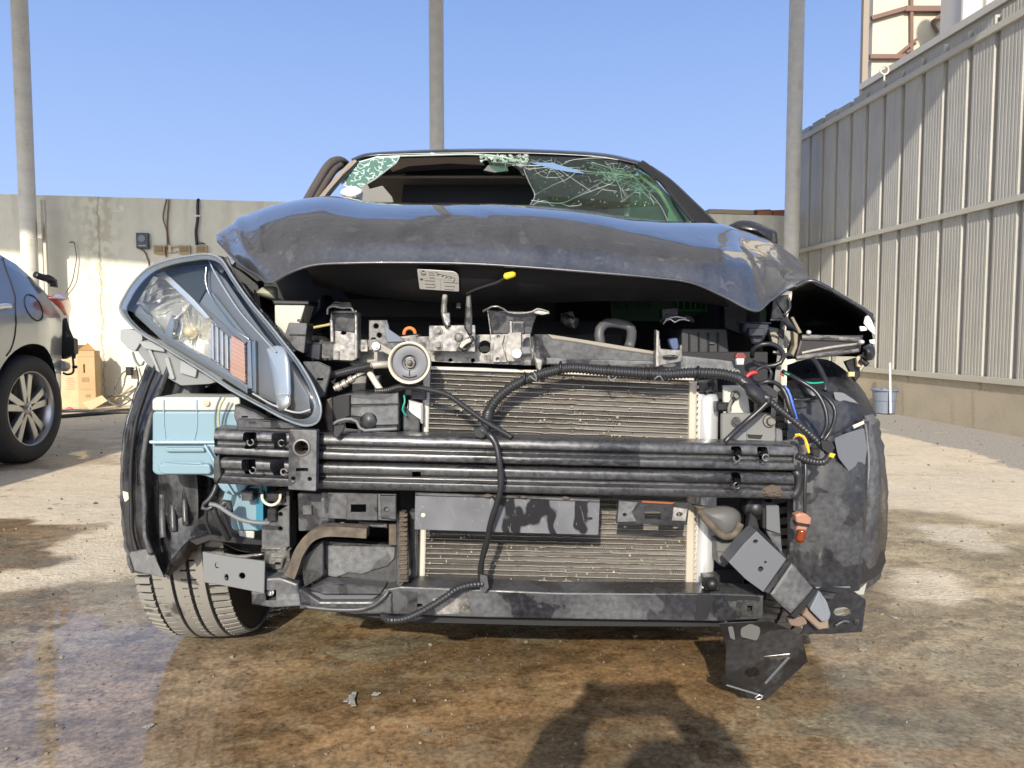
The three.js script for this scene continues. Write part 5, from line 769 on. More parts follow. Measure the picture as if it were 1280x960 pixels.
// ---- condenser
{
  const q = (a, b, z = 0) => { const T = [lerp(533, 866, a), lerp(459, 474, a)], B = [lerp(525, 862, a), lerp(730, 738, a)]; return P(lerp(T[0], B[0], b), lerp(T[1], B[1], b), 1.5 + z); };
  const n = 43, r = part(car, 'condenser', [grid([[q(0, 1, 0.011), q(1, 1, 0.011)], [q(0, 0, 0.011), q(1, 0, 0.011)]], 0.01)], plain(0.2, 0.18, 0.15, 0.9), { label: 'dusty finned condenser behind the beam' });
  const wob = (a, b) => 0.0006 * noise(a * 9, b * 22, 0, 7) + (Math.abs(a - 0.46) < 0.016 || Math.abs(a - 0.55) < 0.016 ? 0.0016 * Math.sin(b * 60) : 0);
  const tubeMat = texMat(bake(512, 128, (u, v) => { const k = fbm(u * 40, v * 20, 3, 20, 3), d = sm(0.05, 0.4, k); return [mix3([0.46, 0.44, 0.41], [0.24, 0.21, 0.17], d), 0.55, 0, 0.5]; }), {});
  for (let i = 0; i <= n; i++) { const b = 0.004 + 0.992 * i / n, h = 0.0011, rows = [-1, -1, 1, 1].map((s, k) => Array.from({ length: 43 }, (_, j) => { const a = j / 42, p = q(a, b, k === 0 || k === 3 ? 0.016 : 0); p.y += s * h + wob(a, b); return p; })); part(r, 'tube', grid(rows), tubeMat); }
  const fins = [], idx = [], per = 150; const pos = [];
  for (let i = 0; i < n; i++) { const b0 = 0.004 + 0.992 * i / n, b1 = 0.004 + 0.992 * (i + 1) / n; for (let j = 0; j < per; j++) { if (rnd() < 0.02) continue; const a0 = j / per, bent = (rnd() - 0.5) * 0.25 + 0.35 * noise(a0 * 14, i * 0.5, 0, 8), a1 = (j + 0.5 + bent) / per, a2 = (j + 1) / per, s = pos.length / 3; for (const [a, b] of [[a0, b0], [a1, b1], [a2, b0]]) for (const z of [0.0012 + 0.0015 * rnd(), 0.009]) { const p = q(a + (z > 0.005 ? 0.8 / per : 0), b, z); p.y += wob(a, b); pos.push(p.x, p.y, p.z); } idx.push(s, s + 2, s + 1, s + 1, s + 2, s + 3, s + 2, s + 4, s + 3, s + 3, s + 4, s + 5); } }
  const g = new THREE.BufferGeometry(); g.setAttribute('position', new THREE.Float32BufferAttribute(pos, 3)); g.setIndex(idx); const gf = g.toNonIndexed(); gf.computeVertexNormals();
  const finMat = texMat(bake(512, 512, (u, v) => { const k = fbm(u * 3, v * 4, 4, 1, 3), f = fbm(u * 40, v * 24, 3, 8, 6), d = sm(-0.3, 0.3, 0.6 * k + 0.9 * f), l = sm(0.22, 0.42, fbm(u * 14, v * 14, 4, 2, 16) + 0.25 * k); return [mix3(mix3([0.14, 0.122, 0.1], [0.46, 0.425, 0.375], d), [0.64, 0.625, 0.59], 0.6 * l), 0.85, 0, 0.5]; }), {});
  for (const t of [finMat.map, finMat.roughnessMap]) t.repeat.set(4, 4);
  part(r, 'fin_pack', gf, finMat, { kind: 'stuff' });
  // stones, mud and bits of insects caught in the fins
  part(r, 'mud_crumb', Array.from({ length: 420 }, () => { const c = noise(0, 0), a = rnd(), b = rnd(); const g2 = new THREE.TetrahedronGeometry(0.0012 + 0.003 * rnd() ** 3); g2.rotateZ(rnd() * 6); const p = q(a, b, -0.001); g2.translate(p.x, p.y, p.z); return g2; }), plain(0.42, 0.35, 0.26, 0.9), { kind: 'stuff' });
  part(r, 'left_header', [plate([[529, 460], [538, 460], [531, 732], [521, 731]], 1.495, 0.03, { bev: 0.004, seg: 2 })], M.alu);
  part(r, 'right_header', [plate([[862, 477], [872, 477], [868, 738], [857, 738]], 1.495, 0.03, { bev: 0.004, seg: 2 }), ...Array.from({ length: 33 }, (_, i) => plate(rect(871 - i * 0.13, 482 + i * 7.7, 874 - i * 0.13, 486 + i * 7.7), 1.497, 0.012, { bev: 0.001 }))], plain(0.46, 0.41, 0.33, 0.55, 0.2));
  part(r, 'top_strip', plate([[530, 458], [600, 460], [700, 464], [868, 473], [868, 476], [700, 467.5], [530, 462]], 1.494, 0.02), M.alu);
  part(r, 'bottom_strip', plate([[522, 730], [868, 737], [868, 741], [522, 734]], 1.494, 0.02), M.alu);
  const dr = part(car, 'receiver_drier', [sweep([P(885, 492, 1.515), P(884.5, 520, 1.515), P(883.5, 600, 1.515), P(880, 690, 1.515), P(877, 738, 1.515)], (s) => 0.0205 - 0.003 * (s < 0.004), { n: 30, m: 20 })], M.bright, { label: 'silver upright receiver drier' });
  part(dr, 'flat_fin', plate([[872, 492], [878, 492], [873, 738], [867, 738]], 1.505, 0.03), M.bright);
  part(dr, 'clamp', plate([[896, 503], [915, 503], [915, 514], [896, 514]], 1.47, 0.05, { bev: 0.003 }), M.black);
  part(dr, 'cap', [plate([[872, 476], [897, 474], [898, 490], [873, 491]], 1.5, 0.04, { bev: 0.004 }), tube([[891, 472, 1.48], [890, 484, 1.485], [882, 490, 1.49]], 0.004)], M.halfDust);
}
part(car, 'radiator_shroud', [plate([[500, 455], [545, 455], [545, 745], [500, 745]], 1.56, 0.04), plate([[500, 440], [960, 440], [960, 500], [500, 480]], 1.58, 0.02), plate([[865, 470], [930, 470], [930, 745], [865, 745]], 1.57, 0.03)], M.nearBlack);

// ---- left of the condenser: pipes, bracket, duct
part(car, 'lamp_mount', plate([[378, 452], [396, 452], [412, 459], [413, 464], [405, 496], [398, 498], [390, 480], [382, 462]], 1.43, 0.012, { r: 2, bev: 0.003, holes: [rect(395, 471.5, 405, 476.5)] }), M.mostlyDust);
part(car, 'braided_hose', conduit([[411, 470, 1.47], [428, 466, 1.46], [448, 461, 1.45], [466, 457, 1.45]], 0.0078, 0.004), M.hose);
part(car, 'silver_pipe', tube([[464, 456.5, 1.45], [476, 456, 1.45], [488, 456, 1.46], [500, 457, 1.48]], 0.0072), plain(0.36, 0.33, 0.28, 0.5, 0.3));
part(car, 'pipe_fitting', [tube([[446, 470, 1.45], [438, 475, 1.45], [430, 480, 1.45], [418, 486, 1.45]], (s, t) => [0.004, 0.0042, 0.0072, 0.0072, 0.0045, 0.008, 0.008, 0.005, 0.0085, 0.0085, 0.006][Math.min(10, Math.floor(t * 11))], { n: 60, m: 12 })], plain(0.38, 0.35, 0.3, 0.4, 0.6));
part(car, 'thin_pipe', tube([[446, 470, 1.45], [455, 466, 1.46], [466, 464, 1.48]], 0.004), M.steel);
part(car, 'slanted_pipe', tube([[462, 466, 1.46], [470, 479, 1.45], [478, 491, 1.44]], 0.0062), plain(0.58, 0.54, 0.45, 0.45, 0.2));
part(car, 'rear_frame', [plate([[440, 470], [458, 470], [456, 494], [440, 494]], 1.53, 0.03), plate([[468, 470], [474, 470], [474, 494], [468, 494]], 1.52, 0.03)], M.dirtySteel);
{ const d = part(car, 'air_duct', [plate([[414, 497], [436, 492], [498, 490], [498, 539], [448, 540], [414, 540]], 1.43, 0.1, { bev: 0.003 })], M.lessDust, { label: 'black air duct with foam edge' });
  part(d, 'upper_panel', plate([[438, 496], [480, 500], [490, 492], [498, 491], [498, 505], [438, 506]], 1.426, 0.004), M.mostlyDust);
  part(d, 'lower_panel', plate([[438, 509], [498, 507], [498, 531], [463, 532], [460, 522], [438, 520]], 1.425, 0.004), M.mostlyDust);
  part(d, 'side_wall', plate([[414, 497], [437, 494], [437, 520], [416, 528]], 1.42, 0.01), M.nearBlack);
  part(d, 'lower_arch', tube([[416, 530, 1.41], [426, 525, 1.41], [440, 524, 1.41], [447, 528, 1.41], [451, 537, 1.41], [470, 537, 1.41], [496, 536, 1.415]], 0.003), M.greyPlastic);
  part(d, 'foam_edge', plate([[407, 500], [414, 497], [415, 540], [409, 541], [405, 520]], 1.41, 0.06, { bev: 0.004 }), M.foam);
  part(d, 'inner_foam', plate([[431, 527], [447, 529], [450, 538], [431, 536]], 1.43, 0.03), M.foam);
  part(d, 'hanging_tab', plate([[417, 532], [431, 530], [430, 538], [422, 548], [416, 546]], 1.365, 0.004), M.black);
  part(d, 'round_boss', turned(462, 525, 1.43, [[0, 0.012], [0.012, 0.01], [0.018, 0.0], [0.02, -0.02]]), M.lessDust); }
part(car, 'side_plug', [plate([[510, 500], [528, 505], [528, 530], [516, 528], [508, 514]], 1.47, 0.03, { bev: 0.004 })], plain(0.62, 0.6, 0.55, 0.4, 0.3));
part(car, 'side_plate', [plate([[503, 505], [513, 516], [524, 524], [524, 540], [503, 540]], 1.46, 0.01), plate([[514, 488], [532, 489], [532, 500], [514, 498]], 1.47, 0.02)], M.halfDust);
part(car, 'green_wire', tube([[505, 494, 1.45], [506, 502, 1.445], [503, 512, 1.445], [508, 520, 1.45]], 0.0018), M.green);

function creased(g, limit = 0.72) {                // normals smooth within the limit angle
  const q = g.toNonIndexed(), p = q.attributes.position, idx = g.index.array, n = new Float32Array(p.count * 3), fn = [], by = new Map(), a = V3(), b = V3(), c = V3();
  for (let f = 0; f < p.count / 3; f++) { a.fromBufferAttribute(p, f * 3); b.fromBufferAttribute(p, f * 3 + 1); c.fromBufferAttribute(p, f * 3 + 2); const v = b.clone().sub(a).cross(c.clone().sub(a)); fn.push(v); for (let k = 0; k < 3; k++) { const i = idx[f * 3 + k]; if (!by.has(i)) by.set(i, []); by.get(i).push(f); } }
  const un = fn.map((v) => v.clone().normalize());
  for (let f = 0; f < fn.length; f++) for (let k = 0; k < 3; k++) { const s = V3(); for (const o of by.get(idx[f * 3 + k])) if (un[o].dot(un[f]) > Math.cos(limit)) s.add(fn[o]); s.normalize(); n.set([s.x, s.y, s.z], (f * 3 + k) * 3); }
  q.setAttribute('normal', new THREE.BufferAttribute(n, 3)); return q;
}
// ---- bumper beam: rolled section with two tubes, slightly bowed
{
  const top = (px) => px < 400 ? lerp(535, 541, (px - 268) / 132) : lerp(541, 556, (px - 400) / 592), bot = (px) => px < 400 ? lerp(606, 613, (px - 268) / 132) : lerp(613, 626, (px - 400) / 592);
  const prof = [[0, -0.03], [0.015, -0.006], [0.05, 0.0], [0.17, 0.003], [0.2, 0.0], [0.225, -0.008], [0.29, -0.009], [0.315, -0.001], [0.34, 0.002], [0.44, 0.002], [0.47, -0.004], [0.485, -0.026], [0.515, -0.026], [0.53, -0.004], [0.56, 0.002], [0.68, 0.002], [0.71, -0.002], [0.735, -0.009], [0.79, -0.009], [0.815, 0], [0.84, 0.003], [0.95, 0.0], [0.985, -0.006], [1, -0.03], [0.99, -0.06], [0.01, -0.06]];
  const fineProf = new THREE.CatmullRomCurve3(prof.slice(0, 24).map(([t, z]) => V3(t, z * 6, 0)), false, 'centripetal').getPoints(92).map((p) => [p.x, p.y / 6]).concat(prof.slice(24));
  const depth = (px) => 1.378 + 0.02 * ((px - 630) / 362) ** 2, N = 40, rows = [];
  for (const [t, z] of fineProf.concat([fineProf[0]])) rows.push(Array.from({ length: N + 1 }, (_, i) => { const px = lerp(268, 992, i / N), q = P(px, lerp(top(px), bot(px), t), depth(px)); q.z += z + 0.0009 * noise(px * 0.05, t * 9, 0, 4); q.y += 0.0008 * noise(px * 0.03, t * 4, 0, 9); return q; }));
  const ends = (k, flip) => { const c = rows.slice(0, -1).map((r) => r[k]), m = V3(); c.forEach((p) => m.addScaledVector(p, 1 / c.length)); const pos = []; c.forEach((p, i) => { const n = c[(i + 1) % c.length]; for (const v of flip ? [m, n, p] : [m, p, n]) pos.push(v.x, v.y, v.z); }); const g = new THREE.BufferGeometry(); g.setAttribute('position', new THREE.Float32BufferAttribute(pos, 3)); g.computeVertexNormals(); return g; };
  let g = mergeVertices(merge([grid(rows), ends(0, true), ends(N, false)]), 1e-5);
  const cut = []; const key = (x0, y0, x1, y1, r = 4) => cut.push(plate([[x0, y0], [x1, y0], [x1 + 1, y1 - 6], [x1 - 5, y1], [x0 + 1, y1]], 1.33, 0.1, { r, bev: 0 }));
  key(288, 546, 306, 568); key(326, 547, 346, 568); key(286, 582, 305, 602); key(324, 583, 343, 603);
  key(925, 564, 939, 586); key(960, 565, 974, 586); key(925, 599, 938, 620);
  cut.push(plate(rect(510.5, 595.5, 522, 604), 1.33, 0.1, { bev: 0 }));
  try {
    const ev = new Evaluator(); ev.attributes = ['position', 'normal']; ev.useGroups = false; g.deleteAttribute('uv');
    let A = new Brush(g); A.updateMatrixWorld();
    for (const c of cut) { const B = new Brush(mergeVertices(strip(c), 1e-6)); B.updateMatrixWorld(); A = ev.evaluate(A, B, SUBTRACTION); A.updateMatrixWorld(); }
    g = A.geometry; const q = g.index ? g.toNonIndexed() : g; g = q;
  } catch (e) { console.log('beam csg', e.message); }
  const gg = strip(g); gg.deleteAttribute('normal'); const nn = creased(mergeVertices(gg, 1e-5));
  const b = part(car, 'bumper_beam', nn, M.beam, { label: 'black rolled steel bumper beam with four ridges' });
  for (const [x, y] of [[313, 553], [352, 554], [316, 588], [355, 590], [921, 573], [957, 572], [921, 607]]) part(b, 'tab_ring', (() => { const t = new THREE.TorusGeometry(0.0055, 0.0016, 8, 20, 5), p = P(x, y, 1.366); t.rotateZ(rnd() * 3); t.translate(p.x, p.y, p.z); return t; })(), M.dirtySteel);
  const tp = part(b, 'tow_plate', plate([[361, 537], [396, 538], [395, 614], [360, 612]], 1.352, 0.02, { r: 2, bev: 0.002, seg: 2, holes: [[377, 559.5, 9.5, 9.5], [[369, 584], [386, 584], [386, 590], [369, 590]], [366.5, 598.5, 2.6], [387, 599, 2.6]] }), M.mostlyDust, { label: 'towing eye plate' });
  void tp;
  part(b, 'tow_socket', turned(377, 559.5, 1.352, [[0.0125, 0.002], [0.0155, 0.002], [0.0165, 0], [0.0165, -0.05], [0.0125, -0.05], [0.0125, 0.002]]), plain(0.16, 0.15, 0.14, 0.5, 0.4)); part(b, 'rust_bore', turned(377, 559.5, 1.358, [[0.0124, 0], [0.0122, -0.05], [0, -0.052]]), M.rust);
  part(b, 'mud_lump', (() => { const h = new THREE.IcosahedronGeometry(0.02, 5), p = h.attributes.position; for (let i = 0; i < p.count; i++) { const k = 0.9 + 0.25 * noise(p.getX(i) * 190, p.getY(i) * 190 + p.getZ(i) * 120, 0, 3); p.setXYZ(i, p.getX(i) * k, p.getY(i) * k * 0.62, p.getZ(i) * k * 0.5); } h.computeVertexNormals(); const q = P(965, 614, 1.39); h.translate(q.x, q.y, q.z); return h; })(), plain(0.085, 0.065, 0.05, 0.95), { label: 'lump of dried mud' });
  for (const [x, y, k] of [[604, 619, 0.7], [650, 621, 0.5], [702, 622, 0.6]]) part(b, 'rust_patch', plate([[x, y], [x + 8 * k, y - 2 * k], [x + 13 * k, y - k], [x + 18 * k, y + k], [x + 9 * k, y + 4 * k], [x + 2, y + 3 * k]], 1.3825, 0.005, { r: 1, bev: 0 }), plain(0.085, 0.062, 0.05, 0.9));
  part(b, 'end_cap', plate([[268, 572], [274, 568], [276, 596], [270, 604], [266, 590]], 1.39, 0.05), M.halfDust);
}

// ---- headlamp torn from its seat at the left
{
  const df = (px, py) => 1.6 - clamp((px - 150) / 250) * 0.215 - 0.03 * clamp((py - 320) / 210);
  const outline = [[150, 386], [156, 370], [166, 354], [184, 336], [205, 326.5], [235, 320], [262, 318], [276, 324], [290, 345], [311, 375], [336, 405], [356, 430], [376, 456], [394, 488], [401, 510], [398, 526], [385, 532], [364, 527], [330, 510], [290, 488], [250, 462], [205, 434], [168, 410]];
  const cx = 275, cy = 420, shrink = (k, list = outline) => list.map(([x, y]) => [cx + (x - cx) * k, cy + (y - cy) * k]);
  const h = part(car, 'headlamp', plate(shrink(0.985), 1.5, 0.02, { df: (x, y) => df(x, y) + 0.12 }), plain(0.05, 0.055, 0.065, 0.45), { label: 'dislodged clear headlamp unit' });
  // side wall between lens and housing
  const wall = (k0, d0, k1, d1) => { const a = new THREE.CatmullRomCurve3(outline.map((p) => V3(p[0], p[1], 0)), true, 'centripetal').getPoints(160); return grid([a.map((p) => { const x = cx + (p.x - cx) * k0, y = cy + (p.y - cy) * k0; return P(x, y, df(x, y) + d0); }), a.map((p) => { const x = cx + (p.x - cx) * k1, y = cy + (p.y - cy) * k1; return P(x, y, df(x, y) + d1); })], 0.002); };
  part(h, 'housing_rim', wall(0.985, 0.122, 1.0, 0.002), plain(0.06, 0.065, 0.07, 0.4));
  const inner = (list, dd, t = 0.006, o = {}) => plate(list, 1.5, t, { df: (x, y) => df(x, y) + dd, bev: 0.0015, seg: 2, ...o });
  const smoke = plain(0.13, 0.138, 0.15, 0.3, 0.2), ridge = plain(0.2, 0.225, 0.26, 0.2, 0.35);
  // bezel with reflector openings
  part(h, 'bezel', inner([[160, 384], [168, 362], [188, 342], [205, 336], [262, 330], [282, 350], [305, 384], [330, 418], [362, 455], [386, 496], [388, 516], [366, 514], [325, 496], [270, 462], [210, 424]], 0.045, 0.004, { holes: [[[168, 380], [190, 344], [212, 347], [242, 374], [266, 400], [286, 420], [284, 466], [240, 440], [203, 417]]] }), smoke);
  const bowl = (list, dd, depth, mat, name, seedN) => { const c = [0, 0]; list.forEach((p) => { c[0] += p[0] / list.length; c[1] += p[1] / list.length; }); const pts = new THREE.SplineCurve(list.concat([list[0]]).map((p) => new THREE.Vector2(...p))).getPoints(90), rows = []; for (let k = 0; k <= 16; k++) { const s = Math.max(0.01, 1 - k / 16); rows.push(pts.map((p) => { const x = c[0] + (p.x - c[0]) * s, y = c[1] + (p.y - c[1]) * s; return P(x, y, df(x, y) + dd + depth * (1 - s * s) + 0.005 * noise(x * 0.07, y * 0.07, 0, seedN) + 0.0012 * Math.sin(x * 0.5 + y * 0.12) + 0.0008 * noise(x * 0.3, y * 0.3, 0, seedN + 1)); })); } return part(h, name, grid(rows, 0, { smooth: true }), mat); };
  const mirror = plain(0.85, 0.84, 0.8, 0.3, 0.82);
  bowl([[167, 380], [188, 344], [206, 344], [222, 354], [240, 374], [218, 402], [204, 418]], 0.05, 0.045, mirror, 'reflector_bowl', 3);
  bowl([[215, 404], [240, 375], [266, 400], [284, 418], [284, 466], [240, 441], [212, 422]], 0.05, 0.04, mirror, 'reflector_bowl', 8);
  part(h, 'divider', inner([[214, 394], [218, 400], [214, 424], [204, 420]], 0.03, 0.02), ridge);
  part(h, 'bulb', (() => { const g = new THREE.SphereGeometry(0.014, 20, 14), p = P(238, 415, df(238, 415) + 0.06); g.translate(p.x, p.y, p.z); return g; })(), plain(0.6, 0.5, 0.3, 0.1, 0.3));
  // ribbed section, amber marker
  for (let i = 0; i < 7; i++) { const x = 263 + i * 6, y0 = 402 + i * 5; part(h, 'lens_rib', inner([[x, y0], [x + 3.4, y0 + 3], [x + 4, y0 + 48 - i * 1.0], [x, y0 + 46 - i]], 0.036, 0.012), plain(0.5, 0.5, 0.5, 0.2, 0.6)); }
  part(h, 'amber_marker', inner([[289, 419], [305, 429], [307, 479], [287, 468], [288, 446]], 0.03, 0.012), plain(0.4, 0.22, 0.16, 0.25), { label: 'amber marker reflector' });
  for (let i = 0; i < 9; i++) part(h, 'amber_rib', inner([[290, 424 + i * 5.4], [306, 433 + i * 5.2], [306, 434.4 + i * 5.2], [290, 425.6 + i * 5.4]], 0.027, 0.004, { bev: 0 }), plain(0.42, 0.29, 0.24, 0.3));
  // upper dark face, light strip and frame ridges
  part(h, 'upper_shade', inner([[206, 338], [258, 333], [257, 362], [248, 378], [224, 356]], 0.036, 0.006), plain(0.03, 0.034, 0.03, 0.25));
  part(h, 'upper_trim', inner([[193, 343], [205, 339], [242, 374], [262, 397], [256, 398], [226, 368], [205, 349]], 0.03, 0.008), mirror);
  part(h, 'grey_web', inner([[250, 378], [258, 364], [266, 366], [300, 410], [312, 424], [306, 430], [286, 412]], 0.034, 0.006), plain(0.16, 0.175, 0.18, 0.3, 0.3));
  part(h, 'chrome_line', tube([[258, 332, 1.53], [257, 352, 1.525], [262, 368, 1.52], [280, 394, 1.5], [298, 415, 1.48], [311, 424, 1.475]], 0.0014), M.chrome);
  part(h, 'lower_frame', inner([[160, 386], [172, 380], [204, 417], [240, 437], [272, 455], [309, 482], [309, 492], [268, 466], [205, 428]], 0.026, 0.016), ridge);
  part(h, 'frame_post', inner([[309, 425], [313, 425], [315, 486], [309, 486]], 0.024, 0.02), ridge);
  part(h, 'chamber_wall', inner([[314, 426], [319, 426], [320, 492], [314, 488]], 0.03, 0.03), plain(0.1, 0.13, 0.18, 0.2));
  part(h, 'light_chamber', inner([[316, 427], [332, 426], [348, 440], [370, 470], [386, 500], [384, 518], [350, 508], [316, 490]], 0.05, 0.006), plain(0.05, 0.066, 0.09, 0.22));
  part(h, 'light_guide', (() => pillow([[333, 436], [346, 432], [356, 436], [362, 452], [364, 478], [363, 502], [354, 513], [346, 511], [344, 496], [340, 468]], (x, y) => df(x, y) + 0.03, 0.014, 8))(), plain(0.3, 0.34, 0.4, 0.25, 0.2));
  part(h, 'guide_tip', (() => pillow([[345, 494], [360, 492], [363, 505], [354, 514], [346, 510]], (x, y) => df(x, y) + 0.02, 0.012, 6))(), mirror);
  part(h, 'bead_line', tube([[316, 492, 1.45], [345, 508, 1.42], [374, 516, 1.4], [388, 512, 1.39]], 0.002), M.bright);
  part(h, 'sky_tint_band', wall(0.995, 0.004, 0.93, -0.008), plain(0.15, 0.17, 0.195, 0.12, 0.1, { clearcoat: 1, clearcoatRoughness: 0.05 }));  // blue-grey paints in the sky reflected along the lens edge
  for (let i = 0; i < 9; i++) { const y = 350 + i * 8; part(h, 'flute', tube([[184 + i * 3, y + 12, df(184, y) + 0.062], [196 + i * 5, y + 4, df(200, y) + 0.07], [212 + i * 5, y + 2, df(215, y) + 0.062]], 0.0016, { m: 6 }), mirror); }
  for (let i = 0; i < 6; i++) part(h, 'flute', tube([[228 + i * 7, 384 + i * 5, df(228, 390) + 0.05], [228 + i * 7, 404 + i * 4, df(228, 400) + 0.07], [224 + i * 7, 424 + i * 3, df(228, 420) + 0.055]], 0.0018, { m: 6 }), mirror);
  // the clear lens
  part(h, 'lens', pillow(outline, df, 0.04, 14), plain(0.93, 0.95, 0.96, 0.03, 0, { transmission: 1, thickness: 0, ior: 1.58 }));
  part(h, 'lens_flange', (() => { const a = new THREE.CatmullRomCurve3(outline.map((p) => P(p[0], p[1], df(...p) - 0.002)), true, 'centripetal').getPoints(150); return sweep(a, (q) => 0.0024 + 0.0012 * noise(q * 30, 0, 0, 6), { n: 260, m: 7 }); })(), plain(0.2, 0.215, 0.23, 0.25, 0.1));
  part(h, 'torn_edge', [tube([[283, 322, 1.52], [295, 346, 1.51], [306, 361, 1.5], [318, 378, 1.48], [336, 399, 1.46], [352, 420, 1.44], [368, 440, 1.42]], (s) => 0.0035 + 0.0022 * noise(s * 70, 0, 0, 3), { m: 7, n: 80 }), plate([[263, 318], [276, 320], [286, 336], [276, 342], [266, 330]], 1.53, 0.02)], M.halfDust);
  part(h, 'seal_line', tube([[258, 318, 1.52], [268, 340, 1.51], [283, 365, 1.5], [300, 390, 1.48], [322, 415, 1.45], [345, 440, 1.43]], 0.0015), plain(0.3, 0.32, 0.33, 0.3));
  // broken mounts of clear plastic beneath
  const clear = plain(0.42, 0.43, 0.42, 0.18, 0, { transmission: 0.35, thickness: 0 }), low = (list, dd = 0.03, t = 0.03) => plate(list, 1.6, t, { df: (x, y) => df(x, y) + dd, bev: 0.004, seg: 2, r: 2 });
  part(h, 'broken_mount', low([[150, 412], [158, 411], [176, 414], [178, 424], [168, 440], [160, 436], [150, 425]]), clear);
  part(h, 'broken_mount', low([[172, 426], [198, 424], [230, 434], [262, 462], [280, 474], [262, 480], [226, 482], [205, 470], [184, 456], [172, 440]], 0.04), plain(0.2, 0.205, 0.2, 0.3));
  part(h, 'mount_ribs', [low([[180, 428], [184, 427], [200, 466], [196, 464]], 0.03, 0.008), low([[205, 448], [210, 446], [218, 474], [213, 474]], 0.03, 0.008), low([[172, 426], [200, 428], [206, 440], [180, 436]], 0.025, 0.006), low([[226, 450], [246, 462], [244, 472], [224, 466]], 0.028, 0.01)], clear);
  part(h, 'wire_clip', tube([[166, 440, 1.6], [170, 452, 1.6], [176, 458, 1.6], [180, 452, 1.6]], 0.0025), M.greyPlastic);
}

// ---- washer bottle
{
  const blue = plain(0.165, 0.255, 0.3, 0.45), deep = plain(0.025, 0.17, 0.26, 0.35);
  const w = part(car, 'washer_bottle', [plate([[190, 514], [300, 514], [300, 600], [270, 600], [252, 594], [196, 594], [190, 590]], 1.5, 0.1, { r: 6, bev: 0.005, seg: 3 }), plate([[256, 555], [310, 556], [312, 602], [304, 616], [280, 617], [271, 606], [268, 590]], 1.488, 0.1, { r: 6, bev: 0.005, seg: 3 }), plate([[281, 612], [328, 606], [328, 664], [290, 664], [286, 640], [276, 630]], 1.505, 0.09, { r: 6, bev: 0.005, seg: 3 })], blue, { label: 'light blue washer fluid bottle' });
  part(w, 'air_space', plate([[190, 500], [194, 496.5], [298, 496.5], [300, 501], [300, 513.4], [190, 513.4]], 1.5, 0.1, { r: 4, bev: 0.003, seg: 3 }), plain(0.4, 0.41, 0.375, 0.45));
  part(w, 'seam', [plate([[186, 551], [272, 551], [272, 554.5], [187, 554.5]], 1.485, 0.02, { r: 1, bev: 0.001 })], plain(0.32, 0.42, 0.46, 0.4));
  part(w, 'seam', tube([[256, 556, 1.476], [270, 580, 1.475], [284, 606, 1.477], [292, 618, 1.48]], 0.0022), plain(0.22, 0.36, 0.44, 0.4));
  part(w, 'groove_step', [plate([[205, 560], [254, 560], [256, 565], [207, 565]], 1.492, 0.012, { r: 3, bev: 0.002, seg: 2 }), plate([[196, 580], [262, 580], [264, 593], [200, 593]], 1.488, 0.02, { r: 5, bev: 0.003, seg: 3 })], blue);
  const mould = plain(0.2, 0.3, 0.36, 0.4);
  part(w, 'mould_line', tube([[205, 500, 1.4995], [205, 530, 1.4995], [207, 548, 1.4995]], 0.0014), mould); part(w, 'mould_line', tube([[246, 500, 1.4995], [246, 535, 1.4995], [243, 549, 1.4995]], 0.0014), mould); part(w, 'mould_line', plate([[200, 578], [250, 578], [254, 581], [206, 581.5]], 1.487, 0.004, { r: 1 }), mould);
  part(w, 'shaded_fluid_band', [plate([[320, 622], [329, 614], [329, 662], [320, 662]], 1.497, 0.06, { r: 1 })], deep); part(w, 'teal_corner', plate([[317, 608], [334, 606], [334, 628], [326, 630]], 1.51, 0.05), plain(0.04, 0.2, 0.22, 0.4));  // deep blue side: fluid with its shading painted in
  part(w, 'outlet', plate([[297, 663], [318, 664], [317, 681], [302, 680]], 1.51, 0.06, { r: 3, bev: 0.006, seg: 3 }), plain(0.4, 0.42, 0.4, 0.4));
  part(w, 'rust_spot', turned(258, 504, 1.4955, [[0, 0.001], [0.004, 0.0008], [0.006, 0]]), plain(0.45, 0.36, 0.26, 0.8));
  part(w, 'filler_tube', tube([[275, 540, 1.475], [273, 524, 1.475], [275, 508, 1.47], [281, 497, 1.47]], 0.002), plain(0.35, 0.36, 0.2, 0.5)); part(w, 'filler_tube', tube([[270, 542, 1.475], [269, 525, 1.475], [271, 508, 1.47], [276, 496, 1.47]], 0.002), M.greyPlastic);
}
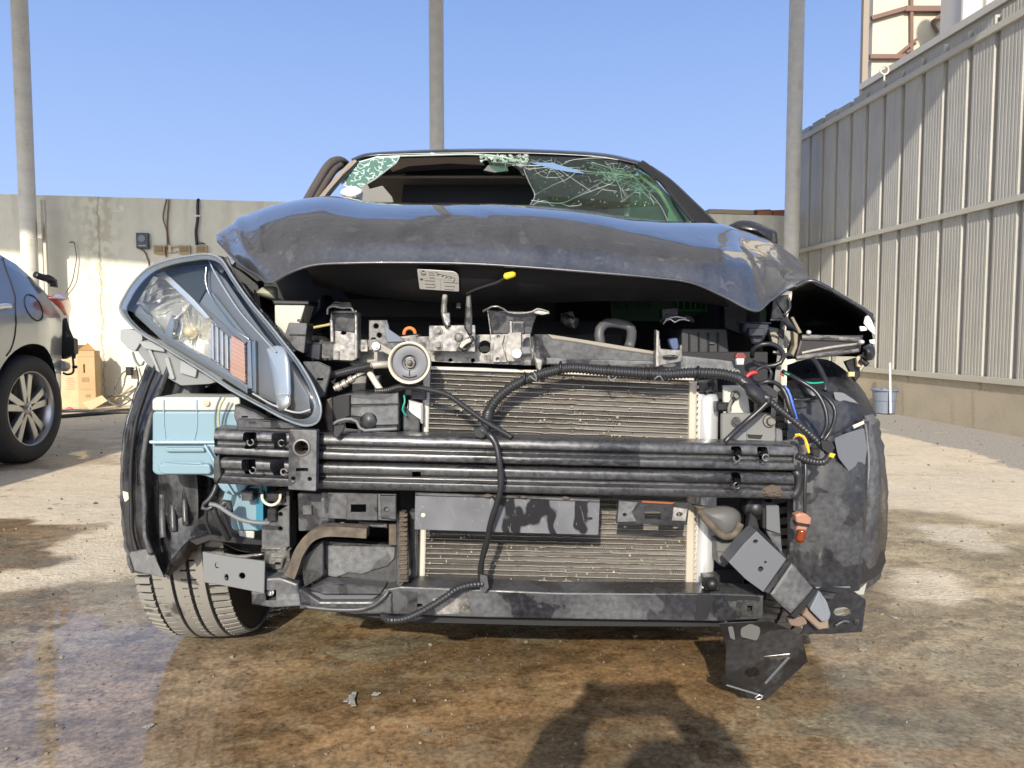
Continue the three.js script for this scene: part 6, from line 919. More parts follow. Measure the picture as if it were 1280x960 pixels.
{ // connectors and cables below the beam at the left
  part(car, 'plug_mount', plate([[293, 506], [318, 516], [330, 523], [330, 536], [297, 536], [292, 520]], 1.44, 0.03, { bev: 0.003, holes: [rect(300, 518, 312, 524)] }), M.halfDust);
  part(car, 'mount_bar', plate([[296, 524], [378, 527], [378, 537], [296, 536]], 1.42, 0.04, { bev: 0.003 }), M.mostlyDust);
  part(car, 'clip', plate([[301, 614], [316, 614], [316, 626], [302, 626]], 1.47, 0.03), M.lessDust); part(car, 'pump', [plate([[333, 616], [356, 616], [356, 628], [333, 627]], 1.46, 0.03), plate([[334, 636], [345, 636], [345, 652], [334, 652]], 1.455, 0.03, { r: 2 })], M.lessDust);
  part(car, 'pump_ring', (() => { const t = new THREE.TorusGeometry(0.0175, 0.0028, 10, 30, 3.5), p = P(339, 620, 1.45); t.rotateZ(-3.3); t.translate(p.x, p.y, p.z); return t; })(), M.cream);
  part(car, 'washer_hose', tube([[262, 630, 1.43], [272, 632, 1.43], [284, 640, 1.425], [300, 649, 1.42], [318, 653, 1.42], [337, 654, 1.425]], 0.0042), M.greyPlastic);
  part(car, 'hose_bundle', [tube([[271, 606, 1.44], [266, 618, 1.435], [258, 628, 1.43], [252, 632, 1.43], [256, 637, 1.43], [266, 634, 1.43]], 0.0048), tube([[266, 634, 1.435], [272, 650, 1.44], [280, 664, 1.45], [286, 674, 1.46]], 0.006), tube([[276, 636, 1.44], [284, 654, 1.45], [290, 670, 1.46]], 0.004), tube([[258, 634, 1.45], [258, 652, 1.46], [264, 668, 1.47]], 0.003)], M.hose);
  part(car, 'cover_shield', tube([[276, 634, 1.45], [284, 626, 1.45], [288, 640, 1.455]], 0.006), M.lessDust);
  const cb = part(car, 'crash_box', [plate([[327, 652], [362, 630], [362, 688], [327, 687]], 1.465, 0.05, { bev: 0.003, holes: [[350.5, 643, 2.6], [350.5, 661, 2.6]] }), plate([[345, 614], [362, 614], [362, 632], [345, 632]], 1.467, 0.03)], M.mostlyDust); void cb;
  part(car, 'ledge_strip', plate([[326, 686], [358, 685], [358, 689], [326, 690]], 1.45, 0.05), M.steel);
  part(car, 'pipe_rail', tube([[330, 693, 1.46], [300, 696, 1.46], [280, 693, 1.47]], 0.004), M.dirtySteel);
  const ph = part(car, 'plate_holder', plate([[253, 690], [292, 697], [331, 702], [330, 742], [290, 734], [254, 728]], 1.42, 0.006, { holes: [[271, 707, 2.4, 4], [283, 722, 2.6, 4.4], [302.5, 720, 4, 4.2]], bev: 0.001, df: (x) => 1.43 - (x - 253) * 0.0004 }), plain(0.15, 0.155, 0.155, 0.6), { label: 'grey bracket plate with three holes' }); void ph;
  part(car, 'lower_lug', [plate([[330, 690], [362, 688], [364, 716], [336, 716], [330, 708]], 1.45, 0.02, { r: 2, holes: [[333, 709, 3.4, 4.5], [347, 705, 6, 2.4]] }), plate([[338, 698], [356, 698], [352, 712], [340, 712]], 1.442, 0.01, { r: 2, holes: [[347, 705, 4, 2]] })], M.dirtySteel);
}

// ---- wheel arch liners, tyres
{
  const rows = [[455, 187, 200, 214, 226, 245, 262], [490, 171, 186, 200, 214, 232, 255], [530, 160, 174, 188, 204, 218, 250], [580, 153, 168, 180, 196, 212, 246], [630, 153.5, 168, 182, 196, 214, 248], [670, 156, 170, 183, 198, 214, 246], [692, 160, 176, 190, 200, 214, 240], [718, 166, 180, 196, 206, 209, 212]];
  const dz = [1.64, 1.585, 1.565, 1.6, 1.585, 1.6];
  const g = table(rows.slice().reverse().map(([y, ...xs]) => xs.map((x, i) => [x, y + (y > 700 ? i * 1.0 - 3 : 0), dz[i] + 0.0003 * Math.abs(y - 600)])), 40, 60, (p, u, v) => { p.z += 0.006 * noise(u * 9, v * 5, 0, 6) + 0.004 * noise(u * 24, v * 9, 0, 2); p.x += 0.003 * noise(u * 2, v * 16, 0, 4) * (1 - u); return p; });
  const l = part(car, 'left_arch_liner', grid(g, 0.003), M.lessDust, { label: 'dusty black wheel arch liner at left' });
  part(l, 'outer_lip', sweep(g.map((r) => r[0]).map((p, i) => p.clone().add(V3(0.002 * noise(i * 0.4, 0, 0, 3), 0, 0))), (s) => 0.0045 + 0.002 * noise(s * 20, 3, 0, 5), { m: 7, n: 90 }), M.halfDust);
  part(l, 'fold', sweep(spline(rows.map(([y, , , x]) => P(x - 1, y, 1.565)).slice(0, 7), 40), (s) => 0.006 + 0.003 * noise(s * 16, 1, 0, 7), { m: 8, n: 80 }), M.halfDust);
  part(l, 'fold', sweep(spline(rows.map(([y, , x]) => P(x - 4, y, 1.585)).slice(0, 7), 40), (s) => 0.005 + 0.002 * noise(s * 16, 1, 0, 8), { m: 8, n: 80 }), M.black);
  part(l, 'inner_wall', grid(table([[[214, 700, 1.575], [240, 672, 1.57], [262, 669, 1.57], [300, 688, 1.6], [345, 690, 1.64]], [[214, 640, 1.6], [240, 640, 1.62], [270, 640, 1.65], [300, 640, 1.66], [345, 640, 1.66]], [[216, 580, 1.6], [240, 580, 1.63], [270, 580, 1.67], [300, 580, 1.68], [345, 580, 1.66]], [[216, 500, 1.62], [240, 490, 1.66], [270, 480, 1.7], [300, 470, 1.72], [350, 460, 1.7]]], 30, 40, (p, u, v) => { p.z += 0.008 * noise(u * 12, v * 1.5, 0, 9); return p; }), 0.003), M.lessDust);
  for (const [x, y0, y1] of [[203, 618, 672], [216, 604, 664], [231, 596, 656]]) part(l, 'pressed_rib', sweep([P(x, y0, 1.6), P(x, (y0 + y1) / 2, 1.6), P(x + 1, y1, 1.585)], 0.0065, { m: 10 }), M.halfDust);
  part(l, 'torn_flap', plate([[160, 690], [190, 684], [196, 700], [206, 722], [184, 718], [168, 714]], 1.54, 0.004, { df: (x, y) => 1.575 - 0.0006 * (y - 684) }), M.lessDust);
  part(l, 'bright_tear', plate([[153, 614], [160, 616], [161, 624], [156, 628], [154, 622]], 1.6, 0.004, { r: 1 }), M.cream);
  part(l, 'bottom_flange', plate([[236, 676], [262, 668], [300, 672], [330, 676], [330, 682], [300, 680], [262, 676], [246, 682]], 1.5, 0.03), M.black);
  // tyres: carcass and separate tread blocks
  const tyre = (cx, side) => {
    const R = 0.318, W = 0.2, cz = -1.975, prof = [[0.2, -0.085], [0.225, -0.1], [0.262, -0.106], [0.29, -0.102], [0.303, -0.092], [0.309, -0.07], [0.311, 0], [0.309, 0.07], [0.303, 0.092], [0.29, 0.102], [0.262, 0.106], [0.225, 0.1], [0.2, 0.085]];
    const spin = (pr, m = 96) => { const g = new THREE.LatheGeometry(pr.map(([r, x]) => new THREE.Vector2(r, x)), m); g.rotateZ(-Math.PI / 2); g.rotateY(0.05); g.translate(cx, R, cz); return g; };
    const w = part(car, 'front_tyre', spin(prof), plain(0.011, 0.011, 0.011, 0.75), { label: side < 0 ? 'worn front tyre with dusty tread at left' : undefined });
    const pos = [], at = (r, x, a) => { const p = V3(x, -r * Math.cos(a), -r * Math.sin(a) * -1); const c = Math.cos(0.05), s = Math.sin(0.05); return V3(cx + p.x * c + p.z * s, R + p.y, cz - p.x * s + p.z * c); };
    const rr = (x) => 0.318 - 0.012 * Math.pow(Math.abs(x) / 0.1, 3.5);
    const block = (x0, x1, a0, a1, sk) => { const A = [[x0, a0], [x1, a0 + sk], [x1, a1 + sk], [x0, a1]], o = A.map(([x, a]) => at(rr(x), x, a)), i = A.map(([x, a]) => at(0.3, x, a)); const q = (a, b, c, d) => { for (const p of [a, b, c, a, c, d]) pos.push(p.x, p.y, p.z); }; q(o[0], o[1], o[2], o[3]); for (let k = 0; k < 4; k++) q(o[k], i[k], i[(k + 1) % 4], o[(k + 1) % 4]); };
    const N = 84, st = Math.PI * 2 / N;
    for (let k = 0; k < N; k++) { const a = k * st;
      for (let s = 0; s < 5; s++) { const b = a + st * s / 5, c = b + st / 5 + 0.0004, gap = s < 2;
        if (!gap) block(-0.1, -0.064, b, c, 0.02); block(s ? -0.056 : -0.036, -0.0175, b, c, 0); block(-0.0095, s ? 0.0195 : 0.006, b, c, 0); block(s ? 0.028 : 0.04, 0.056, b, c, 0); if (!gap) block(0.064, 0.1, b, c, -0.02); } }
    const g = new THREE.BufferGeometry(); g.setAttribute('position', new THREE.Float32BufferAttribute(pos, 3)); g.computeVertexNormals();
    part(w, 'tread', g, texMat(bake(256, 256, (u, v) => { const n = fbm(u * 5, v * 5, 4, 5, 3), f = fbm(u * 60, v * 60, 2, 60, 4); return [mix3([0.23, 0.22, 0.195], [0.06, 0.057, 0.052], sm(0.12, 0.4, n + 0.35 * f)), 0.9, 0, 0.5 + 0.4 * f]; }, { bump: true }), { bump: 0.0008 }));
    part(w, 'rim', spin([[0.202, -0.085], [0.205, -0.06], [0.185, -0.03], [0.175, 0.05], [0.2, 0.085]]), M.dirtySteel); part(w, 'disc', spin([[0.02, 0.01], [0.18, 0.02], [0.18, 0.035], [0.02, 0.03]]), M.dirtySteel);
  };
  tyre(-0.755, -1); tyre(0.66, 1);
}

// ---- right-hand side: inner fender, arch liner, skirts
{
  const dark = M.blackPaint;
  const upper = table([[[984, 560, 1.52], [1010, 560, 1.53], [1040, 545, 1.56], [1070, 532, 1.6], [1096, 520, 1.68]], [[983, 500, 1.6], [1010, 500, 1.6], [1042, 498, 1.61], [1070, 500, 1.64], [1090, 508, 1.7]], [[984, 456, 1.72], [1008, 449, 1.72], [1035, 450, 1.72], [1060, 466, 1.73], [1082, 492, 1.76]]], 30, 30, (p, u, v) => { p.z += 0.004 * noise(u * 7, v * 5, 0, 3); return p; });
  const f = part(car, 'right_arch_liner', grid(upper, 0.004), dark, { label: 'dark wheel arch liner at right' });
  const lower = table([[[985, 742, 1.515], [1000, 742, 1.5], [1030, 742, 1.492], [1062, 740, 1.5], [1074, 738, 1.515]], [[984, 690, 1.515], [1000, 690, 1.5], [1035, 690, 1.49], [1068, 690, 1.498], [1080, 690, 1.515]], [[984, 620, 1.515], [1002, 620, 1.5], [1036, 620, 1.49], [1072, 620, 1.5], [1084, 620, 1.52]], [[984, 556, 1.53], [1004, 556, 1.51], [1036, 546, 1.505], [1070, 531, 1.55], [1086, 526, 1.59]]], 30, 40, (p, u, v) => { p.z += 0.005 * noise(u * 6, v * 4, 0, 13) + 0.003 * Math.max(0, 1 - Math.abs(u - 0.35) / 0.05) - 0.003 * Math.max(0, 1 - Math.abs(u - 0.72) / 0.04); return p; });
  part(f, 'lower_panel', grid(lower, 0.004), M.lessDust);
  part(f, 'dust_patch', plate([[1042, 490], [1054, 491], [1068, 500], [1078, 510], [1080, 514], [1072, 514], [1060, 507], [1044, 499]], 1.6, 0.002, { r: 2, bev: 0, df: (x, y) => 1.6 + (x - 1042) * 0.0012 }), plain(0.19, 0.19, 0.205, 0.75));
  part(f, 'dust_patch', plate([[1008, 485], [1018, 488], [1023, 494], [1020, 497], [1012, 492]], 1.585, 0.002, { r: 1, bev: 0 }), plain(0.19, 0.19, 0.205, 0.75));
  part(f, 'dust_patch', plate([[1043, 548], [1060, 541], [1080, 535], [1084, 560], [1080, 590], [1072, 620], [1062, 590], [1048, 572]], 1.47, 0.002, { r: 3, bev: 0, df: (x, y) => 1.473 + (x - 1043) * 0.0017 }), plain(0.14, 0.145, 0.165, 0.6));
  part(f, 'bright_tear', plate([[1066, 532], [1080, 526], [1081, 530], [1068, 536]], 1.52, 0.004), M.cream);
  // outer torn skirts
  const sk = table([[[1070, 738, 1.55], [1084, 736, 1.58], [1100, 724, 1.64]], [[1076, 690, 1.54], [1090, 690, 1.55], [1107, 690, 1.62]], [[1082, 620, 1.54], [1096, 620, 1.55], [1110, 622, 1.62]], [[1084, 560, 1.56], [1094, 560, 1.57], [1105, 562, 1.64]], [[1078, 524, 1.6], [1088, 522, 1.61], [1098, 524, 1.66]]], 16, 50, (p, u, v) => { p.x += u > 0.8 ? 0.006 * noise(v * 16, 2, 0, 3) : 0; p.z += 0.004 * noise(u * 4, v * 10, 0, 5); return p; });
  part(f, 'outer_skirt', grid(sk, 0.004), M.halfDust);
  part(f, 'skirt_ridge', sweep(spline([P(1066, 738, 1.515), P(1074, 690, 1.52), P(1080, 640, 1.525), P(1086, 580, 1.54), P(1082, 530, 1.57)], 30), 0.0032, { m: 7 }), M.mostlyDust);
  part(f, 'skirt_tab', plate([[1072, 692], [1086, 688], [1106, 688], [1108, 702], [1102, 716], [1092, 724], [1066, 736]], 1.52, 0.004, { df: (x) => 1.515 + (x - 1066) * 0.0022 }), M.blackPaint); part(f, 'lower_edge', tube([[1000, 734, 1.485], [1030, 735, 1.475], [1062, 734, 1.49]], 0.0025), M.greyPlastic);
  part(f, 'top_scrap', plate([[1080, 520], [1092, 517], [1097, 526], [1092, 532], [1084, 528]], 1.6, 0.008, { r: 1 }), M.halfDust);
  part(f, 'white_tip', [plate([[1097, 634], [1106, 632], [1104, 638], [1099, 640]], 1.6, 0.006), plate([[1064, 738], [1078, 734], [1084, 728], [1080, 744], [1066, 744]], 1.56, 0.004)], plain(0.3, 0.3, 0.27, 0.7));
  // hollow of the crushed fender
  const hol = table([[[984, 448, 1.9], [1020, 444, 1.9], [1055, 444, 1.86], [1084, 448, 1.72]], [[984, 410, 2.0], [1020, 404, 2.02], [1055, 408, 1.96], [1089, 425, 1.72]], [[990, 372, 1.9], [1024, 376, 1.92], [1056, 388, 1.88], [1090, 410, 1.7]], [[986, 363, 1.66], [1013, 351, 1.64], [1050, 370, 1.64], [1091, 394, 1.66]]], 20, 24);
  const fd = part(car, 'right_fender', grid(hol, 0.004), plain(0.006, 0.006, 0.007, 0.6), { label: 'torn black right fender, hollow' });
  part(fd, 'edge', sweep(spline([P(985, 362, 1.655), P(1000, 356, 1.645), P(1013, 351, 1.635), P(1030, 357, 1.635), P(1050, 369, 1.64), P(1072, 382, 1.65), P(1086, 392, 1.655), P(1092, 402, 1.66)], 40), 0.0042, { m: 7, n: 60 }), M.body);
  part(fd, 'outer_skin', grid(table([[[1013, 351, 1.634], [1050, 369, 1.638], [1090, 394, 1.66]], [[1010, 349, 1.9], [1044, 362, 1.9], [1082, 384, 1.9]], [[1000, 347, 2.3], [1030, 356, 2.3], [1060, 376, 2.3]]], 12, 12), 0.002), M.body);
  part(fd, 'side_skin', grid(table([[[1093, 440, 1.68], [1070, 470, 2.0], [1040, 480, 2.3]], [[1090, 394, 1.662], [1082, 384, 1.9], [1060, 376, 2.3]]], 8, 8), 0.002), M.body);
  part(fd, 'white_chip_glint', [plate([[1082, 396], [1086, 394], [1090, 401], [1094, 411], [1094, 419], [1086, 412], [1080, 404]], 1.655, 0.004, { r: 1 }), plate([[1075, 408], [1083, 408], [1084, 413], [1076, 414]], 1.66, 0.006, { r: 1 }), plate([[1087, 425], [1094, 424], [1094, 431], [1088, 429]], 1.66, 0.004)], plain(0.75, 0.74, 0.7, 0.5), { label: 'chips of torn metal with sunlit glints painted white' });  // torn chips, with their sunlit glints painted in white
  part(fd, 'end_knob', [pillow([[1078, 434], [1086, 430], [1093, 434], [1094, 444], [1090, 450], [1080, 449]], () => 1.64, 0.03), tube([[1076, 449, 1.64], [1081, 453, 1.64], [1084, 456, 1.64]], 0.006)], M.blackPaint);
  part(fd, 'cream_clip', plate([[1071, 447], [1078, 443], [1080, 452], [1077, 460], [1072, 458]], 1.65, 0.01), plain(0.5, 0.42, 0.32, 0.6));
  part(fd, 'hanging_strip', plate([[1056, 452], [1074, 446], [1076, 470], [1070, 477], [1064, 468]], 1.67, 0.01), M.black); part(fd, 'yellow_clip', plate([[1061, 465], [1069, 465], [1069, 471], [1061, 471]], 1.655, 0.012, { bev: 0.002 }), plain(0.55, 0.5, 0.24, 0.5));
  // fender rail: ribbed trapezoid
  const tr = part(car, 'fender_rail', plate([[1002, 419], [1080, 419], [1076, 440], [994, 449], [998, 434]], 1.56, 0.06, { bev: 0.004, seg: 2 }), plain(0.045, 0.04, 0.04, 0.38, 0.4), { label: 'ribbed black metal fender rail' });
  part(tr, 'ridge', tube([[1002, 421.5, 1.557], [1040, 422.5, 1.557], [1074, 424.5, 1.557]], 0.0055, { m: 10 }), M.dirtySteel); part(tr, 'ridge', tube([[995, 447, 1.557], [1034, 443, 1.557], [1072, 437.5, 1.557]], 0.0055, { m: 10 }), M.dirtySteel); part(tr, 'ridge', tube([[1002, 441, 1.558], [1040, 434, 1.558], [1072, 430, 1.558]], 0.003, { m: 8 }), M.steel);
  part(tr, 'tip_bolt', turned(1076, 427.5, 1.54, [[0, 0.008], [0.004, 0.008], [0.005, 0]]), M.bright); part(tr, 'pin', turned(1010.5, 415.5, 1.55, [[0, 0.006], [0.004, 0.005], [0.0045, 0]]), M.bright);
  part(car, 'rail_flange', [plate([[992, 414], [998, 418], [997, 434], [992, 446], [989, 442], [993, 432]], 1.555, 0.02), plate([[989, 397], [992, 396], [1003, 416], [999, 417]], 1.56, 0.01)], plain(0.2, 0.17, 0.12, 0.6));
  part(car, 'bent_strut', [plate([[966, 371], [986, 368], [988, 388], [982, 396], [990, 412], [996, 414], [986, 410], [976, 398], [964, 400]], 1.6, 0.01), tube([[963, 400, 1.59], [978, 400.5, 1.59], [986, 408, 1.59], [994, 413, 1.59]], 0.0025), tube([[986, 372, 1.59], [987, 386, 1.59], [980, 394, 1.59]], 0.003)], M.blackPaint);
  part(car, 'bay_plate', [plate([[960, 408], [988, 414], [990, 434], [978, 436], [966, 428]], 1.66, 0.02)], plain(0.28, 0.265, 0.22, 0.7));
  part(car, 'box_sensor', [plate([[930, 402], [962, 403], [962, 412], [956, 424], [950, 430], [942, 430], [936, 420], [930, 414]], 1.57, 0.04, { bev: 0.004 }), plate([[924, 402], [964, 403], [964, 405], [924, 404]], 1.565, 0.02), plate([[936, 410], [956, 410], [956, 420], [936, 420]], 1.555, 0.03, { r: 2, bev: 0.003 })], plain(0.022, 0.024, 0.036, 0.5));
  part(car, 'metal_strip', tube([[966, 440, 1.56], [980, 443, 1.56], [992, 444, 1.56]], 0.004), M.dirtySteel);
}

// ---- wiring
{
  const h = part(car, 'main_harness', conduit([[600, 543, 1.372], [607, 534, 1.40], [611, 515, 1.435], [620, 500, 1.44], [640, 483, 1.44], [664, 472, 1.435], [690, 464, 1.43], [712, 460, 1.43], [750, 463, 1.43], [790, 466, 1.43], [830, 468, 1.43], [870, 466, 1.43], [905, 468, 1.43], [926, 474, 1.425], [942, 486, 1.42], [955, 494, 1.415]], 0.0105), M.hose, { label: 'thick black corrugated wiring harness' });
  for (const [x, y] of [[655, 473], [700, 460], [760, 464], [812, 467], [872, 466]]) part(h, 'tape_wrap', (() => { const g = new THREE.TorusGeometry(0.0112, 0.0022, 8, 22); g.rotateY(Math.PI / 2); g.rotateZ(-0.1); const p = P(x, y, 1.43); g.translate(p.x, p.y, p.z); return g; })(), M.black);
  for (const t of [[[662, 470, 1.425], [671, 476, 1.42], [668, 466, 1.42]], [[818, 474, 1.42], [824, 470, 1.415], [829, 476, 1.42]], [[760, 470, 1.42], [764, 476, 1.418], [770, 472, 1.418]]]) part(h, 'cable_tie', tube(t, 0.0016), M.greyPlastic);
  part(h, 'lower_plug', plate([[592, 537], [604, 532], [610, 541], [602, 548], [594, 546]], 1.37, 0.015, { r: 1 }), M.black);
  part(car, 'bonnet_cable', conduit([[470, 489, 1.44], [484, 488, 1.43], [498, 484, 1.425], [515, 484, 1.42], [540, 488, 1.415], [560, 494, 1.41], [580, 508, 1.405], [605, 526, 1.395], [625, 538, 1.385], [640, 547, 1.375]], 0.0058, 0.004), M.hose, { label: 'black cable sagging below the horn' });
  part(car, 'hanging_cable', tube([[610, 541, 1.365], [619, 553, 1.36], [623, 570, 1.355], [626, 595, 1.355], [625, 615, 1.355], [621, 630, 1.36], [614, 652, 1.37], [609, 676, 1.385], [602, 702, 1.4], [601, 722, 1.41], [605, 736, 1.41]], (s) => 0.0058 + 0.0016 * noise(s * 40, 0, 0, 3), { m: 9 }), M.wire, { label: 'taped black cable hanging over the beam' });
  part(car, 'cable_plug', [plate([[600, 718], [609, 720], [611, 735], [606, 741], [600, 738]], 1.4, 0.012, { r: 1 })], M.halfDust);
  part(car, 'lower_conduit', conduit([[604, 730, 1.405], [590, 731, 1.40], [572, 736, 1.395], [556, 747, 1.385], [540, 757, 1.38], [522, 767, 1.375], [504, 774, 1.375], [488, 775, 1.38], [478, 770, 1.40]], 0.0072), M.hose, { label: 'grey ribbed conduit looping over the cross member' });
  const bundle = part(car, 'right_harness', conduit([[945, 490, 1.42], [958, 498, 1.415], [975, 512, 1.41], [995, 528, 1.4], [1015, 545, 1.395], [1030, 560, 1.39], [1036, 568, 1.388], [1030, 577, 1.385], [1012, 576, 1.38], [996, 570, 1.375]], 0.0068), M.hose, { label: 'black wiring loop at right' });
  part(bundle, 'junction', [pillow([[930, 478], [950, 484], [962, 500], [958, 510], [944, 504], [932, 492]], () => 1.41, 0.018), plate([[948, 480], [962, 482], [974, 492], [970, 498], [956, 494]], 1.41, 0.02, { r: 2 })], M.hose);
  const wires = [[[[918, 468, 1.43], [932, 480, 1.42], [950, 494, 1.41], [962, 500, 1.4]], 0.009, M.hose], [[[962, 500, 1.4], [950, 512, 1.4], [934, 526, 1.4], [918, 540, 1.39], [906, 552, 1.385]], 0.005, M.wire], [[[940, 446, 1.52], [942, 436, 1.5], [954, 430, 1.49], [970, 432, 1.49], [979, 442, 1.49], [977, 452, 1.49], [966, 457, 1.49], [950, 457, 1.5], [941, 452, 1.51]], 0.0046, M.wire], [[[936, 478, 1.46], [944, 464, 1.47], [956, 458, 1.47], [964, 464, 1.47], [962, 474, 1.46], [955, 482, 1.45]], 0.0034, M.wire], [[[946, 482, 1.43], [956, 477, 1.42], [968, 478, 1.42], [978, 486, 1.42], [984, 498, 1.42], [990, 512, 1.42]], 0.0042, M.wire], [[[1016, 449, 1.52], [1022, 456, 1.5], [1028, 468, 1.48], [1032, 478, 1.46], [1031, 488, 1.45]], 0.005, M.hose], [[[978, 464, 1.48], [1000, 476, 1.45], [1018, 488, 1.44], [1028, 502, 1.43], [1033, 518, 1.42], [1033, 534, 1.41], [1026, 548, 1.4]], 0.0042, M.wire], [[[1020, 488, 1.45], [1034, 498, 1.43], [1043, 510, 1.42], [1043, 526, 1.41], [1036, 542, 1.4], [1028, 552, 1.4]], 0.004, M.wire], [[[992, 499, 1.47], [1006, 500, 1.47], [1020, 496, 1.47]], 0.003, M.wire], [[[981, 466, 1.47], [992, 471, 1.46], [1004, 477, 1.455], [1014, 479, 1.455], [1030, 478, 1.46]], 0.0018, M.green], [[[980, 482, 1.41], [986, 490, 1.405], [990, 504, 1.4], [994, 518, 1.4], [996, 526, 1.4]], 0.0028, M.blue], [[[977, 483, 1.41], [983, 494, 1.405], [987, 508, 1.4], [992, 522, 1.4]], 0.005, M.wire], [[[932, 472, 1.44], [940, 466, 1.44], [946, 466, 1.44]], 0.004, M.red], [[[994, 544, 1.4], [1002, 544, 1.395], [1008, 553, 1.39], [1011, 566, 1.39]], 0.0026, M.yellow], [[[992, 548, 1.4], [998, 544, 1.39], [1005, 548, 1.39], [1008, 560, 1.388]], 0.0018, plain(0.5, 0.25, 0.03, 0.5)], [[[976, 467, 1.47], [980, 470, 1.47]], 0.002, M.red]];
  for (const [p, r, m] of wires) part(car, 'wire', tube(p, r), m);
  part(car, 'plug_pair', [plate([[1026, 550, 0], [1040, 552, 0], [1044, 560, 0], [1038, 568, 0], [1028, 562, 0]].map(([a, b]) => [a, b]), 1.38, 0.02, { r: 1 }), plate([[1016, 560], [1026, 562], [1024, 572], [1016, 570]], 1.38, 0.015)], M.black); part(car, 'plug_key', plate([[1038, 566], [1045, 568], [1042, 573], [1037, 571]], 1.378, 0.01), M.yellow);
  // amber bulb hanging on its lead
  const b = part(car, 'bulb_holder', [plate([[994, 644], [1000, 641], [1008, 642], [1015, 648], [1014, 656], [1004, 660], [996, 654]], 1.37, 0.02, { bev: 0.004, seg: 2 }), plate([[997, 656], [1010, 658], [1009, 664], [996, 663]], 1.368, 0.018, { bev: 0.003 })], plain(0.32, 0.15, 0.095, 0.55), { label: 'orange bulb holder dangling on a wire' });
  part(b, 'bulb', (() => { const g = new THREE.CapsuleGeometry(0.0085, 0.012, 6, 16), p = P(1001, 669, 1.378); g.rotateZ(-0.2); g.translate(p.x, p.y, p.z); return g; })(), plain(0.16, 0.028, 0.005, 0.1)); part(b, 'seal', plate([[995, 653], [1013, 656], [1012, 659], [996, 657]], 1.366, 0.02), M.black);
  part(b, 'lead', tube([[1006, 568, 1.39], [1007, 590, 1.38], [1006, 615, 1.376], [1006, 644, 1.376]], 0.0032), M.wire);
}

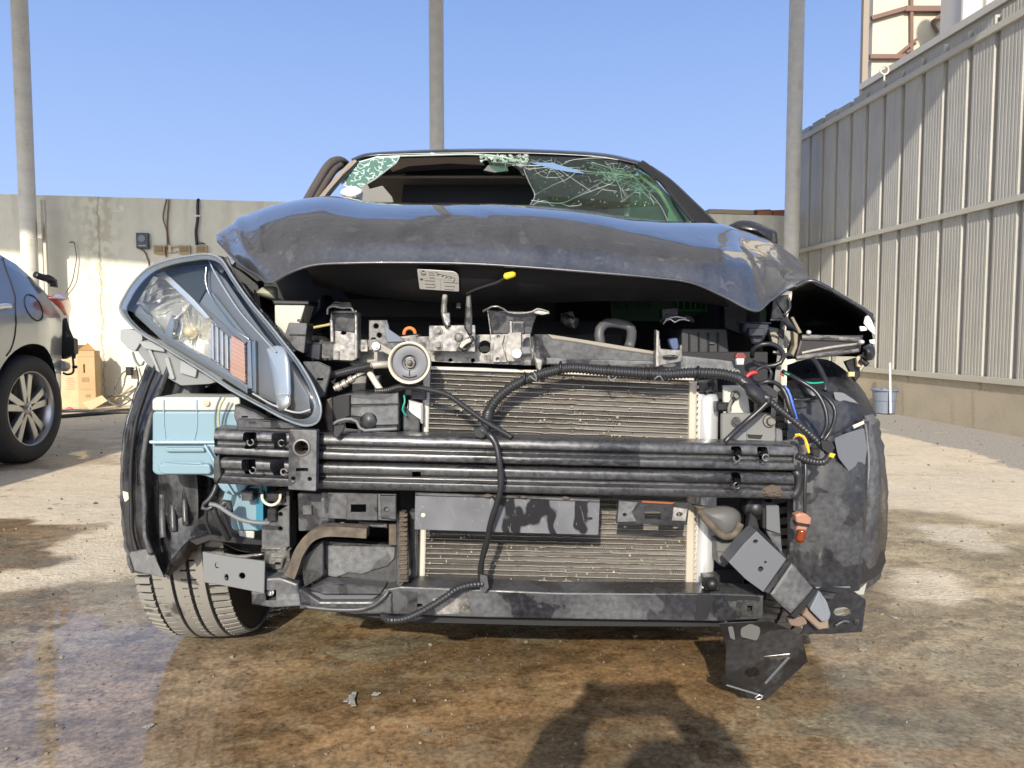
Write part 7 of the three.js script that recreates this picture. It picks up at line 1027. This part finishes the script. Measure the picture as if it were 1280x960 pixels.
// ---- right of the condenser and below the beam
{
  part(car, 'white_bracket', plate([[904, 482], [924, 482], [934, 486], [938, 517], [905, 518]], 1.475, 0.01, { bev: 0.002 }), plain(0.5, 0.49, 0.43, 0.5, 0.2)); part(car, 'latch_bolt', [bolt(919, 494, 1.472, 0.009)], M.dirtySteel); part(car, 'small_hose', tube([[918, 497, 1.465], [912, 506, 1.46], [911, 516, 1.46], [917, 524, 1.46]], 0.004), M.dirtySteel);
  const g = part(car, 'support_plate', plate([[902, 517], [960, 516], [969, 521], [970, 548], [968, 556], [902, 556]], 1.455, 0.012, { r: 3, bev: 0.002 }), plain(0.155, 0.155, 0.15, 0.6), { label: 'grey support plate with large bolts' });
  part(g, 'bolt', bolt(961.5, 526, 1.452, 0.0115), M.dirtySteel); part(g, 'bolt', bolt(920, 527, 1.452, 0.009), M.dirtySteel); part(g, 'dark_mark', plate([[934, 543], [954, 544], [951, 549], [936, 548]], 1.4535, 0.003), M.black); part(g, 'step', plate([[922, 540], [934, 540], [934, 556], [918, 556], [916, 548]], 1.445, 0.012, { bev: 0.002 }), plain(0.16, 0.16, 0.155, 0.6));  // the mark on the plate is plain near-black
  part(car, 'light_edge', plate([[970, 536], [978, 536], [979, 560], [970, 558]], 1.46, 0.02), M.greyPlastic); part(car, 'left_pale_pillar', [plate([[984, 500], [992, 500], [993, 528], [985, 530]], 1.5, 0.02, { r: 2 })], plain(0.4, 0.38, 0.35, 0.5)); part(car, 'grey_skirt', plate([[978, 552], [998, 548], [1004, 600], [1003, 636], [992, 640], [990, 580]], 1.44, 0.01, { r: 3 }), M.mostlyDust);
  part(car, 'round_strap', tube([[990, 622, 1.4], [997, 612, 1.4], [999, 598, 1.4], [995, 588, 1.4]], 0.008), M.hose);
  // plates under the beam
  part(car, 'left_plate', plate([[401, 616], [495, 618], [495, 651], [401, 648]], 1.405, 0.006, { bev: 0.0012, holes: [rect(437, 629, 459, 642)] }), M.mostlyDust, { label: 'small plate with square opening under the beam' }); part(car, 'plate_frame', plate([[434, 618], [472, 618], [472, 651], [432, 650]], 1.401, 0.004, { r: 2, holes: [rect(437.5, 629.5, 458.5, 641.5)] }), M.mostlyDust); part(car, 'plate_tab', plate([[475, 619], [495, 619], [495, 650], [476, 648]], 1.399, 0.004, { holes: [[483, 637, 3, 2.6]] }), M.halfDust);
  part(car, 'behind_plate', plate([[372, 616], [402, 617], [418, 640], [420, 664], [410, 664], [373, 664]], 1.44, 0.02, { r: 3 }), M.mostlyDust); part(car, 'rear_strip', plate([[448, 652], [484, 654], [484, 660], [448, 658]], 1.44, 0.01), M.mostlyDust); part(car, 'behind_detail', [plate([[378, 632], [390, 632], [390, 644], [378, 644]], 1.436, 0.006), turned(428, 656, 1.438, [[0, 0.003], [0.005, 0.002], [0.006, 0]])], M.halfDust);
  const lic = part(car, 'number_plate_bracket', plate([[519, 618], [640, 622], [750, 627], [748, 669], [640, 666], [518, 662]], 1.395, 0.006, { bev: 0.0015, r: 2, holes: [[738, 648.5, 3, 1.6]] }), texMat(bake(1024, 512, (u, v) => { const n = fbm(u * 20, v * 14, 3, 0, 5), gate = noise(u * 60, v * 60, 0, 77) > 0.12, sc = gate && (Math.abs(noise(u * 30 + 9 * v, v * 6, 0, 7)) < 0.008 || Math.abs(noise(u * 50 - 14 * v, v * 9, 0, 17)) < 0.007); const wet = sm(0.055, 0.04, Math.abs(noise(u * 12, v * 1.6, 0, 9) + 0.12 * n)); const c = mix3([0.105, 0.108, 0.118].map((x) => x * (1 + 0.3 * n)), [0.014, 0.014, 0.016], wet); return [sc ? [0.19, 0.19, 0.2] : c, lerp(0.6, 0.25, wet), 0, 0.5]; }), {}), { label: 'scratched grey number plate bracket' });
  part(lic, 'top_fold', plate([[519, 616], [640, 620], [750, 625], [750, 628], [640, 623], [519, 619.5]], 1.39, 0.03), M.mostlyDust); part(lic, 'rivet', turned(529, 644, 1.394, [[0, 0.002], [0.003, 0.0015], [0.0042, 0]]), M.cream);
  const rp = part(car, 'right_plate', plate([[773, 625], [862, 628], [859, 656], [846, 658], [770, 654]], 1.395, 0.006, { bev: 0.0012, holes: [rect(805, 639, 827, 650), [[846, 640], [856, 640], [854, 648], [844, 648]], [781, 643.5, 2.6, 2]] }), M.lessDust, { label: 'small dark plate with cut-outs at the right under the beam' }); part(rp, 'orange_tape', plate([[802, 626], [845, 628], [840, 631], [803, 629]], 1.391, 0.004), plain(0.22, 0.07, 0.03, 0.6)); part(rp, 'grey_half', plate([[774, 626], [798, 628], [790, 640], [796, 652], [771, 653]], 1.392, 0.004, { holes: [[781, 643.5, 2.6, 2]] }), M.mostlyDust); part(rp, 'tab', plate([[842, 634], [860, 636], [857, 652], [840, 651]], 1.391, 0.004, { holes: [[849.5, 643, 4, 2.4]] }), M.steel);
  // foam strips and lower duct
  part(car, 'foam_strip', [(() => { const up = [[362, 722, 1.4], [366, 712, 1.4], [374, 690, 1.4], [388, 672, 1.4], [404, 665.5, 1.4], [425, 665, 1.4], [458, 667, 1.4]], g = [-1, 1].map((s) => spline(up.map(([x, y, d]) => P(x, y, d)), 40).map((p, i, a) => { const n = a[Math.min(i + 1, 40)].clone().sub(a[Math.max(i - 1, 0)]); return p.clone().add(V3(-n.y, n.x, 0).normalize().multiplyScalar(s * 0.0092)); })); return grid([g[0], g[1]], 0.03); })()], M.foam, { label: 'brown foam sealing strip' });
  part(car, 'duct_pocket', [plate([[375, 700], [404, 676], [404, 720], [380, 735]], 1.43, 0.01), plate([[404, 676], [498, 682], [498, 730], [404, 732]], 1.46, 0.02)], M.lessDust); part(car, 'duct_face', plate([[407, 682], [440, 683], [494, 684], [493, 698], [484, 708], [470, 712], [452, 718], [436, 716], [420, 722], [410, 720], [406, 700]], 1.455, 0.004, { r: 2 }), M.mostlyDust);
  part(car, 'duct_lip', plate([[386, 737], [404, 728], [480, 735], [476, 744], [404, 744]], 1.42, 0.04, { bev: 0.003 }), M.halfDust); part(car, 'duct_side', plate([[495, 640], [500, 640], [512, 720], [500, 735], [495, 730]], 1.425, 0.05), M.lessDust);
  part(car, 'ribbed_foam', [plate([[498, 640], [506, 642], [511, 700], [510, 728], [498, 730]], 1.42, 0.03, { bev: 0.004 }), ...Array.from({ length: 14 }, (_, i) => plate([[499, 644 + i * 6], [509, 643 + i * 6], [509, 646 + i * 6], [499, 647 + i * 6]], 1.415, 0.01))], M.foam);
  part(car, 'duct_post', [plate([[486, 655], [496, 655], [496, 682], [486, 682]], 1.44, 0.01)], M.foam);
  part(car, 'inner_post', plate([[512, 640], [522, 640], [520, 738], [510, 738]], 1.47, 0.03), M.halfDust);
  // lower cross member
  const cm = part(car, 'cross_member', [plate([[480, 737], [500, 733], [700, 741], [900, 742], [955, 745], [954, 774], [900, 777], [700, 774], [600, 772], [480, 768], [470, 756]], 1.42, 0.07, { bev: 0.003, seg: 2, holes: [[[519, 753], [530, 752.5], [530, 760], [520, 761]], [[932, 755], [943, 755.5], [942, 766], [932, 767]]] })], M.halfDust, { label: 'battered lower cross member' });
  part(cm, 'left_foot', plate([[313, 724], [350, 722], [372, 730], [376, 758], [340, 760], [314, 756]], 1.41, 0.05, { bev: 0.004, seg: 2, holes: [[[328, 735], [348, 735], [348, 753], [330, 753]]] }), M.mostlyDust); part(cm, 'foot_bolt', bolt(338, 740, 1.43, 0.007), M.bright);
  part(cm, 'left_channel', [plate([[372, 735], [400, 752], [468, 752], [480, 742], [490, 742], [490, 768], [440, 768], [374, 762]], 1.415, 0.05, { bev: 0.004, seg: 2 })], M.halfDust); part(cm, 'channel_floor', plate([[384, 740], [474, 744], [462, 751], [402, 750]], 1.43, 0.03), plain(0.09, 0.092, 0.105, 0.6)); part(cm, 'channel_fold', tube([[376, 758, 1.41], [420, 762, 1.405], [458, 760, 1.405], [478, 748, 1.405], [486, 738, 1.41]], 0.004), M.mostlyDust);
  part(cm, 'bright_scuff', plate([[540, 748], [585, 748], [590, 766], [545, 768]], 1.4186, 0.002, { r: 4, bev: 0 }), M.steel);
  part(cm, 'dark_patch', [plate([[872, 743], [892, 744], [890, 758], [884, 774], [868, 775], [872, 756]], 1.4185, 0.002, { r: 3, bev: 0 }), plate([[905, 744], [950, 746], [950, 752], [906, 751]], 1.4185, 0.002, { r: 2, bev: 0 })], M.black); part(cm, 'end_slot', plate([[921, 750], [947, 751], [947, 771], [921, 771]], 1.417, 0.004, { r: 4, bev: 0.001, holes: [[[931, 754.5], [944, 755], [943, 766.5], [931, 767.5]]] }), M.dirtySteel);  // near-black patches laid on the member face
  part(car, 'underside_strip', plate([[430, 766], [600, 772], [860, 776], [900, 776], [900, 784], [700, 783], [500, 778]], 1.47, 0.05), M.nearBlack);
  // brackets hanging at the right
  part(car, 'clear_blob', [pillow([[870, 636], [906, 632], [924, 640], [926, 656], [918, 668], [906, 673], [892, 662]], () => 1.45, 0.025)], plain(0.13, 0.128, 0.125, 0.22, 0, { transmission: 0.2, thickness: 0 })); part(car, 'blob_rim', tube([[874, 638, 1.44], [890, 658, 1.43], [906, 671, 1.43], [918, 668, 1.43], [926, 654, 1.43]], 0.007), M.foam); part(car, 'blob_arm', plate([[866, 632], [880, 634], [912, 640], [908, 648], [884, 644]], 1.445, 0.02), M.foam);
  part(car, 'small_box', [plate([[896, 676], [918, 678], [924, 690], [912, 702], [906, 710], [896, 704]], 1.46, 0.04, { r: 3, bev: 0.004 }), plate([[897, 690], [912, 692], [910, 706], [898, 704]], 1.45, 0.02, { r: 2 })], plain(0.12, 0.122, 0.118, 0.6)); part(car, 'round_mount', turned(945, 636, 1.45, [[0, 0.012], [0.01, 0.012], [0.012, 0.006], [0.02, 0.004], [0.023, 0], [0.023, -0.03]]), M.black);
  part(car, 'grey_relay', plate([[958, 632], [974, 632], [976, 668], [958, 662]], 1.44, 0.03, { r: 2, bev: 0.003 }), plain(0.11, 0.118, 0.125, 0.55)); part(car, 'relay_ribs', [plate([[953, 634], [957, 634], [957, 662], [953, 660]], 1.438, 0.03)], M.black); part(car, 'relay_lower', plate([[958, 664], [976, 666], [978, 690], [968, 684]], 1.445, 0.02), M.mostlyDust); part(car, 'lower_cap', [plate([[880, 722], [900, 720], [900, 738], [882, 738]], 1.43, 0.03), turned(890, 730, 1.425, [[0, 0.01], [0.008, 0.01], [0.012, 0]])], M.black);
  const th = part(car, 'tilted_bracket', plate([[911, 703], [930, 680], [946, 664], [983, 699], [968, 720], [954, 740], [932, 724]], 1.36, 0.05, { bev: 0.004, seg: 2, df: (x, y) => 1.375 - 0.0002 * (y - 664), holes: [[944.5, 677, 3, 2.4], [951, 711.5, 3.4, 3.4], [957, 703, 1.6, 1.6]] }), plain(0.088, 0.092, 0.102, 0.5), { label: 'tilted grey box bracket broken loose at right' });
  part(th, 'bevel_side', plate([[946, 664], [951, 663], [990, 702], [961, 742], [955, 740], [983, 700]], 1.35, 0.05, { df: (x, y) => 1.385 }), M.lessDust); part(th, 'second_box', plate([[990, 703], [1018, 736], [1005, 752], [989, 769], [974, 756], [962, 743]], 1.37, 0.05, { bev: 0.006, seg: 2, df: (x, y) => 1.385 }), M.mostlyDust); part(th, 'second_edge', plate([[1018, 736], [1024, 738], [995, 774], [988, 770]], 1.39, 0.04), M.black);
  part(th, 'end_block', plate([[1024, 738], [1034, 752], [1039, 768], [1036, 776], [1028, 778], [1012, 762]], 1.385, 0.04, { r: 3, bev: 0.006, seg: 2 }), plain(0.15, 0.165, 0.185, 0.5)); part(th, 'brown_side', plate([[1009, 760], [1026, 778], [1036, 776], [1037, 786], [1024, 788], [1004, 770]], 1.4, 0.04, { bev: 0.003 }), plain(0.2, 0.15, 0.11, 0.7)); part(th, 'brown_stub', plate([[985, 775], [1006, 770], [1010, 780], [998, 784], [988, 782]], 1.41, 0.02, { r: 3 }), plain(0.16, 0.11, 0.085, 0.7));
  part(car, 'link_arm', plate([[938, 640], [946, 648], [950, 664], [940, 672], [926, 690], [920, 684], [934, 662]], 1.42, 0.02, { r: 3 }), M.black);
  const hp = part(car, 'hanging_plate', plate([[899, 779], [962, 776], [1002, 793], [1010, 827], [957, 876], [934, 873], [928, 858], [906, 848], [908, 812]], 1.36, 0.003, { bev: 0.0008, df: (x, y) => 1.345 + 0.0012 * (y - 779), holes: [[940, 841, 9.5, 6.5]] }), M.blackPaint, { label: 'black sheet metal plate hanging almost to the ground' });
  const fd = (x, y) => 1.345 + 0.0012 * (y - 779) - 0.003; part(hp, 'worn_patch', [plate([[926, 786], [938, 780], [950, 784], [950, 792], [946, 801], [926, 796]], 1.36, 0.002, { r: 3, bev: 0, df: fd }), plate([[910, 784], [916, 783], [918, 792], [919, 800], [913, 798]], 1.36, 0.002, { r: 2, bev: 0, df: fd })], plain(0.15, 0.155, 0.15, 0.7)); part(hp, 'fold', [bar(P(957, 854, fd(957, 854)), P(986, 822, fd(986, 822)), 0.004, 0.004), bar(P(908, 856, fd(908, 856)), P(954, 870, fd(954, 870)), 0.002, 0.003)], M.greyPlastic); part(hp, 'crease', plate([[955, 821], [988, 817], [986, 822], [974, 825]], 1.36, 0.004, { df: fd }), M.steel); part(hp, 'hook', tube([[944, 872, 1.448], [951, 868, 1.443], [952, 873, 1.445], [946, 874, 1.446]], 0.0012), M.bright);
  part(hp, 'torn_bottom', plate([[902, 842], [914, 850], [930, 860], [932, 868], [914, 862], [900, 852]], 1.36, 0.003, { df: fd }), M.black);
  part(car, 'corner_plate', plate([[1006, 744], [1030, 733], [1063, 736], [1083, 750], [1078, 790], [1036, 793], [1004, 792]], 1.44, 0.004, { bev: 0.001, r: 2, df: (x, y) => 1.43 + 0.0006 * (x - 1010), holes: [[1053, 765, 11, 6.2]] }), M.blackPaint, { label: 'black corner plate with oval hole' }); part(car, 'corner_bolt', bolt(1071, 777, 1.455, 0.005), M.dirtySteel); part(car, 'corner_fold', [plate([[1020, 738], [1046, 742], [1040, 750], [1026, 748]], 1.425, 0.01), tube([[1044, 782, 1.44], [1056, 776, 1.44], [1062, 778, 1.44]], 0.003)], M.halfDust);
}

// ------------------------------------------------------------------ the photographer, squatting behind the camera; only the shadow falls into the picture
{
  const capsules = (list, res, center, half, k) => {
    const mc = new MarchingCubes(res, new THREE.MeshStandardMaterial(), false, false, 400000), s = res, F = mc.field;
    const A = V3(), B = V3();
    for (let z = 0; z < s; z++) for (let y = 0; y < s; y++) for (let x = 0; x < s; x++) {
      const p = V3(center.x + (x - s / 2) / (s / 2) * half, center.y + (y - s / 2) / (s / 2) * half, center.z + (z - s / 2) / (s / 2) * half); let d = 1;
      for (const [a, ra, b, rb] of list) { A.subVectors(b, a); B.subVectors(p, a); const t = clamp(B.dot(A) / Math.max(A.lengthSq(), 1e-9)), q = B.addScaledVector(A, -t).length() - lerp(ra, rb, t), h = clamp(0.5 + 0.5 * (d - q) / k); d = lerp(d, q, h) - k * h * (1 - h); }
      F[x + y * s + z * s * s] = -d;
    }
    mc.isolation = 0; mc.update();
    const n = mc.count ?? mc.geometry.drawRange.count, g = new THREE.BufferGeometry(), pos = new Float32Array(mc.positionArray.slice(0, n * 3)), nor = new Float32Array(mc.normalArray.slice(0, n * 3));
    for (let i = 0; i < n; i++) { pos[i * 3] = center.x + pos[i * 3] * half; pos[i * 3 + 1] = center.y + pos[i * 3 + 1] * half; pos[i * 3 + 2] = center.z + pos[i * 3 + 2] * half; }
    g.setAttribute('position', new THREE.BufferAttribute(pos, 3)); g.setAttribute('normal', new THREE.BufferAttribute(nor, 3)); g.computeVertexNormals(); return g;
  };
  const J = (x, y, z) => V3(x, y, z), L = [], H = [];
  const hip = J(0, 0.27, 0.82), chest = J(0, 0.52, 0.63), neck = J(0, 0.66, 0.5), base = J(0, 0, 0.7);
  L.push([J(-0.07, 0.27, 0.83), 0.13, J(0.07, 0.27, 0.83), 0.13], [hip, 0.15, chest, 0.15], [chest, 0.14, J(0, 0.6, 0.57), 0.11], [J(-0.16, 0.6, 0.56), 0.065, J(0.16, 0.6, 0.56), 0.065], [J(0, 0.6, 0.53), 0.06, neck, 0.055]);
  const fingers = [];
  for (const s of [-1, 1]) {
    const sh = J(s * 0.18, 0.6, 0.55), el = J(s * 0.225, 0.5, 0.26), wr = J(s * 0.138, 0.698, 0.085), kn = J(s * 0.24, 0.46, 0.42), an = J(s * 0.17, 0.09, 0.62), toe = J(s * 0.2, 0.035, 0.42);
    L.push([sh, 0.062, el, 0.05], [el, 0.056, wr, 0.038], [J(s * 0.09, 0.27, 0.8), 0.095, kn, 0.065], [kn, 0.062, an, 0.042], [an, 0.045, toe, 0.035], [an, 0.045, J(s * 0.165, 0.04, 0.68), 0.038]);
    const palm = J(s * 0.092, 0.748, 0.055); fingers.push([wr, 0.028, palm, 0.026], [palm, 0.024, J(s * 0.088, 0.752, 0.052), 0.02]);
    [[0.028, 0.006], [0.01, 0.014], [-0.008, 0.012], [-0.024, 0.002]].forEach(([dy, l], i) => { const r = 0.0085 - i * 0.0004, a = J(s * 0.094, 0.755 + dy, 0.04), b = J(s * 0.087, 0.756 + dy, 0.016), c = J(s * (0.07 - l * 0.4), 0.755 + dy, 0.012); fingers.push([a, r + 0.001, b, r], [b, r, c, r * 0.88]); });
    fingers.push([palm, 0.016, J(s * 0.076, 0.757, 0.062), 0.0115], [J(s * 0.076, 0.757, 0.062), 0.0115, J(s * 0.05, 0.765, 0.052), 0.009]);
  }
  const hc = J(0, 0.735, 0.415);
  H.push([J(0, 0.770, 0.43), 0.083, J(0, 0.745, 0.435), 0.08], [J(0, 0.700, 0.375), 0.05, J(0, 0.670, 0.365), 0.034], [J(0, 0.720, 0.355), 0.013, J(0, 0.705, 0.33), 0.012], [J(-0.03, 0.720, 0.375), 0.035, J(0.03, 0.720, 0.375), 0.035], [J(0, 0.690, 0.45), 0.056, neck, 0.055], [J(-0.012, 0.678, 0.345), 0.007, J(0.012, 0.678, 0.345), 0.007]);
  for (const s of [-1, 1]) H.push([J(s * 0.08, 0.740, 0.43), 0.013, J(s * 0.084, 0.710, 0.425), 0.011]);
  const p = thing('person', 'person squatting behind the camera with raised arms, seen only as shadow on the wet ground', 'person', base);
  part(p, 'body', [capsules(L, 90, J(0, 0.42, 0.48), 0.56, 0.035), capsules(fingers, 96, J(0, 0.73, 0.05), 0.145, 0.006), capsules(H, 80, hc, 0.16, 0.014)], plain(0.32, 0.2, 0.14, 0.6));
  part(p, 'jacket', capsules(L.filter((_, i) => i < 5 || i === 5 || i === 11 || i === 6 || i === 12).map(([a, ra, b, rb]) => [a, ra + 0.012, b, rb + 0.01]), 84, J(0, 0.42, 0.48), 0.56, 0.035), plain(0.06, 0.08, 0.12, 0.85));
  part(p, 'hair', capsules([[J(0, 0.785, 0.445), 0.084, J(0, 0.75, 0.462), 0.08], [J(0, 0.71, 0.485), 0.05, J(0, 0.70, 0.48), 0.045]], 60, hc, 0.16, 0.02), plain(0.015, 0.012, 0.01, 0.6));
  single('phone', box(0.158, 0.074, 0.008, 0, 0.757, 0.034, 0.003), plain(0.02, 0.02, 0.022, 0.3), 'phone held up in both hands, its shadow between the raised hands', 'phone');
}
renderer.render(scene, camera);
